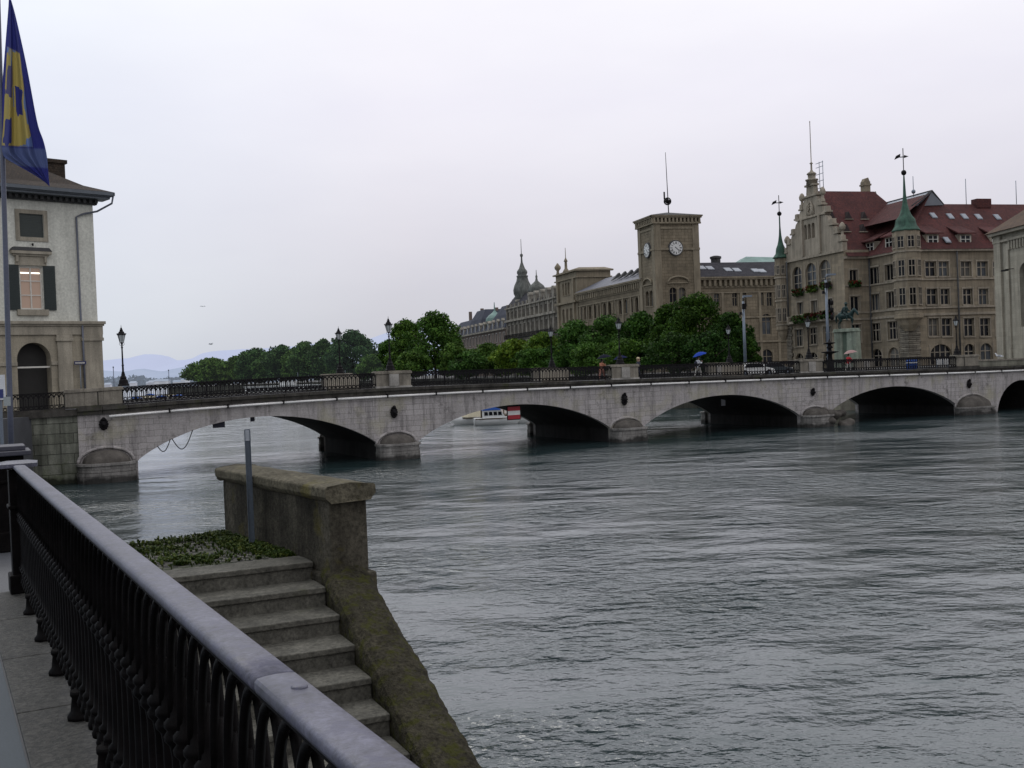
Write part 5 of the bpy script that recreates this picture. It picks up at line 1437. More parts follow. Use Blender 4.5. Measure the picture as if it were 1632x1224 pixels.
# ------------------------------------------------------------------ church at the right edge
CHS = stone('church_stone', (0.36, 0.33, 0.265), (0.31, 0.285, 0.23), brick=(1.4, .5), nscale=.25, var=(.75, 1.15), streak=.25, mort=.8, bump=.2, **ASH)
ch = root('stone_church', 'tall plain buff stone church wall with corbel frieze at the right edge', 'church', (58, 124, GZ))
CF = Fr(57.3, 125, .05, -1.0)
ze = CF.hit(1590, 376)[1]
L_ = 22
hl = CF.rect(1626, 1645, 418, 520)
mb = MB(); facade(mb, CF, 0, L_, GZ, ze, [(hl[0], hl[0] + 2.2, hl[2], hl[3], 1)], .5)
mb.poly([CF.p(0, 0, GZ), CF.p(0, -14, GZ), CF.p(0, -14, ze), CF.p(0, 0, ze)]); mb.poly([CF.p(L_, 0, GZ), CF.p(L_, -14, GZ), CF.p(L_, -14, ze), CF.p(L_, 0, ze)])
mb.build('wall', CHS, ch, uvd=CF.u)
window(ch, CF, (hl[0], hl[0] + 2.2, hl[2], hl[3], 1), CHS, 2, 3, .5, sill=False)
mb = MB()
mb.box(CF, -.2, 1.3, .003, .28, GZ, ze - .1); mb.box(CF, 2.3, 2.9, .003, .20, GZ, ze - 1.2)
mb.box(CF, -.3, L_, .003, .35, ze - .9, ze - .65); mb.box(CF, -.5, L_, -.1, .75, ze - .05, ze + .3)
i = 0
s = 3.0
while s < L_: mb.box(CF, s, s + .28, .003, .25, ze - 1.9, ze - .9); s += .62
for s_ in (-.2,):
    for q in range(6): mb.box(CF, s_ - .35, s_ + .1, -3 - q * .0, .25, ze - .3, ze - .02)
mb.build('cornice_frieze', CHS, ch, uvd=CF.u)
mb = MB(); mb.extr(CF, [(0, 0), (0, 0)], 0, 0) if False else None
mb.poly([CF.p(-.9, 1.0, ze + .3), CF.p(L_, 1.0, ze + .3), CF.p(L_, -7, ze + 5.8), CF.p(4.5, -7, ze + 5.8)]); mb.poly([CF.p(-.9, 1.0, ze + .3), CF.p(4.5, -7, ze + 5.8), CF.p(-.9, -15, ze + .3)])
mb.build('roof', stone('church_tiles', (.12, .075, .045), (.08, .055, .04), brick=(.25, .22), nscale=.4, var=(.6, 1.3), bump=.8, mort=.5), ch, uvd=CF.u)
q = CF.hit(1616, 431); mb = MB(); mb.tube([CF.p(q[0], .02, q[1] + .2), CF.p(q[0], 1.0, q[1] + .15)], .05, 6); mb.box(CF, q[0] - .5, q[0] + .5, .9, 1.25, q[1] - .05, q[1] + .12); mb.build('lantern_arm', m_iron, ch)

# ------------------------------------------------------------------ post office: clock tower and wings
PST = stone('post_stone', (0.215, 0.178, 0.125), (0.165, 0.138, 0.098), brick=(1.3, .62), nscale=.18, var=(.7, 1.2), bump=.5, streak=.2, mort=.5, msize=.03, bdist=.05, **ASH)
PSL = stone('post_trim', (0.27, 0.228, 0.165), (0.21, 0.18, 0.13), nscale=.4, var=(.7, 1.15), streak=.25, **ASH)
pt = root('clock_tower_building', 'long brown stone office building with square clock tower and slate roofs', 'building', (28, 210, GZ))
T0 = Vector((28.85, 208, 0))
TR = Fr(T0.x, T0.y, .963, .27)                      # tower north face 0..9.3
TWd = 9.3; TDp = 8.0
TL = Fr(T0.x - .27 * TDp, T0.y + .963 * TDp, .27, -.963)   # river face 0..8
ZT = TR.hit(1078, 346)[1]
clk = TR.hit(1076.4, 395.3); clkL = TL.hit(1033, 399)
wt = [TR.rect(1067, 1079, 458, 482), TR.rect(1081.5, 1093, 458, 482)]
mb = MB(); facade(mb, TR, 0, TWd, GZ, ZT, [(w[0], w[1], w[2], w[3], 1) for w in wt], .4)
wl_ = [TL.rect(1029.5, 1034.3, 464, 488), TL.rect(1035.8, 1040.5, 463, 488)]
facade(mb, TL, 0, TDp, GZ, ZT, [(w[0], w[1], w[2], w[3], 1) for w in wl_], .4)
mb.poly([TR.p(0, -TDp, GZ), TR.p(TWd, -TDp, GZ), TR.p(TWd, -TDp, ZT), TR.p(0, -TDp, ZT)]); mb.poly([TR.p(TWd, 0, GZ), TR.p(TWd, -TDp, GZ), TR.p(TWd, -TDp, ZT), TR.p(TWd, 0, ZT)])
tw = mb.build('clock_tower', PST, pt, uvd=TR.u)
for w in wt: window(tw, TR, (w[0], w[1], w[2], w[3], 1), PSL, 2, 2, .4, surround=.15)
for w in wl_: window(tw, TL, (w[0], w[1], w[2], w[3], 1), PSL, 2, 2, .4, surround=.15)
mb = MB()
zbnd = TR.hit(1047, 397)[1]
for f, W_ in ((TR, TWd), (TL, TDp)):
    for a, b_ in ((-.12, 1.25), (W_ - 1.25, W_ + .12)): mb.box(f, a, b_, .003, .16, GZ, ZT - .6)
    mb.box(f, -.2, W_ + .2, .003, .26, zbnd - .22, zbnd + .22)
    mb.box(f, 1.3, W_ - 1.3, .003, .13, ZT - 2.3, ZT - 1.9)
    mb.box(f, -.5, W_ + .5, .003, .5, ZT - 1.3, ZT - 1.0)
    n = int(W_ / .75)
    for i in range(n + 1): s = -.3 + (W_ + .3) * i / n; mb.box(f, s, s + .38, .003, .55, ZT - 1.0, ZT - .15)
    mb.box(f, -.65, W_ + .65, -.2, .65, ZT - .15, ZT + .12); mb.box(f, -.8, W_ + .8, -.2, .8, ZT + .12, ZT + .35)
    # segmental hood over the paired windows
    c = W_ / 2; zt_ = (wt[0][3]) + 1.0
    pts = [f.p(c + 2.2 * math.cos(math.pi * i / 14), .22, zt_ + 1.1 * math.sin(math.pi * i / 14)) for i in range(15)]
    mb.tube(pts, .2, 6); mb.box(f, c - 2.4, c + 2.4, .003, .25, zt_ - .25, zt_)
mb.build('tower_mouldings', PSL, tw, uvd=TR.u)
mb = MB()
ctr = TR.p(TWd / 2, -TDp / 2, 0)
mb.prism([TR.p(-.85, .85, ZT + .36), TR.p(TWd + .85, .85, ZT + .36), TR.p(TWd + .85, -TDp - .85, ZT + .36), TR.p(-.85, -TDp - .85, ZT + .36)], [Vector((ctr.x - .1, ctr.y - .1, ZT + 1.5)), Vector((ctr.x + .1, ctr.y - .1, ZT + 1.5)), Vector((ctr.x + .1, ctr.y + .1, ZT + 1.5)), Vector((ctr.x - .1, ctr.y + .1, ZT + 1.5))])
mb.build('tower_roof', m_trim, tw)
mb = MB(); am = TR.p(TWd * .52, -TDp * .45, 0); zb_ = zy(1060, 321, am.y); zt_ = zy(1055.5, 243, am.y)
mb.tube([Vector((am.x, am.y, ZT + .5)), Vector((am.x - .05, am.y, zb_)), Vector((am.x - .2, am.y, zt_))], [.12, .10, .05], 6)
for k in range(6):
    a = math.pi * k / 6; mb.tube([Vector((am.x - .15 + .72 * math.cos(t) * math.cos(a), am.y + .72 * math.cos(t) * math.sin(a), zb_ + .72 * math.sin(t))) for t in [2 * math.pi * j / 16 for j in range(17)]], .07, 5)
mb.ball(Vector((am.x - .15, am.y, zb_)), .45, 8, 6); mb.box(Fr(am.x, am.y, 1, 0), -.9, -.6, -.05, .05, zb_ + .4, zb_ + 1.9)
mb.build('mast', m_iron, tw)
# clock faces with roman-style hour strokes
m_dial = paint('clock_dial', (.62, .62, .60), .5, nz=.1); m_hand = paint('clock_black', (.012, .012, .014), .5)
for f, (cs, cz), W_ in ((TR, clk, TWd), (TL, clkL, TDp)):
    r_ = 1.62; KS = .82
    mb = MB(); mb.prism([f.p(cs + (r_ * KS + .24) * math.cos(2 * math.pi * i / 36), .003, cz + (r_ * KS + .24) * math.sin(2 * math.pi * i / 36)) for i in range(36)], [f.p(cs + (r_ * KS + .18) * math.cos(2 * math.pi * i / 36), .34, cz + (r_ * KS + .18) * math.sin(2 * math.pi * i / 36)) for i in range(36)])
    ck_ = mb.build('clock', m_trim, tw)
    mb = MB(); mb.poly([f.p(cs + r_ * KS * math.cos(2 * math.pi * i / 36), .36, cz + r_ * KS * math.sin(2 * math.pi * i / 36)) for i in range(36)]); mb.build('dial', m_dial, ck_)
    NUM = ['XII', 'I', 'II', 'III', 'IV', 'V', 'VI', 'VII', 'VIII', 'IX', 'X', 'XI']
    mb = MB()
    def bar_(f, p, q, w_, d):
        dx, dz = q[0] - p[0], q[1] - p[1]; l = math.hypot(dx, dz); nx_, nz_ = -dz / l * w_, dx / l * w_
        mb.poly([f.p(p[0] + nx_, d, p[1] + nz_), f.p(p[0] - nx_, d, p[1] - nz_), f.p(q[0] - nx_, d, q[1] - nz_), f.p(q[0] + nx_, d, q[1] + nz_)])
    for h in range(12):
        a = math.pi / 2 - h * math.pi / 6
        rad = (math.cos(a), math.sin(a)); tan = (math.sin(a), -math.cos(a))
        glyph = NUM[h]; wds = {'I': .10, 'V': .20, 'X': .20}; tot = sum(wds[g] for g in glyph); x = -tot / 2
        def pt_(u, v): return (cs + (rad[0] * v + tan[0] * u) * KS, cz + (rad[1] * v + tan[1] * u) * KS)
        for g in glyph:
            w_ = wds[g]
            if g == 'I': bar_(f, pt_(x + w_ / 2, .92), pt_(x + w_ / 2, 1.5), .030, .372)
            elif g == 'V': bar_(f, pt_(x + .02, 1.5), pt_(x + w_ / 2, .92), .034, .372); bar_(f, pt_(x + w_ - .02, 1.5), pt_(x + w_ / 2, .92), .02, .374)
            else: bar_(f, pt_(x + .02, 1.5), pt_(x + w_ - .02, .92), .034, .372); bar_(f, pt_(x + w_ - .02, 1.5), pt_(x + .02, .92), .02, .374)
            x += w_
    mb.build('numerals', m_hand, ck_)
    mb = MB()
    for ang, l, w_ in ((131, .70, .07), (134, 1.1, .045)):
        a = math.pi / 2 - math.radians(ang); bar_(f, (cs - math.cos(a) * .3, cz - math.sin(a) * .3), (cs + math.cos(a) * l, cz + math.sin(a) * l), w_, .39)
    mb.build('hands', m_hand, ck_)
# north wing
PN = Fr(T0.x + .963 * TWd + .27 * -1.2, T0.y + .27 * TWd + .963 * 1.2, .963, .27)
NL = 34
zen = PN.hit(1175, 443)[1]
specs = [(1138, 1147, 467, 489, 1), (1167, 1175.5, 466, 488, 1), (1184, 1190, 466, 488, 1), (1208, 1217, 465, 487, 1), (1222, 1231, 465, 488, 1), (1214.5, 1229, 500, 533, 1, (2, 2)), (1174, 1187, 501, 533, 1, (2, 2)), (1214, 1232, 557, 588, 1, (2, 2)), (1172, 1188, 557, 588, 1, (2, 2)), (1138, 1152, 502, 534, 1, (2, 2))]
mkwins(PN, specs, 0, NL, GZ, zen, PST, 'north_wall', par=pt, nxz=(2, 2), fm_=PSL)
def wing_trim(f, L, z1):
    mb = MB()
    mb.box(f, 0, L, .003, .2, z1 - 3.0, z1 - 2.75); mb.box(f, 0, L, .003, .75, z1 - .35, z1 - .05); mb.box(f, 0, L, -.1, .95, z1 - .05, z1 + .25)
    n = int(L / 1.1)
    for i in range(n): s = L * i / n; mb.box(f, s, s + .5, .003, .6, z1 - 1.6, z1 - .35)
    mb.box(f, 0, L, .003, .15, z1 - 1.9, z1 - 1.6)
    k = 0; s = 1.0
    while s < L: mb.box(f, s, s + .55, .003, .18, GZ, z1 - 3.0); s += 4.1
    zz = f.hit(0, 0)[1] if False else GZ + 5.2
    mb.box(f, 0, L, .003, .3, zz, zz + .4); mb.box(f, 0, L, .003, .2, GZ + 10.2, GZ + 10.5)
    return mb
wing_trim(PN, NL, zen).build('cornice', PSL, pt, uvd=PN.u)
mb = MB(); zrn = PN.hit(1175, 418, -6)[1]
mb.poly([PN.p(0, .9, zen + .27), PN.p(NL, .9, zen + .27), PN.p(NL, -6, zrn), PN.p(0, -6, zrn)]); mb.poly([PN.p(0, -6, zrn), PN.p(NL, -6, zrn), PN.p(NL, -14, zen), PN.p(0, -14, zen)])
mb.poly([PN.p(NL, 0, GZ), PN.p(NL, -14, GZ), PN.p(NL, -14, zen), PN.p(NL, -6, zrn), PN.p(NL, .9, zen + .27)])
nr = mb.build('slate_roof', SLT, pt, uvd=PN.u)
for px, y in ((1118, 427), (1131, 427.5), (1160, 430), (1174, 430.5), (1204, 431.5), (1214, 432)):
    a0_, a1_, a2_ = PN.p(0, .9, zen + .27), PN.p(NL, .9, zen + .27), PN.p(NL, -6, zrn); Nn = (a1_ - a0_).cross(a2_ - a0_).normalized(); Nn = Nn if Nn.z > 0 else -Nn
    c = on_roof(px, y, a0_, Nn) + Nn * .05; ul = Vector((PN.u[0], PN.u[1], 0)); uv_ = (a2_ - a1_).normalized()
    mb = MB(); mb.prism([c - ul * .75 - uv_ * .9, c + ul * .75 - uv_ * .9, c + ul * .75 + uv_ * .9, c - ul * .75 + uv_ * .9], [c - ul * .7 - uv_ * .8 + Nn * .12, c + ul * .7 - uv_ * .8 + Nn * .12, c + ul * .7 + uv_ * .8 + Nn * .12, c - ul * .7 + uv_ * .8 + Nn * .12])
    mb.build('roof_light', MATS['skylight_glass'], nr)
q = hitY(1140.5, 413, 222); mb = MB(); mb.lathe((q.x, q.y, 0), [(1.0, q.z - 4), (1.0, q.z), (1.2, q.z + .1), (1.2, q.z + .5), (.5, q.z + .7)], 12, sm=False); mb.build('roof_vent', m_trim, nr)
# river wing
PW = Fr(16.3, 250, T0.x - .27 * 8 + .5 - 16.3, T0.y + .963 * 8 + .1 - 250)
WL = math.hypot(T0.x - .27 * 8 + .5 - 16.3, T0.y + .963 * 8 + .1 - 250) + 1.0
zew = PW.hit(1012, 449)[1]
sp2 = []
for i in range(13):
    s = 1.4 + i * (WL - 2.6) / 12
    sp2.append((s - .8, s + .8))
ztopw = PW.hit(1007, 475)[1]
hs = [(a, b_, ztopw - 3.0, ztopw, 1.0) for a, b_ in sp2] + [(a, b_, ztopw - 8.2, ztopw - 4.8, 1.0) for a, b_ in sp2[::2]]
mb = MB(); facade(mb, PW, 0, WL, GZ, zew, hs, .4); mb.build('river_wall', PST, pt, uvd=PW.u)
for h in hs: window(pt, PW, h, PSL, 1, 1, .4, surround=.22, sill=True)
mb = wing_trim(PW, WL, zew); mb.build('cornice', PSL, pt, uvd=PW.u)
mb = MB(); zrw = PW.hit(1017, 430, -5)[1]
mb.poly([PW.p(0, .9, zew + .27), PW.p(WL, .9, zew + .27), PW.p(WL, -5.5, zrw), PW.p(4, -5.5, zrw)]); mb.poly([PW.p(4, -5.5, zrw), PW.p(WL, -5.5, zrw), PW.p(WL, -14, zew), PW.p(4, -14, zew)])
wr = mb.build('slate_roof', stone('wet_slate', (0.10, 0.105, 0.13), (0.07, 0.075, 0.095), brick=(.4, .25), nscale=.12, var=(.4, 1.6), bump=.3, mort=.6, rough=.5, spec=.3), pt, uvd=PW.u)
a0_, a1_, a2_ = PW.p(4, .9, zew + .27), PW.p(WL, .9, zew + .27), PW.p(WL, -5.5, zrw); Nn = (a1_ - a0_).cross(a2_ - a0_).normalized(); Nn = Nn if Nn.z > 0 else -Nn
ul = Vector((PW.u[0], PW.u[1], 0)); uv_ = (a2_ - a1_).normalized()
for i in range(6):
    c = PW.p(WL - 2 - i * 3.4, -2.1, zew + .27 + (zrw - zew) * .5) + Nn * .1
    mb = MB(); mb.prism([c - ul * .5 - uv_ * 1.2, c + ul * .5 - uv_ * 1.2, c + ul * .5 + uv_ * 1.2, c - ul * .5 + uv_ * 1.2], [c - ul * .5 - uv_ * 1.1 + Nn * .1, c + ul * .5 - uv_ * 1.1 + Nn * .1, c + ul * .5 + uv_ * 1.1 + Nn * .8, c - ul * .5 + uv_ * 1.1 + Nn * .8]); mb.build('roof_light', m_trim, wr)
# end pavilion
PV = Fr(12.3, 263.8, 16.3 - 12.3 + .3, 250 - 263.8 - .1); VL = 14.4
PVn = Fr(PV.p(VL, .5, 0).x, PV.p(VL, .5, 0).y, .963, .27)
zpv = PVn.hit(945, 431)[1]
PV = Fr(PV.p(0, .5, 0).x, PV.p(0, .5, 0).y, PV.u[0], PV.u[1])
zc_ = PV.hit(926, 478)[1]
hs = [(VL / 2 - 2.6 + i * 1.9, VL / 2 - 1.5 + i * 1.9, zpv - 5.2, zpv - 2.2, 1.0) for i in range(3)] + [(VL / 2 - 3.2 + i * 2.6, VL / 2 - 1.9 + i * 2.6, zc_ - 5.2, zc_ - 1.4, 1.0) for i in range(3)]
mb = MB(); facade(mb, PV, 0, VL, GZ, zpv, hs, .4); facade(mb, PVn, 0, 8.5, GZ, zpv, [], .4)
mb.poly([PVn.p(8.5, 0, GZ), PVn.p(8.5, -VL, GZ), PVn.p(8.5, -VL, zpv), PVn.p(8.5, 0, zpv)]); mb.poly([PV.p(0, 0, GZ), PV.p(0, -9, GZ), PV.p(0, -9, zpv), PV.p(0, 0, zpv)])
pv = mb.build('end_pavilion', PSL, pt, uvd=PV.u)
for h in hs: window(pv, PV, h, PSL, 1, 1, .4, surround=.2)
mb = MB()
for f, W_ in ((PV, VL), (PVn, 8.5)):
    mb.box(f, -.3, W_ + .3, .003, .35, zpv - 1.6, zpv - 1.3); mb.box(f, -.6, W_ + .6, -.3, .6, zpv - .05, zpv + .3); mb.box(f, -.1, W_ + .1, .003, .7, zc_ - .3, zc_ + .2)
mb.prism([PVn.p(-.5, .5, zpv + .31), PVn.p(9, .5, zpv + .31), PVn.p(9, -VL - .5, zpv + .31), PVn.p(-.5, -VL - .5, zpv + .31)], [PVn.p(1, -1, zpv + .9), PVn.p(7.5, -1, zpv + .9), PVn.p(7.5, -VL + 1, zpv + .9), PVn.p(1, -VL + 1, zpv + .9)])
for i in (0, 1): mb.box(PV, 1.6 + i * (VL - 3.6), 2.4 + i * (VL - 3.6), .003, .5, GZ, zpv - 1.6)
mb.lathe(PV.p(.6, -.4, zpv + .3), [(.5, 0), (.35, .5), (.3, 1), (.75, 1.5), (.8, 2.0), (.4, 2.5), (.15, 2.9)], 8); 
mb.lathe(PV.p(VL * .45, -.4, zpv + .3), [(.9, 0), (.7, .5), (.35, 1.0), (.3, 2.6), (.5, 2.7), (.3, 3.2), (.1, 3.6), (.06, 6.0)], 8)
mb.build('pavilion_mouldings', PSL, pv, uvd=PV.u)
# pale green copper roof of a block behind
gq0, gq1 = hitY(1190, 409, 262), hitY(1236, 418, 262)
gr = root('green_roofed_block', 'distant block with pale green copper roof behind the office building', 'building', ((gq0.x + gq1.x) / 2, 262, GZ))
mb = MB(); mb.abox(gq0.x - 2, gq1.x + 6, 262, 280, GZ, gq1.z); mb.build('wall', PST, gr)
mb = MB(); mb.prism([Vector((gq0.x - 2.4, 261.5, gq1.z)), Vector((gq1.x + 6, 261.5, gq1.z)), Vector((gq1.x + 6, 281, gq1.z)), Vector((gq0.x - 2.4, 281, gq1.z))], [Vector((gq0.x + 1.2, 268, gq0.z + .6)), Vector((gq1.x + 4, 268, gq0.z)), Vector((gq1.x + 4, 275, gq0.z)), Vector((gq0.x + 1.2, 275, gq0.z + .6))])
mb.build('roof', stone('pale_copper', (.17, .27, .24), nscale=.5, rough=.6), gr)

# ------------------------------------------------------------------ building with onion domes
m_dom = stone('dome_zinc', (0.17, 0.175, 0.16), (0.10, 0.105, 0.095), nscale=.6, var=(.5, 1.5), streak=.4, rough=.8, spec=.15)
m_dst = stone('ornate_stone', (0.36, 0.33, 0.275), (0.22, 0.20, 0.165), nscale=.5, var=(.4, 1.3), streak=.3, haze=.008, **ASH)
db = root('domed_building', 'ornate pale building with two grey onion domes and rows of balconies', 'building', (5, 290, GZ))
D0 = Vector((-.7, 309.7, 0)); D1 = Vector((12.1, 264.6, 0))
DF = Fr(D0.x, D0.y, D1.x - D0.x, D1.y - D0.y); DL = (D1 - D0).length
zd1 = DF.hit(885, 498)[1]; zd2 = DF.hit(885, 474)[1]
nb = 12; hs = []
for i in range(nb):
    s = 2.0 + (DL - 3.6) * i / (nb - 1)
    for zt_, hh_ in ((zd1 - 1.2, 3.4), (zd1 - 6.4, 3.2), (zd2 - 1.0, 2.4)): hs.append((s - .75, s + .75, zt_ - hh_, zt_))
mb = MB(); facade(mb, DF, 0, DL, GZ, zd2, hs, .4)
side = Fr(D0.x - .963 * 12, D0.y - .27 * 12 + 6, .963, .27)
mb.poly([DF.p(0, 0, GZ), DF.p(0, -16, GZ), DF.p(0, -16, zd2), DF.p(0, 0, zd2)]); mb.poly([DF.p(DL, 0, GZ), DF.p(DL, -16, GZ), DF.p(DL, -16, zd2), DF.p(DL, 0, zd2)])
mb.build('river_wall', m_dst, db, uvd=DF.u)
for h in hs: window(db, DF, h, m_dst, 2, 1, .4, surround=.22)
mb = MB()
mb.box(DF, -.3, DL, .003, .9, zd1 - .2, zd1 + .4); mb.box(DF, -.3, DL, .003, .6, zd2 - .2, zd2 + .2); mb.box(DF, 0, DL, .003, .35, zd1 - 5.5, zd1 - 5.1)
for i in range(nb + 1): s = .9 + (DL - 3.6) * i / (nb - 1); mb.box(DF, s - .22, s + .22, .003, .4, GZ, zd2 - .2)
for i in range(nb): s = 2.0 + (DL - 3.6) * i / (nb - 1); mb.box(DF, s - .5, s + .5, .0, .5, zd2 + .2, zd2 + 1.1)
mb.build('cornice', m_dst, db, uvd=DF.u)
mb = MB()
for zz in (zd1 - 4.9, zd1 - 10.0):
    mb.box(DF, .5, DL - .5, .1, 1.2, zz - .15, zz + .05); mb.box(DF, .5, DL - .5, 1.1, 1.2, zz + .95, zz + 1.05)
    k = 0.6
    while k < DL - .5: mb.box(DF, k, k + .08, 1.12, 1.18, zz, zz + 1.0); k += .35
mb.build('balcony', m_iron, db, uvd=DF.u)
mb = MB(); mb.poly([DF.p(0, .3, zd2 + .2), DF.p(DL, .3, zd2 + .2), DF.p(DL, -2.6, zd2 + 3.6), DF.p(0, -2.6, zd2 + 3.6)]); mb.poly([DF.p(0, -2.6, zd2 + 3.6), DF.p(DL, -2.6, zd2 + 3.6), DF.p(DL, -14, zd2 + 4.2), DF.p(0, -14, zd2 + 4.2)])
mr = mb.build('mansard_roof', SLT, db, uvd=DF.u)
for i in range(5):
    s = DL - 3 - i * 5.2
    mb = MB(); mb.box(DF, s - .9, s + .9, -1.6, .2, zd2 + .3, zd2 + 2.2); mb.extr(DF, arch_pts(s, 1.0, zd2 + 2.2, .9, 8), -1.8, .3); mb.build('dormer', m_dst, mr)
def onion(px, Yd, pz, prof, name='onion_dome', n=16):
    q = hitY(px, 470, Yd); mb = MB()
    mb.lathe((q.x, q.y, 0), prof, n, math.pi / n); return mb.build(name, m_dom, db)
Yd = 303.0
def z_(y, px=834): return zy(px, y, Yd)
k_ = Yd / FPX
onion(833.5, Yd, 0, [(12 * k_, GZ), (12 * k_, z_(478)), (13.5 * k_, z_(476)), (13 * k_, z_(472)), (15 * k_, z_(468)), (15.5 * k_, z_(462)), (13.5 * k_, z_(455)), (10 * k_, z_(448)), (8.6 * k_, z_(442)), (9.4 * k_, z_(441)), (9.4 * k_, z_(439.5)), (7 * k_, z_(438.5)), (8.6 * k_, z_(435)), (8.2 * k_, z_(432)), (5 * k_, z_(428)), (3.2 * k_, z_(423)), (1.6 * k_, z_(418)), (1.2 * k_, z_(410)), (2.4 * k_, z_(408)), (2.4 * k_, z_(405.5)), (.6 * k_, z_(404)), (.4 * k_, z_(381))])
mb = MB(); q = hitY(833.5, 470, Yd)
for i in range(8):
    a = 2 * math.pi * i / 8; f = Fr(q.x + 12.1 * k_ * math.cos(a), q.y + 12.1 * k_ * math.sin(a), -math.sin(a), math.cos(a)); mb.box(f, -.5, .5, -.2, .12, z_(500), z_(484)); mb.box(f, -.5, .5, -.2, .12, z_(530), z_(510))
mb.build('tower_window', GLASS, db)
mb = MB(); mb.lathe((q.x, q.y, 0), [(12.6 * k_, z_(508)), (14 * k_, z_(506)), (14 * k_, z_(503)), (12.4 * k_, z_(502))], 16); mb.lathe((q.x, q.y, 0), [(12.2 * k_, z_(482)), (13.2 * k_, z_(480)), (13.2 * k_, z_(478)), (12.2 * k_, z_(477))], 16); mb.build('tower_moulding', m_dst, db)
Yd = 290.0; k_ = Yd / FPX
onion(856, Yd, 0, [(10.5 * k_, z_(520)), (10.5 * k_, z_(470, 856)), (12.5 * k_, z_(467, 856)), (14 * k_, z_(464, 856)), (14 * k_, z_(460, 856)), (11 * k_, z_(455, 856)), (6 * k_, z_(451, 856)), (2.4 * k_, z_(447.5, 856)), (1.4 * k_, z_(443, 856)), (2 * k_, z_(441, 856)), (.8 * k_, z_(438, 856)), (.4 * k_, z_(430, 856))])

# ------------------------------------------------------------------ mansarded building far left of the row
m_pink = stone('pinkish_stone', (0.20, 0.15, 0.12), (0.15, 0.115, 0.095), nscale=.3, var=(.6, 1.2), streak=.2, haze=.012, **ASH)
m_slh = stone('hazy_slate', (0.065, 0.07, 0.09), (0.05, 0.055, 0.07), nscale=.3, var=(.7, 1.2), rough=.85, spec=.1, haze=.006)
lb_ = root('mansard_building', 'pinkish brown building with dark blue mansard roofs above the trees, left of the domes', 'building', (-10, 340, GZ))
E0 = Vector((-21, 388, 0)); E1 = Vector((-1.2, 315, 0)); EF = Fr(E0.x, E0.y, E1.x - E0.x, E1.y - E0.y); EL = (E1 - E0).length
ze1 = EF.hit(790, 527)[1]
hs = []; nb = 17
for i in range(nb):
    s = 2.2 + (EL - 4.4) * i / (nb - 1)
    for zt_, h1 in ((ze1 - 1.0, 2.6), (ze1 - 5.0, 2.6), (ze1 - 9.2, 2.8)): hs.append((s - .7, s + .7, zt_ - h1, zt_))
mb = MB(); facade(mb, EF, 0, EL, GZ, ze1, hs, .35); mb.poly([EF.p(0, 0, GZ), EF.p(0, -15, GZ), EF.p(0, -15, ze1), EF.p(0, 0, ze1)]); mb.poly([EF.p(EL, 0, GZ), EF.p(EL, -15, GZ), EF.p(EL, -15, ze1), EF.p(EL, 0, ze1)])
mb.build('river_wall', m_pink, lb_, uvd=EF.u)
mfr = paint('pale_frame', (.4, .38, .35), .6)
for h in hs: window(lb_, EF, h, mfr, 2, 1, .35, surround=.22)
mb = MB(); mb.box(EF, -.3, EL + .3, .003, .8, ze1 - .1, ze1 + .4); mb.box(EF, 0, EL, .003, .3, ze1 - 4.6, ze1 - 4.3); mb.build('cornice', m_dst, lb_, uvd=EF.u)
mb = MB()
def mans(s0, s1, h, ins=2.2):
    b0 = [EF.p(s0, .3, ze1 + .4), EF.p(s1, .3, ze1 + .4), EF.p(s1, -15, ze1 + .4), EF.p(s0, -15, ze1 + .4)]
    b1 = [EF.p(s0 + ins * .5, -ins * .4, ze1 + h * .6), EF.p(s1 - ins * .5, -ins * .4, ze1 + h * .6), EF.p(s1 - ins * .5, -15 + ins, ze1 + h * .6), EF.p(s0 + ins * .5, -15 + ins, ze1 + h * .6)]
    b2 = [EF.p(s0 + ins * 1.5, -ins * 1.2, ze1 + h), EF.p(s1 - ins * 1.5, -ins * 1.2, ze1 + h), EF.p(s1 - ins * 1.5, -15 + ins, ze1 + h), EF.p(s0 + ins * 1.5, -15 + ins, ze1 + h)]
    for a, b_ in ((b0, b1), (b1, b2)):
        for i in range(4): mb.poly([a[i], a[(i + 1) % 4], b_[(i + 1) % 4], b_[i]])
    mb.poly(b2)
mans(0, 26, 5.6); mans(26.0, 44, 8.0); mans(44, 59, 5.0); mans(59, EL, 7.4)
er = mb.build('mansard_roof', m_slh, lb_, uvd=EF.u)
for i in range(13):
    s = 3 + i * (EL - 6) / 12
    mb = MB(); mb.box(EF, s - .8, s + .8, -2, .25, ze1 + .5, ze1 + 2.6); mb.extr(EF, [(s - 1.1, ze1 + 2.6), (s + 1.1, ze1 + 2.6), (s, ze1 + 3.4)], -2.2, .4); o = mb.build('dormer', m_dst, er)
    mb = MB(); mb.box(EF, s - .5, s + .5, .255, .28, ze1 + .8, ze1 + 2.4); mb.build('pane', GLASS, o)
mb = MB(); q = EF.p(51.5, -3, 0); mb.lathe((q.x, q.y, ze1), [(2.6, 0), (2.6, 3.4), (3.0, 3.5), (2.8, 4.4), (2.0, 5.3), (.8, 6.2), (.25, 6.8), (.1, 9.5)], 10, sm=False); mb.build('copper_cupola', stone('pale_copper', (.17, .27, .24)), er)
for s in (2, 20, 30, 40, 62, 70):
    mb = MB(); mb.box(EF, s, s + 1.1, -7, -6, ze1 + 3, ze1 + 7.5 + (s % 3)); mb.build('chimney', m_pink, er)
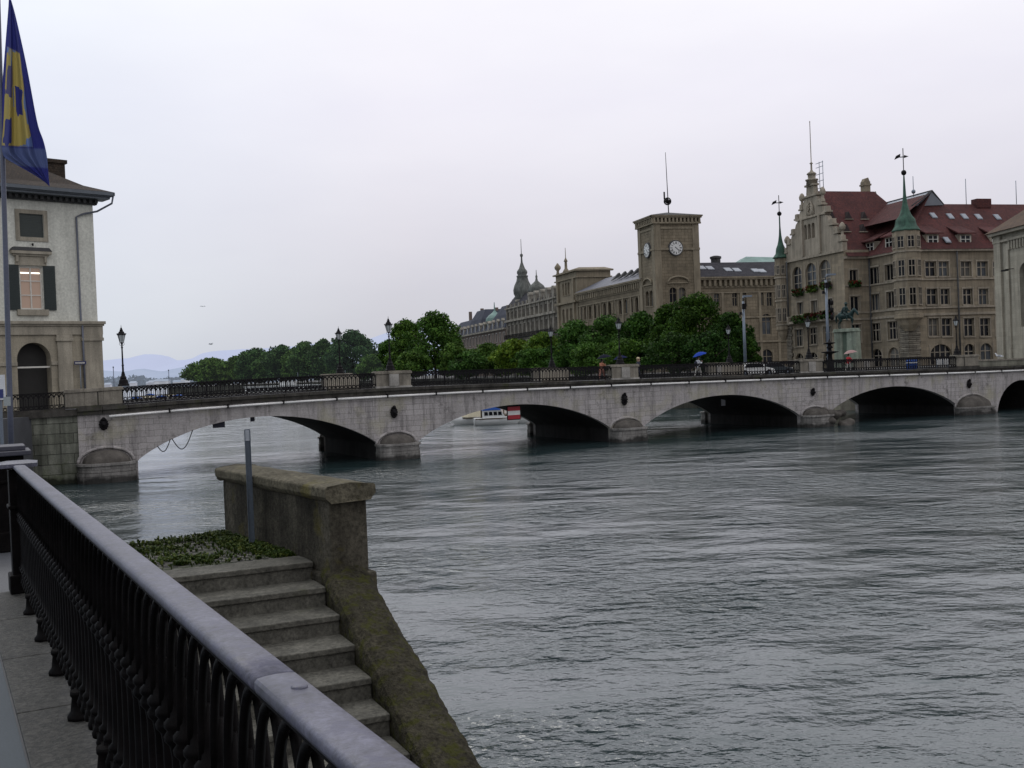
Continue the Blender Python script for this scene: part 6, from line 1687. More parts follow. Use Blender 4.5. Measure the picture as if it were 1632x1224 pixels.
# ------------------------------------------------------------------ trees
LF = {
 'dark': leafmat('dark_leaves', (.016, .042, .008), (.030, .072, .011), (.055, .11, .016)),
 'mid': leafmat('mid_leaves', (.028, .068, .014), (.048, .110, .020), (.080, .155, .028)),
 'light': leafmat('light_leaves', (.045, .095, .016), (.080, .150, .022), (.13, .20, .03)),
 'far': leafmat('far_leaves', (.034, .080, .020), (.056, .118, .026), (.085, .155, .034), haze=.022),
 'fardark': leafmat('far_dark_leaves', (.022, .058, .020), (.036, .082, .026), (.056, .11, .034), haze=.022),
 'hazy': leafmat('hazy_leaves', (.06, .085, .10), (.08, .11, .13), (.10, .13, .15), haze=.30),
}
m_bark = stone('bark', (.07, .055, .04), nscale=3, var=(.6, 1.3), bump=.6)
def leaf_mesh(blobs, n, size, seed):
    """n leaf quads spread through ellipsoid clumps, denser near their surface"""
    rng = np.random.RandomState(seed)
    w_ = np.array([b[3] * b[4] * b[5] for b in blobs]) ** .67; w_ /= w_.sum()
    idx = rng.choice(len(blobs), n, p=w_); B = np.array(blobs)[idx]
    v = rng.normal(size=(n, 3)); v /= np.linalg.norm(v, axis=1)[:, None]
    r = 1 - rng.rand(n) ** 1.6 * .55; r *= 1 + rng.normal(size=n) * .07
    c = B[:, :3] + v * B[:, 3:6] * r[:, None]
    nn = v * .8 + rng.normal(size=(n, 3)) * .65; nn /= np.linalg.norm(nn, axis=1)[:, None]
    a = np.cross(nn, rng.normal(size=(n, 3))); a /= np.linalg.norm(a, axis=1)[:, None]; b = np.cross(nn, a)
    s = size * (.55 + rng.rand(n) * .9); a *= s[:, None]; b *= (s * .62)[:, None]
    V = np.stack([c - a, c - b, c + a, c + b], 1).reshape(-1, 3)
    me = bpy.data.meshes.new('crown'); me.vertices.add(4 * n); me.vertices.foreach_set('co', V.ravel())
    me.loops.add(4 * n); me.loops.foreach_set('vertex_index', np.arange(4 * n, dtype=np.int32))
    me.polygons.add(n); me.polygons.foreach_set('loop_start', np.arange(0, 4 * n, 4, dtype=np.int32)); me.polygons.foreach_set('loop_total', np.full(n, 4, dtype=np.int32))
    me.update(calc_edges=True); return me
def tree(px, pw, ytop, Y, mat_, label, seed, n=5200, zb=GZ, leaf=None, sag=0.42, group='trees lining the far bank', ybot=None, lobes=17):
    rnd = random.Random(seed); t_ = hitY(px, ytop, Y); x = t_.x; W_ = pw * 1.14 * Y / FPX; ht = t_.z - zb
    r = root('broadleaf_tree', label, 'tree', (x, Y, zb), group)
    cb = ht * .06; ch_ = ht - cb; rx = W_ / 2
    blobs = []
    for i in range(lobes):
        a = rnd.uniform(0, 2 * math.pi); h = (i + .5) / lobes
        prof = math.sin(math.pi * min(1, (h * .72 + .25)) ** 1.1) ** .5
        rr = rx * (.30 + rnd.uniform(-.04, .09)); off = max(0, rx * prof - rr) * rnd.uniform(.75, 1.05)
        zz = cb + ch_ * (.10 + .80 * h)
        rz_ = min(rr * rnd.uniform(.6, .9), ch_ * .22)
        blobs.append((x + off * math.cos(a), Y + off * math.sin(a) * .9, zb + min(zz, ht - rz_ * .9), rr, rr, rz_))
    blobs.append((x, Y, zb + cb + ch_ * .45, rx * .55, rx * .5, ch_ * .40)); blobs.append((x + rnd.uniform(-.1, .1) * rx, Y, zb + ht - ch_ * .16, rx * .33, rx * .33, ch_ * .16))
    for i in range(10):
        a = rnd.uniform(0, 2 * math.pi); q = rnd.uniform(.55, 1.0); zz = rnd.uniform(.25, .95)
        pr = math.sin(math.pi * min(1, zz * .72 + .25) ** 1.1) ** .5
        blobs.append((x + rx * q * pr * math.cos(a), Y + rx * q * pr * math.sin(a), zb + cb + ch_ * zz * .95, rx * .14, rx * .14, ch_ * .07))
    me = leaf_mesh(blobs, n, leaf or max(.16, Y * .00125), seed); me.materials.append(LF[mat_])
    me.transform(Matrix.Translation((-x, -Y, -zb)))
    o = bpy.data.objects.new('crown', me); COL.objects.link(o); o.parent = r
    mb = MB(); mb.smooth = True
    tr = max(.22, ht * .022)
    mb.tube([(x, Y, zb - .3), (x + .1, Y, zb + ht * .3), (x, Y, zb + ht * .62)], [tr, tr * .75, tr * .35], 8)
    for i in range(6):
        a = rnd.uniform(0, 6.28); z0 = zb + ht * rnd.uniform(.22, .5); l = rx * rnd.uniform(.5, .8)
        mb.tube([(x, Y, z0), (x + math.cos(a) * l * .5, Y + math.sin(a) * l * .5, z0 + ht * .14), (x + math.cos(a) * l, Y + math.sin(a) * l, z0 + ht * .26)], [tr * .45, tr * .28, tr * .1], 6)
    mb.build('trunk', m_bark, r)
    return r
T = [
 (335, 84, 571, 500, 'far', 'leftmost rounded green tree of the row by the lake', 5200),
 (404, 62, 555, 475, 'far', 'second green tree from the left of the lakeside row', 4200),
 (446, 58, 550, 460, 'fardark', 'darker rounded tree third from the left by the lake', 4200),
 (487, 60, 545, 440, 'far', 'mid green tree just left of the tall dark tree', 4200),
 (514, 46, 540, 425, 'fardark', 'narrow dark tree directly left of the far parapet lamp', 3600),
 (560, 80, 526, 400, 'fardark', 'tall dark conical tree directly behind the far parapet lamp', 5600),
 (618, 52, 541, 368, 'mid', 'low green tree left of the first near lamp, below the hill gap', 3600),
 (645, 70, 508, 348, 'mid', 'big green tree right behind the first near lamp', 5600),
 (690, 88, 496, 330, 'mid', 'tallest green tree right of the first near lamp', 7600),
 (728, 60, 545, 310, 'light', 'light green tree in front of the mansard building', 4200),
 (772, 76, 548, 276, 'light', 'light green tree below the dark mansard roofs', 5200),
 (822, 76, 541, 240, 'light', 'yellowish green tree below the onion domes', 6000),
 (868, 80, 530, 218, 'light', 'yellow green tree below the balconies of the domed building', 6000),
 (915, 96, 512, 198, 'mid', 'green tree below the end pavilion', 7000),
 (966, 96, 503, 182, 'mid', 'green tree under the windows of the long river wing', 7600),
 (1020, 86, 497, 172, 'dark', 'dark tree to the left of the clock tower foot', 7600),
 (1068, 84, 482, 164, 'dark', 'large dark tree directly under the clock tower', 8200),
 (1112, 100, 466, 156, 'dark', 'biggest dark green tree right of the clock tower foot', 9600),
 (1166, 78, 498, 152, 'dark', 'dark tree right of the biggest one, beside the tall grey mast', 7000),
]
# (the trees stand on the quay, well behind the bridge)
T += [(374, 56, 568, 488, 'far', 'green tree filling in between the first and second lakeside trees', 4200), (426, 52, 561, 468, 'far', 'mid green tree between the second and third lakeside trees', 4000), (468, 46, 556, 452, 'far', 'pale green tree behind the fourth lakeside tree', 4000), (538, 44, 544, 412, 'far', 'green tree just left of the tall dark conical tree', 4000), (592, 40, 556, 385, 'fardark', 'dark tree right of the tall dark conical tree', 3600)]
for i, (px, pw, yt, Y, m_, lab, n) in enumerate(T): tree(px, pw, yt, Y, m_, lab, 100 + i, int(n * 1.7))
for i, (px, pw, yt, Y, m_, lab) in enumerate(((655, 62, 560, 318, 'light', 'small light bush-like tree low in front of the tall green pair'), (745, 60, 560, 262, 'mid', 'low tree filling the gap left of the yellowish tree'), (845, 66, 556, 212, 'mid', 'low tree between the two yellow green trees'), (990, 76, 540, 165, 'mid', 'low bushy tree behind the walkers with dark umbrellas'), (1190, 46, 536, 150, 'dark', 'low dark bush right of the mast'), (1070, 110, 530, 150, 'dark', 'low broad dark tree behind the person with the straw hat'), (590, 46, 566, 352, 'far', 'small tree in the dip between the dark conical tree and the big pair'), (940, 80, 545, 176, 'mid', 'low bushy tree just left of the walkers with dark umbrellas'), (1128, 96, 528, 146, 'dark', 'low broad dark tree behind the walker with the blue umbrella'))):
    tree(px, pw, yt, Y, m_, lab, 300 + i, 6000, lobes=12)
for i, (px, pw, yt) in enumerate(((325, 9, 571), (363, 9, 569))): pass
# hazy far shore
rnd = random.Random(8); blobs = []
for i in range(150):
    px = rnd.uniform(-60, 420); Y = rnd.uniform(2500, 2900); q = hitY(px, rnd.uniform(598, 612), Y); rr = rnd.uniform(14, 34)
    blobs.append((q.x, Y, max(2, min(q.z - rr * .6, 34)), rr, rr, rr * .55))
me = leaf_mesh(blobs, 16000, 5.0, 3); me.materials.append(LF['hazy']); me.name = 'far_wood'
o = bpy.data.objects.new('far_wood', me); COL.objects.link(o); o['kind'] = 'stuff'
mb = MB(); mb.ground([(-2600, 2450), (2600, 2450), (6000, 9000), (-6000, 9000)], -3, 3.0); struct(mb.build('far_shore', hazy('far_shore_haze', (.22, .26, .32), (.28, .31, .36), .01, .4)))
for i in range(14):
    px = rnd.uniform(160, 300); q = hitY(px, rnd.uniform(604, 611), 2440); mb = MB(); w_ = rnd.uniform(9, 18); h = rnd.uniform(6, 11)
    mb.abox(q.x - w_ / 2, q.x + w_ / 2, 2440, 2452, 2.9, 3 + h)
    r = root('shore_house', 'tiny hazy pale house on the far lake shore', 'house', (q.x, 2446, 3), 'hazy houses on the far shore')
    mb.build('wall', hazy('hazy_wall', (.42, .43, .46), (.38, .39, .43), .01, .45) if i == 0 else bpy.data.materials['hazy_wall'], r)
    mb = MB(); mb.prism([(q.x - w_ / 2 - 1, 2439, 3 + h), (q.x + w_ / 2 + 1, 2439, 3 + h), (q.x + w_ / 2 + 1, 2453, 3 + h), (q.x - w_ / 2 - 1, 2453, 3 + h)], [(q.x - w_ / 2, 2446, 7 + h), (q.x + w_ / 2, 2446, 7 + h), (q.x + w_ / 2, 2446.5, 7 + h), (q.x - w_ / 2, 2446.5, 7 + h)])
    mb.build('roof', bpy.data.materials['far_shore_haze'], r)

# ------------------------------------------------------------------ boats
m_hull = paint('white_hull', (.62, .63, .62), .3, nz=.06); m_blue = paint('blue_canvas', (.02, .10, .42), .7); m_tan = paint('beige_canvas', (.42, .38, .27), .8)
m_wood = stone('old_wood', (.10, .075, .05), nscale=2, var=(.6, 1.2))
def hull(mb, x, y, L, W_, H, rot, sheer=.2):
    ca, sa = math.cos(rot), math.sin(rot); N = 12; secs = []
    for i in range(N + 1):
        t = i / N; w_ = W_ / 2 * (1 - max(0, (t - .45) / .55) ** 2.2) * (.86 + .14 * min(1, t * 4)); w_ = max(w_, .02)
        zt = H + sheer * (t - .3) ** 2 * 2
        row = []
        for u, z in ((-1, zt), (-.92, zt * .45), (-.6, -.15), (0, -.3), (.6, -.15), (.92, zt * .45), (1, zt)):
            lx = -L / 2 + L * t + (0.10 * L * (z / H) * (t > .8) * (t - .8) * 5 if t > .8 else 0); ly = w_ * u
            row.append(Vector((x + lx * ca - ly * sa, y + lx * sa + ly * ca, z)))
        secs.append(row)
    b = len(mb.v); K = 7
    for r_ in secs: mb.v += r_
    mb.smooth = True
    for j in range(N):
        for i in range(K - 1): mb.face((b + j * K + i, b + j * K + i + 1, b + (j + 1) * K + i + 1, b + (j + 1) * K + i))
    mb.smooth = False
    for j in range(N): mb.face((b + j * K, b + (j + 1) * K, b + (j + 1) * K + 6, b + j * K + 6))
    mb.face([b + i for i in range(K)])
def boat(px, Y, L, W_, rot, label, kind, cover=None, H=.75, group=None):
    q = hitz(px, 0, 0) if False else hitY(px, 640, Y); x = q.x
    r = root('moored_boat', label, 'boat', (x, Y, 0), group)
    mb = MB(); hull(mb, x, Y, L, W_, H, rot); mb.build('hull', m_hull, r)
    mb = MB(); hull(mb, x, Y, L * 1.01, W_ * 1.03, H, rot); 
    f = Fr(x, Y, math.cos(rot), math.sin(rot))
    mb = MB(); mb.box(f, -L * .48, L * .42, -W_ / 2 - .02, -W_ / 2 + .04, H * .86, H * 1.0); mb.box(f, -L * .48, L * .30, W_ / 2 - .04, W_ / 2 + .03, H * .86, H * 1.0); mb.build('rubbing_strip', m_wood, r)
    if kind == 'cabin':
        mb = MB(); mb.extr(f, [(-L * .30, H), (L * .22, H), (L * .10, H + .85), (-L * .30, H + .85)], -W_ * .38, W_ * .38); c = mb.build('cabin', m_hull, r)
        mb = MB()
        for k in range(4): a = -L * .27 + k * L * .105; mb.extr(f, [(a, H + .3), (a + L * .085, H + .3), (a + L * .075, H + .68), (a, H + .68)], W_ * .385, W_ * .40)
        mb.build('cabin_window', GLASS, c)
        mb = MB(); mb.extr(f, [(-L * .32, H + .85), (L * .12, H + .85), (L * .02, H + 1.25), (-L * .12, H + 1.4), (-L * .28, H + 1.15)], -W_ * .42, W_ * .42); mb.build('canopy', cover or m_blue, r)
    elif kind == 'cover':
        mb = MB(); N = 8
        mb.prism([f.p(-L * .49, -W_ * .5, H + .02), f.p(L * .3, -W_ * .46, H + .04), f.p(L * .48, 0, H + .15), f.p(L * .3, W_ * .46, H + .04), f.p(-L * .49, W_ * .5, H + .02)], [f.p(-L * .40, -W_ * .1, H + 1.15), f.p(L * .1, -W_ * .1, H + 1.2), f.p(L * .42, 0, H + .35), f.p(L * .1, W_ * .1, H + 1.2), f.p(-L * .40, W_ * .1, H + 1.15)])
        mb.build('tarpaulin', cover or m_tan, r)
    elif kind == 'open':
        mb = MB(); mb.box(f, -L * .3, -L * .22, -W_ * .4, W_ * .4, H, H + .25); mb.box(f, 0, L * .08, -W_ * .4, W_ * .4, H, H + .2); mb.build('seat', m_wood, r)
    elif kind == 'liner':
        mb = MB(); mb.extr(f, [(-L * .42, H), (L * .34, H), (L * .28, H + 2.3), (-L * .42, H + 2.3)], -W_ * .42, W_ * .42); c = mb.build('cabin', m_hull, r)
        mb = MB()
        for k in range(14): a = -L * .40 + k * L * .049; mb.box(f, a, a + L * .038, W_ * .42 + .01, W_ * .42 + .05, H + .9, H + 1.9)
        mb.build('cabin_window', GLASS, c)
        mb = MB(); mb.box(f, -L * .44, L * .30, -W_ * .46, W_ * .46, H + 2.3, H + 2.5); mb.box(f, -L * .05, L * .12, -W_ * .25, W_ * .25, H + 2.5, H + 4.0); mb.build('upper_deck', m_hull, r)
        mb = MB(); mb.tube([f.p(L * .15, 0, H + 2.5), f.p(L * .15, 0, H + 7)], .08, 5); mb.build('mast', m_grey, r)
    return r
boat(758, 121, 5.6, 2.2, math.pi + .55, 'small moored boat under a beige tarpaulin seen through the second arch', 'cover', m_tan)
boat(789, 117, 4.8, 2.1, .10, 'white cabin boat with bright blue canopy moored beyond the second arch', 'cabin', m_blue)
boat(821, 118, 4.6, 1.7, .1, 'low white open boat moored right of the blue canopied one', 'open')
boat(806, 127, 3.8, 1.7, .4, 'small boat with light cover between the blue canopied boat and the striped board', 'cover', paint('pale_canvas', (.45, .40, .36), .8))
for i, (px, y, h, w_) in enumerate(((734, 672, 1.5, .06), (748.5, 673, 1.9, .08), (753, 673.5, 1.9, .08), (745.5, 672, 1.1, .05), (767.5, 677, 2.0, .09), (803, 674, 1.4, .07))):
    q = hitz(px, y, 0); mb = MB(); mb.tube([(q.x, q.y, -1), (q.x + .03, q.y, h)], w_, 8); mb.lathe((q.x + .03, q.y, h), [(w_ * 1.05, 0), (w_ * .9, .06), (.01, .1)], 8)
    tag(mb.build('mooring_pile', m_wood), ['leftmost thin mooring pile beyond the second arch', 'left of the two close mooring piles before the beige tarpaulin boat', 'right of the two close mooring piles before the beige tarpaulin boat', 'short pile just left of the two close mooring piles', 'thickest mooring pile, at the bow of the blue canopied boat', 'mooring pile between the blue canopied boat and the striped board'][i], 'mooring pile', 'mooring piles in the river')
boat(455, 392, 34, 6, -.12, 'long white passenger boat at the lakeside quay, seen through the bridge railing', 'liner', H=1.3)
boat(535, 380, 26, 6, -.1, 'second, shorter white passenger boat seen through the railing', 'liner', H=1.2)
for i, (px, Y, rot, kd) in enumerate(((222, 330, .2, 'cabin'), (236, 372, .0, 'cover'), (249, 350, .5, 'open'), (262, 335, .1, 'cabin'), (276, 392, .3, 'cover'), (288, 345, .0, 'cabin'), (306, 360, .2, 'open'), (243, 420, 0, 'cabin'))):
    boat(px, Y, 7.5, 2.6, rot, ['white cabin boat nearest the corner pedestal, seen through the railing', 'covered boat second from the corner pedestal', 'low open white boat on the lake behind the railing', 'white cabin boat in the middle of the lake group', 'covered boat farther out right of the middle of the lake group', 'white cabin boat below the leftmost trees', 'low open boat at the right end of the lake group', 'far cabin boat out on the lake'][i], kd, m_tan if kd == 'cover' else m_blue, 1.0, 'boats on the lake')
for i, (px, Y, h) in enumerate(((160, 330, 19), (182, 330, 19), (270, 360, 17))):
    q = hitY(px, 620, Y); mb = MB(); mb.tube([(q.x, q.y, -1), (q.x, q.y, h * .62)], .11, 6); mb.ball((q.x, q.y, h * .62), .25, 6, 5); tag(mb.build('harbour_pole', m_pole), ['thin dark harbour pole close to the pale house', 'thin dark harbour pole just left of the corner pedestal lamp', 'thin harbour pole in front of the hills near the leftmost tree'][i], 'pole', 'harbour poles')

# ------------------------------------------------------------------ masts, statue, street things
def mast(px, Y, ytop, label, kind):
    q = hitY(px, 580, Y); zt = hitY(px - 2, ytop, Y).z
    r = root('street_mast', label, 'mast', (q.x, Y, GZ), 'tall grey masts')
    mb = MB(); mb.tube([(q.x, Y, GZ), (q.x, Y, zt)], [.19, .13], 10); mb.lathe((q.x, Y, GZ), [(.32, 0), (.32, .1), (.22, .3), (.2, .9)], 10); mb.build('pole', m_grey, r)
    f = Fr(q.x, Y, 1, 0)
    mb = MB(); mb.tube([(q.x, Y, zt), (q.x - .1, Y - .3, zt + .35), (q.x + .25, Y - .9, zt + .45)], .06, 6); mb.box(Fr(q.x + .2, Y - 1.2, 1, 0), -.45, .5, -.3, .15, zt + .38, zt + .56); mb.build('luminaire', m_grey, r)
    mb = MB(); mb.box(f, -.2, .22, .14, .5, zt - .9, zt - .3); mb.box(f, -.45, -.2, -.1, .2, zt - 1.5, zt - 1.2)
    if kind:
        for k in range(3): mb.lathe((q.x + .45, Y - .25, zt - 2.8 - k * .8), [(.05, 0), (.2, .1), (.2, .5), (.05, .6)], 8)
    mb.build('signal_box', m_iron, r)
    return r
mast(1188, 118, 480, 'tall plain grey mast with lamp head between the tree and the town hall', False)
mast(1321, 116, 446, 'tall grey mast with lamp head and black fittings left of the rider statue', True)
# tiered dark ornament on the quay parapet
q = hitY(1323, 572, 108); fo_ = root('iron_fountain', 'small dark tiered ornament with wide bowls beside the rider statue', 'fountain', (q.x, 108, GZ))
mb = MB(); zb = zdeck(60); zz = lambda y: hitY(1323, y, 108).z
mb.lathe((q.x, 108, 0), [(.5, zb - .6), (.35, zb + .5), (.2, zz(566)), (.25, zz(564)), (.85, zz(561.5)), (.9, zz(560.5)), (.2, zz(559.5)), (.18, zz(556)), (.35, zz(554)), (.2, zz(551)), (.16, zz(549)), (.6, zz(547)), (.62, zz(546.2)), (.15, zz(545)), (.1, zz(542)), (.03, zz(540))], 12)
mb.build('bowls', m_iron, fo_)
# equestrian statue
m_brz = stone('green_bronze', (0.018, 0.045, 0.042), (0.010, 0.022, 0.022), nscale=2.5, var=(.4, 1.6), streak=.2, rough=.55, metal=.2)
m_brl = stone('statue_plinth', (0.27, 0.29, 0.235), (0.20, 0.245, 0.19), nscale=1.5, var=(.7, 1.2), streak=.35, **ASH)
SY = 119.0
sq = hitY(1349, 520, SY)
eq = root('rider_statue', 'green bronze statue of a rider on horseback atop a tall pale green pedestal', 'statue', (sq.x, SY, GZ))
zt = hitY(1349, 522, SY).z; zb = GZ
f = Fr(sq.x, SY, .62, -.785)
mb = MB()
def pl(hw, hd, z, ox=0, n=16):
    return [f.p(ox + hw * math.copysign(abs(math.cos(2 * math.pi * i / n)) ** .5, math.cos(2 * math.pi * i / n)), hd * math.copysign(abs(math.sin(2 * math.pi * i / n)) ** .5, math.sin(2 * math.pi * i / n)), z) for i in range(n)]
for a, b_, z0, z1, ox in ((.72, .72, zb, zt - .5, .85), (.62, .62, zb, zt - .5, -.85)): mb.prism(pl(a, .62, z0, ox), pl(b_ * .94, .55, z1, ox))
mb.prism(pl(1.9, .9, zb), pl(1.8, .85, zb + .6)); mb.prism(pl(1.6, .75, zt - .5 + .003), pl(1.45, .7, zt - .12)); 
mb.build('pedestal', m_brl, eq, bevel=.04)
mb = MB(); mb.box(f, -.5, .5, -.35, .35, zb + .6, zt - .52); mb.build('niche', stone('niche_green', (.09, .12, .09)), eq)
H = MB(); hz0 = zt - .12;k = 1.0
def hp(s, d, z): return f.p(s * k, d * k, hz0 + z * k)
# horse facing right, head lowered and turned, one foreleg raised
H.capsule(hp(-.62, 0, 1.40), hp(.45, 0, 1.42), .36, .34); H.ball(hp(-.68, 0, 1.45), .40 * k, 12, 8, (1, .85, 1)); H.ball(hp(.55, 0, 1.42), .36 * k, 12, 8, (1, .8, 1.05))
H.capsule(hp(.68, 0, 1.6), hp(1.12, .04, 2.02), .26, .17); H.capsule(hp(1.12, .04, 2.02), hp(1.42, .06, 1.72), .17, .14); H.capsule(hp(1.42, .06, 1.72), hp(1.58, .07, 1.44), .13, .085)
for s in (-.05, .07): H.capsule(hp(1.08, s + .04, 2.16), hp(1.1, s + .05, 2.32), .04, .015)
for i in range(6): H.capsule(hp(.72 + i * .07, 0, 1.85 + i * .07), hp(.66 + i * .07, 0, 1.98 + i * .06), .07, .03)
for d, (kx, kz), (hx, hz_) in ((.18, (-.55, .95), (-.92, .5)), (-.18, (-.75, .92), (-.98, .5))):
    H.capsule(hp(-.75, d, 1.3), hp(kx, d, kz), .21, .12); H.capsule(hp(kx, d, kz), hp(hx, d, hz_ + .08), .11, .065); H.capsule(hp(hx, d, hz_ + .08), hp(hx + .05, d, .12), .058, .055); H.capsule(hp(hx + .05, d, .12), hp(hx + .14, d, .04), .075, .06)
H.capsule(hp(.62, -.17, 1.25), hp(.60, -.17, .72), .14, .075); H.capsule(hp(.60, -.17, .72), hp(.60, -.17, .14), .06, .05); H.capsule(hp(.60, -.17, .12), hp(.68, -.17, .04), .075, .06)
H.capsule(hp(.65, .17, 1.28), hp(1.02, .18, .98), .14, .075); H.capsule(hp(1.02, .18, .98), hp(.92, .18, .58), .06, .05); H.capsule(hp(.92, .18, .58), hp(.82, .18, .52), .07, .05)
pts = [hp(-1.02, 0, 1.6), hp(-1.25, 0, 1.45), hp(-1.32, 0, 1.0), hp(-1.28, 0, .62)]
H.tube(pts, [.08, .13, .11, .03], 8)
H.build('horse', m_brz, eq, remesh=.05)
H = MB()
H.capsule(hp(-.08, 0, 1.78), hp(-.02, 0, 2.28), .22, .23); H.capsule(hp(-.02, 0, 2.28), hp(0, 0, 2.42), .24, .10); H.ball(hp(.03, 0, 2.66), .145 * k, 10, 8, (1, .9, 1.2))
H.ball(hp(.17, 0, 2.65), .03, 6, 4); H.lathe(hp(.02, 0, 2.74), [(.26, 0), (.26, .04), (.16, .07), (.15, .18), (.02, .22)], 10)
for d in (.25, -.25):
    H.capsule(hp(-.06, d * .8, 1.74), hp(.42, d * 1.5, 1.48), .15, .11); H.capsule(hp(.42, d * 1.5, 1.48), hp(.34, d * 1.6, .98), .10, .06); H.capsule(hp(.34, d * 1.6, .96), hp(.55, d * 1.6, .92), .06, .045)
    H.capsule(hp(-.02, d, 2.34), hp(.06, d * 1.6, 2.02), .09, .07); H.capsule(hp(.06, d * 1.6, 2.02), hp(.38, d * .9, 1.96), .065, .045)
    for i in range(4): H.capsule(hp(.38, d * .9 + (i - 1.5) * .025, 1.96), hp(.45, d * .9 + (i - 1.5) * .022, 1.92), .017, .014)
H.capsule(hp(-.25, .02, 2.3), hp(-.5, .02, 1.7), .16, .2)
H.build('rider', m_brz, eq, remesh=.03)
# gull on the parapet, gulls in the air
m_gull = paint('gull_white', (.62, .63, .65), .7); m_gullg = paint('gull_grey', (.30, .32, .35), .7)
def gull(loc, wings, label, k=1.0, rot=0):
    x, y, z = loc; r = root('gull', label, 'gull', loc, 'gulls'); f = Fr(x, y, math.cos(rot), math.sin(rot))
    P = lambda s, d, zz: f.p(s * k, d * k, z + zz * k)
    mb = MB(); mb.capsule(P(-.12, 0, .16), P(.08, 0, .19), .055 * k, .06 * k); mb.capsule(P(.08, 0, .19), P(.15, 0, .30), .045 * k, .04 * k); mb.ball(P(.17, 0, .32), .042 * k, 8, 6); mb.capsule(P(.2, 0, .315), P(.25, 0, .30), .013 * k, .005 * k); mb.capsule(P(-.14, 0, .15), P(-.28, 0, .15), .04 * k, .012 * k)
    if not wings:
        for d in (.025, -.025): mb.capsule(P(0, d, .12), P(0, d, 0), .009 * k, .008 * k)
    mb.build('body', m_gull, r, remesh=.012 * k)
    for sg in (1, -1):
        mb = MB()
        if wings: mb.prism([P(.06, .04 * sg, .2), P(-.08, .04 * sg, .2), P(-.12, .35 * sg, .30), P(-.14, .66 * sg, .2), P(.02, .35 * sg, .31)], [P(.06, .04 * sg, .215), P(-.08, .04 * sg, .215), P(-.12, .35 * sg, .31), P(-.14, .66 * sg, .205), P(.02, .35 * sg, .325)])
        else: mb.ball(P(-.06, .055 * sg, .19), .1 * k, 8, 6, (1.5, .25, .5))
        mb.build('wing', m_gullg, r)
s_ = BR.hit(1592, 578, -.2)[0]; p_ = BR.p(s_, -.2, zcor(s_) + .68); gull((p_.x, p_.y, p_.z), False, 'white gull perched on the plain parapet at right', 1.6, 2.6)
q = hitY(337, 551, 190); gull((q.x, q.y, q.z), True, 'tiny grey gull flying just above the lakeside trees', 1.5, .6)
q = hitY(323, 490, 260); gull((q.x, q.y, q.z), True, 'faint tiny gull flying higher over the lake', 1.2, 2.2)
# things behind the railing on the bridge
m_panel = stone('beige_panel', (.58, .52, .42), nscale=1.2, var=(.8, 1.1))
def panel(x0, x1, y0, y1, lab, d=-.32):
    s0, s1, z0, z1 = BR.rect(x0, x1, y0, y1, d); m_ = (s0 + s1) / 2
    r = root('beige_panel', lab, 'panel', BR.p(m_, d, zdeck(m_)), 'beige panels behind the bridge railing')
    mb = MB(); P = BR.p
    mb.hexa([P(s0, d, zdeck(s0) + .02), P(s1, d, zdeck(s1) + .02), P(s1, d - .05, zdeck(s1) + .02), P(s0, d - .05, zdeck(s0) + .02), P(s0, d, ztop(s0) - .1), P(s1, d, ztop(s1) - .1), P(s1, d - .05, ztop(s1) - .1), P(s0, d - .05, ztop(s0) - .1)]); mb.build('board', m_panel, r)
    mb = MB()
    for q in (s0 + .1, m_, s1 - .1): mb.box(BR, q - .03, q + .03, d - .12, d - .052, zdeck(q) - .05, ztop(q) - .15)
    mb.build('support', m_grey, r)
panel(520, 573, 600, 621, 'beige panel behind the railing left of the first pier lamp'); panel(863, 907, 590, 611, 'beige panel behind the railing in the middle of the second span'); panel(1150, 1186, 580, 598, 'beige panel behind the railing right of the walker with the blue umbrella')
def small_box(px, y0, y1, w_, mat_, name, lab, cat, d=-2.0, legs=False):
    s, z = BR.hit(px, y1, d); z = zdeck(s); zt = BR.hit(px, y0, d)[1]
    r = root(name, lab, cat, BR.p(s, d, z)); mb = MB()
    if legs:
        mb.box(BR, s - w_, s + w_, d - .04, d, zt - .65, zt); mb.build('board', mat_, r)
        mb = MB(); mb.box(BR, s - w_, s - w_ + .05, d - .1, d - .05, z, zt); mb.box(BR, s + w_ - .05, s + w_, d - .1, d - .05, z, zt); mb.box(BR, s - .05, s + .05, .003 + d, d + .02, zt - .6, zt - .05); mb.build('frame', m_grey, r)
    else:
        mb.lathe(BR.p(s, d, 0), [(w_ * .8, z), (w_, z + .1), (w_, zt - .15), (w_ * 1.1, zt - .14), (w_ * .9, zt)], 12); mb.build('bin_body', mat_, r)
        mb = MB(); mb.lathe(BR.p(s, d, 0), [(w_ * 1.02, zt - .35), (w_ * 1.04, zt - .3), (w_ * 1.02, zt - .25)], 12); mb.build('band', m_white, r)
small_box(1453, 573, 590, .5, m_blue, 'litter_bin', 'bright blue round bin behind the railing right of the rider statue', 'bin')
small_box(1503, 571, 585, .75, m_white, 'white_notice', 'small white notice stand behind the railing near the last pedestal', 'sign', legs=True)
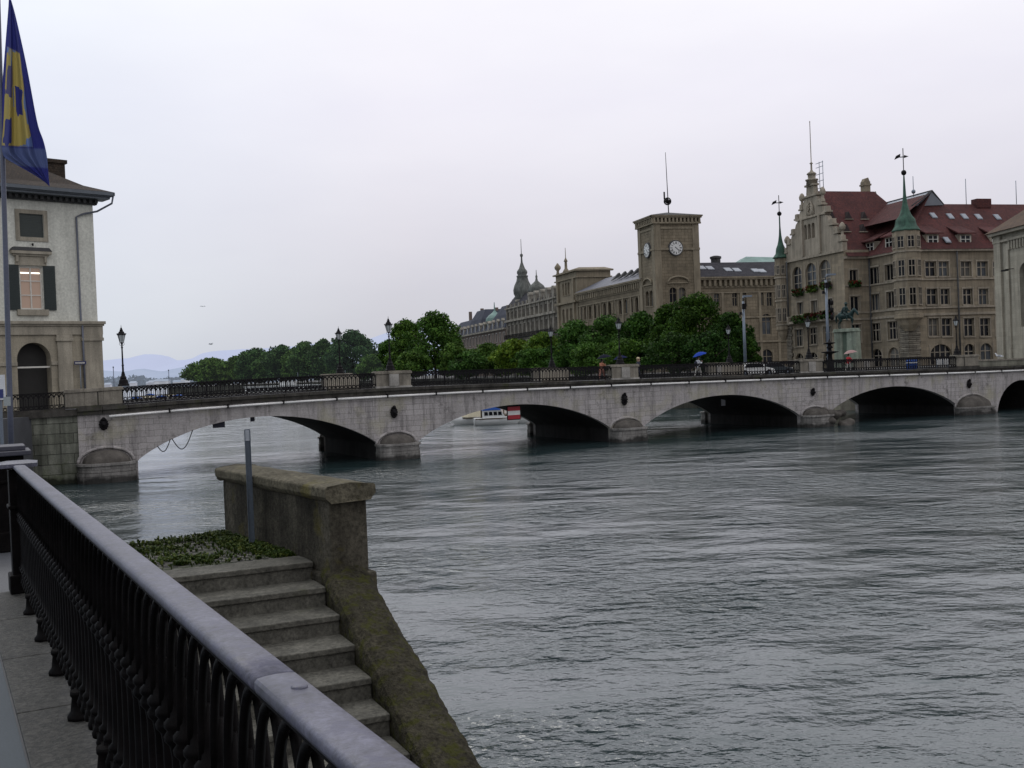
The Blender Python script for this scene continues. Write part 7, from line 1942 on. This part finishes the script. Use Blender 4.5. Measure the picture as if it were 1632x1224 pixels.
# cars on the carriageway, seen through the railing
def car(px, d, mat_, label, L=4.3, rot=0, hs_=.84):
    s = BR.hit(px, 590, d)[0]; z = zdeck(s) - .13; r = root('parked_car', label, 'car', BR.p(s, d, z)); slope = (zdeck(s + 1) - zdeck(s - 1)) / 2
    P = lambda a, dd, h: BR.p(s + a, d + dd, z + h + slope * a)
    mb = MB(); prof = [(-2.1, .32), (-2.14, .62), (-2.0, .86), (-1.55, .95), (-1.1, 1.38), (-.5, 1.47), (.45, 1.44), (1.15, .98), (1.85, .84), (2.1, .62), (2.12, .34), (1.7, .25), (-1.7, .25)]
    prof = [(a, h * hs_) for a, h in prof]
    mb.prism([P(a, -.84, h) for a, h in prof], [P(a, .84, h) for a, h in prof]); mb.build('body', mat_, r, bevel=.06)
    mb = MB()
    for dd in (.85, -.87): mb.prism([P(a, dd, h * hs_) for a, h in ((-1.35, .98), (-.98, 1.34), (-.45, 1.40), (.4, 1.37), (.95, 1.0))], [P(a, dd + .02, h * hs_) for a, h in ((-1.35, .98), (-.98, 1.34), (-.45, 1.40), (.4, 1.37), (.95, 1.0))])
    mb.build('side_window', GLASS, r)
    for a in (-1.3, 1.35):
        for dd in (.80, -.80):
            mb = MB(); mb.prism([P(a + .31 * math.cos(t), dd - .1, .31 + .31 * math.sin(t)) for t in [2 * math.pi * i / 16 for i in range(16)]], [P(a + .31 * math.cos(t), dd + .1, .31 + .31 * math.sin(t)) for t in [2 * math.pi * i / 16 for i in range(16)]]); w_ = mb.build('wheel', m_iron, r)
            mb = MB(); mb.prism([P(a + .18 * math.cos(t), dd - .11, .31 + .18 * math.sin(t)) for t in [2 * math.pi * i / 10 for i in range(10)]], [P(a + .18 * math.cos(t), dd + .11, .31 + .18 * math.sin(t)) for t in [2 * math.pi * i / 10 for i in range(10)]]); mb.build('rim', m_grey, w_)
    for dd in (.6, -.6):
        mb = MB(); mb.ball(P(2.05, dd, .66), .12, 8, 6, (.6, 1, .6)); mb.build('headlight', m_white, r)
car(1196, -4.2, m_white, 'white car on the bridge behind the railing, right of the beige panel')
car(1228, -8.6, paint('dark_car', (.02, .03, .035), .3), 'dark car on the far lane of the bridge left of the near pedestal lamp')

# ------------------------------------------------------------------ people
SKIN = paint('skin', (.42, .26, .19), .6, nz=.06); m_hair1 = paint('dark_hair', (.02, .015, .012), .6); m_blond = paint('straw_blond', (.42, .34, .19), .8)
def cloth(name, c): return paint(name, c, .85, nz=.15, scale=5)
def person(px, d, label, top, legs, hair, skirt=False, umb=None, arm='down', face=0.0, ht=1.72, stride=.16, cap_=None, bag=None):
    s = BR.hit(px, 595, d)[0]; z = zdeck(s); o = BR.p(s, d, z); a = BR.ang() if hasattr(BR, 'ang') else 0
    r = root('person', label, 'person', o, None)
    k = ht / 1.75; f = Fr(o.x, o.y, math.cos(a + face), math.sin(a + face))     # s = the way they walk
    P = lambda x, y, zz: f.p(x * k, y * k, z + zz * k)
    sh, hipz = 1.43, .92
    hd = [(.17, 1.43), (-.17, 1.43)]
    arms = []
    for i, sg in enumerate((1, -1)):
        if arm == 'umb' and sg == 1: el, ha = (.14, .24, 1.14), (.30, .14, 1.30)
        elif arm == 'up' and sg == 1: el, ha = (.16, .27, 1.20), (.16, .12, 1.50)
        else: el, ha = (-.10 * sg, .23 * sg, 1.12), (.06 * sg - .02, .25 * sg, .86)
        arms.append((sg, el, ha))
    feet = [(sg, (.20 * sg * stride / .16 * .8, .10 * sg, .50), (.26 * sg * stride / .16 - (.08 if sg < 0 else 0), .10 * sg, .09)) for sg in (1, -1)]
    b = MB()
    b.capsule(P(0, 0, .95), P(.01, 0, 1.28), .135 * k, .15 * k); b.capsule(P(.01, .10, 1.38), P(.01, -.10, 1.38), .09 * k, .09 * k); b.capsule(P(.01, 0, 1.42), P(.03, 0, 1.56), .055 * k, .052 * k)
    b.ball(P(.045, 0, 1.645), .098 * k, 12, 10, (1, .86, 1.2)); b.capsule(P(.12, 0, 1.65), P(.155, 0, 1.625), .016 * k, .018 * k); b.ball(P(.11, 0, 1.575), .035 * k, 6, 5)
    for sg in (1, -1): b.ball(P(.05, .088 * sg, 1.64), .022 * k, 6, 5, (1, .5, 1.4))
    for sg, el, ha in arms:
        b.capsule(P(.01, .17 * sg, 1.39), P(*el), .050 * k, .040 * k); b.capsule(P(*el), P(*ha), .038 * k, .026 * k)
        hv = Vector(ha); b.capsule(P(*ha), P(hv.x + .02, hv.y, hv.z - .07 if arm == 'down' or sg < 0 else hv.z + .06), .034 * k, .028 * k)
        dn = -1 if (arm == 'down' or sg < 0) else 1
        for q in range(4): b.capsule(P(hv.x + .02 + (q - 1.5) * .017, hv.y, hv.z + dn * .07), P(hv.x + .035 + (q - 1.5) * .018, hv.y - .01 * sg, hv.z + dn * (.135 - abs(q - 1.4) * .012)), .0085 * k, .007 * k, 6)
        b.capsule(P(hv.x + .03, hv.y, hv.z + dn * .02), P(hv.x + .07, hv.y - .02 * sg, hv.z + dn * .06), .010 * k, .008 * k, 6)
    for sg, kn, an in feet:
        b.capsule(P(0, .085 * sg, .92), P(*kn), .085 * k, .056 * k); b.capsule(P(*kn), P(*an), .054 * k, .036 * k); b.capsule(P(an[0] - .03, an[1], .045), P(an[0] + .15, an[1], .035), .042 * k, .034 * k)
    b.build('body', SKIN, r, remesh=.014)
    e = MB()
    for sg in (1, -1): e.ball(P(.134, .034 * sg, 1.655), .011, 6, 5)
    e.build('eyes', m_hair1, r)
    e = MB(); e.ball(P(.132, 0, 1.592), .018, 6, 4, (.5, 1.3, .3)); e.build('mouth', cloth('lips', (.25, .08, .07)), r)
    j = MB(); j.capsule(P(0, .0, .93), P(.01, 0, 1.28), .165 * k, .172 * k); j.capsule(P(.01, .11, 1.37), P(.01, -.11, 1.37), .112 * k, .112 * k)
    for sg, el, ha in arms:
        j.capsule(P(.01, .17 * sg, 1.38), P(*el), .072 * k, .058 * k); hv = Vector(ha); j.capsule(P(*el), P(*(Vector(el).lerp(hv, .88))), .056 * k, .044 * k)
    j.build('jacket', top, r, remesh=.02)
    t = MB()
    if skirt: t.lathe(P(0, 0, 0), [(.16 * k, .96 * k), (.20 * k, .8 * k), (.26 * k, .52 * k), (.25 * k, .515 * k), (.15 * k, .9 * k)], 14)
    else:
        t.capsule(P(0, .04, .93), P(0, -.04, .93), .135 * k, .135 * k)
        for sg, kn, an in feet: t.capsule(P(0, .085 * sg, .9), P(*kn), .105 * k, .078 * k); t.capsule(P(*kn), P(*(Vector(kn).lerp(Vector(an), .93))), .076 * k, .062 * k)
    t.build('skirt' if skirt else 'trousers', legs, r, remesh=0 if skirt else .02)
    sh_ = MB()
    for sg, kn, an in feet: sh_.capsule(P(an[0] - .03, an[1], .05), P(an[0] + .16, an[1], .038), .052 * k, .044 * k)
    sh_.build('shoes', m_hair1, r, remesh=.015)
    h = MB(); h.ball(P(.015, 0, 1.675), .108 * k, 12, 8, (1, .92, 1.1)); h.capsule(P(-.05, 0, 1.64), P(-.06, 0, 1.54), .07 * k, .05 * k)
    h.build('hair', hair, r, remesh=.018)
    if cap_: c = MB(); c.lathe(P(.02, 0, 1.715), [(.19, 0), (.19, .012), (.115, .025), (.11, .10), (.02, .125)], 14); c.build('hat', cap_, r)
    if bag: g = MB(); g.ball(P(-.22, 0, 1.18), .19 * k, 10, 8, (.7, .9, 1.2)); g.build('backpack', bag, r)
    if umb:
        ul, um, tilt = umb; ha = Vector(arms[0][2]); base = P(ha.x + .02, ha.y - .02, ha.z); tp = P(ha.x - .08 + tilt, ha.y - .1, 2.12)
        u = root('umbrella', ul, 'umbrella', base)
        g = MB(); g.tube([base - (tp - base) * .12, tp + (tp - base) * .06], .010, 6); g.build('shaft', m_grey, u)
        g = MB(); g.smooth = True; ax = (tp - base).normalized(); x1 = ax.orthogonal().normalized(); y1 = ax.cross(x1); N = 16; K = 6
        for jx in range(K + 1):
            tt = jx / K
            for i in range(N):
                an_ = 2 * math.pi * i / N; rr = .60 * tt * (1 - .05 * (i % 2) * tt); g.v.append(tp + (x1 * math.cos(an_) + y1 * math.sin(an_)) * rr - ax * (.26 * tt ** 2 - .02 * (i % 2) * tt))
        for jx in range(K):
            for i in range(N): g.face((jx * N + i, jx * N + (i + 1) % N, (jx + 1) * N + (i + 1) % N, (jx + 1) * N + i))
        g.build('canopy', um, u)
        g = MB()
        for i in range(0, N, 2): an_ = 2 * math.pi * i / N; g.tube([tp - ax * .02, tp + (x1 * math.cos(an_) + y1 * math.sin(an_)) * .3 - ax * .09, tp + (x1 * math.cos(an_) + y1 * math.sin(an_)) * .59 - ax * .27], .005, 4)
        g.build('rib', m_grey, u)
    return r
W_c = cloth('white_jacket', (.60, .62, .66)); dk = cloth('dark_navy', (.015, .018, .035)); org = cloth('coral_top', (.42, .17, .10)); redj = cloth('red_coat', (.50, .02, .03)); pal = cloth('pale_trousers', (.48, .46, .42))
umB = paint('umbrella_blue', (.012, .045, .30), .8, spec=.1); umD = paint('umbrella_dark', (.010, .011, .022), .85, spec=.05); umR = paint('umbrella_reddish', (.26, .14, .13), .6)
person(1113, -1.0, 'person in white jacket and pale trousers walking on the bridge under a blue umbrella', W_c, pal, m_hair1, umb=('bright blue open umbrella held over the walker in white', umB, -.12), arm='umb', face=0.0, bag=dk)
person(1017.5, -.85, 'person in dark navy clothes and straw hat standing right of the second lamp pedestal', dk, dk, m_blond, arm='up', face=-1.0, cap_=cloth('straw_hat', (.50, .42, .25)))
person(959.5, -.9, 'person in coral top carrying a dark umbrella just left of the second lamp pedestal', org, cloth('patterned_skirt', (.35, .16, .12)), m_hair1, umb=('dark open umbrella held over the person in the coral top', umD, 0), arm='umb', face=math.pi * .1, ht=1.70)
person(985, -1.4, 'person mostly hidden behind the second lamp pedestal under a dark blue umbrella', dk, dk, m_hair1, umb=('dark blue open umbrella above the second lamp pedestal', paint('umbrella_navy', (.010, .014, .05), .85, spec=.05), 0), arm='umb', ht=1.62)
person(1353, -1.2, 'person in a bright red coat under a pinkish umbrella below the rider statue', redj, pal, m_hair1, umb=('pinkish open umbrella held by the person in the red coat', umR, .0), arm='umb', face=math.pi * .05, ht=1.62)

# ------------------------------------------------------------------ world, sun, render
W = bpy.data.worlds.new('World'); S.world = W; W.use_nodes = True; nt = W.node_tree; bg = nt.nodes['Background']; L = nt.links.new
sky = nt.nodes.new('ShaderNodeTexSky'); sky.sky_type = 'NISHITA'; sky.sun_disc = False; sky.sun_elevation = R(48); sky.sun_rotation = R(-35); sky.air_density = 1.0; sky.dust_density = 3.0
tc_ = nt.nodes.new('ShaderNodeTexCoord').outputs['Generated']
sx = nt.nodes.new('ShaderNodeSeparateXYZ'); L(tc_, sx.inputs[0])
grad = ramp(nt, sx.outputs[2], [(0.0, (.58, .59, .65)), (.045, (.64, .645, .70)), (.13, (.765, .75, .815)), (.24, (.90, .885, .965)), (.34, (1.02, 1.01, 1.06)), (.55, (1.15, 1.16, 1.22)), (1.0, (1.3, 1.3, 1.36))])
# cooler towards the left, cloud streaks
ax_ = nt.nodes.new('ShaderNodeMath'); ax_.operation = 'MULTIPLY_ADD'; L(sx.outputs[0], ax_.inputs[0]); ax_.inputs[1].default_value = -1.0; ax_.inputs[2].default_value = 0.0
grad = mixc(nt, grad, (.66, .80, .93), ramp(nt, ax_.outputs[0], [(.10, 0.0), (.55, .55)]))
cn = noise(nt, mapping(nt, tc_, (1.2, 1.2, 3.6)), 2.2, 5, .5)
grad = mixc(nt, grad, ramp(nt, cn, [(.30, (.945, .94, .96)), (.70, (1.05, 1.045, 1.035))]), 1.0, 'MULTIPLY')
sk = nt.nodes.new('ShaderNodeVectorMath'); sk.operation = 'SCALE'; L(sky.outputs[0], sk.inputs[0]); sk.inputs['Scale'].default_value = .10
back = ramp(nt, sx.outputs[1], [(0.0, 0.55), (0.25, 1.0)])
add1 = nt.nodes.new('ShaderNodeMath'); add1.operation = 'MULTIPLY_ADD'; L(sx.outputs[1], add1.inputs[0]); add1.inputs[1].default_value = .5; add1.inputs[2].default_value = .5
back = ramp(nt, add1.outputs[0], [(0.0, 0.80), (0.45, 0.95), (0.62, 1.0)])
back = mixc(nt, back, (1, 1, 1), ramp(nt, sx.outputs[2], [(.45, 0.0), (.85, 1.0)]))
grad = mixc(nt, grad, back, 1.0, 'MULTIPLY')
col = mixc(nt, grad, sk.outputs[0], 0.05)
L(col, bg.inputs['Color']); bg.inputs['Strength'].default_value = 1.0
sl = bpy.data.lights.new('sun', 'SUN'); sl.energy = 0.5; sl.angle = R(25); sl.color = (1, .96, .9)
so = bpy.data.objects.new('sun', sl); COL.objects.link(so)
az, el = R(-35), R(48)
dv = Vector((math.sin(az) * math.cos(el), math.cos(az) * math.cos(el), math.sin(el)))
so.rotation_euler = dv.to_track_quat('Z', 'Y').to_euler()
S.render.engine = 'CYCLES'
S.view_settings.view_transform = 'Standard'; S.view_settings.look = 'None'; S.view_settings.exposure = 0; S.view_settings.gamma = 1
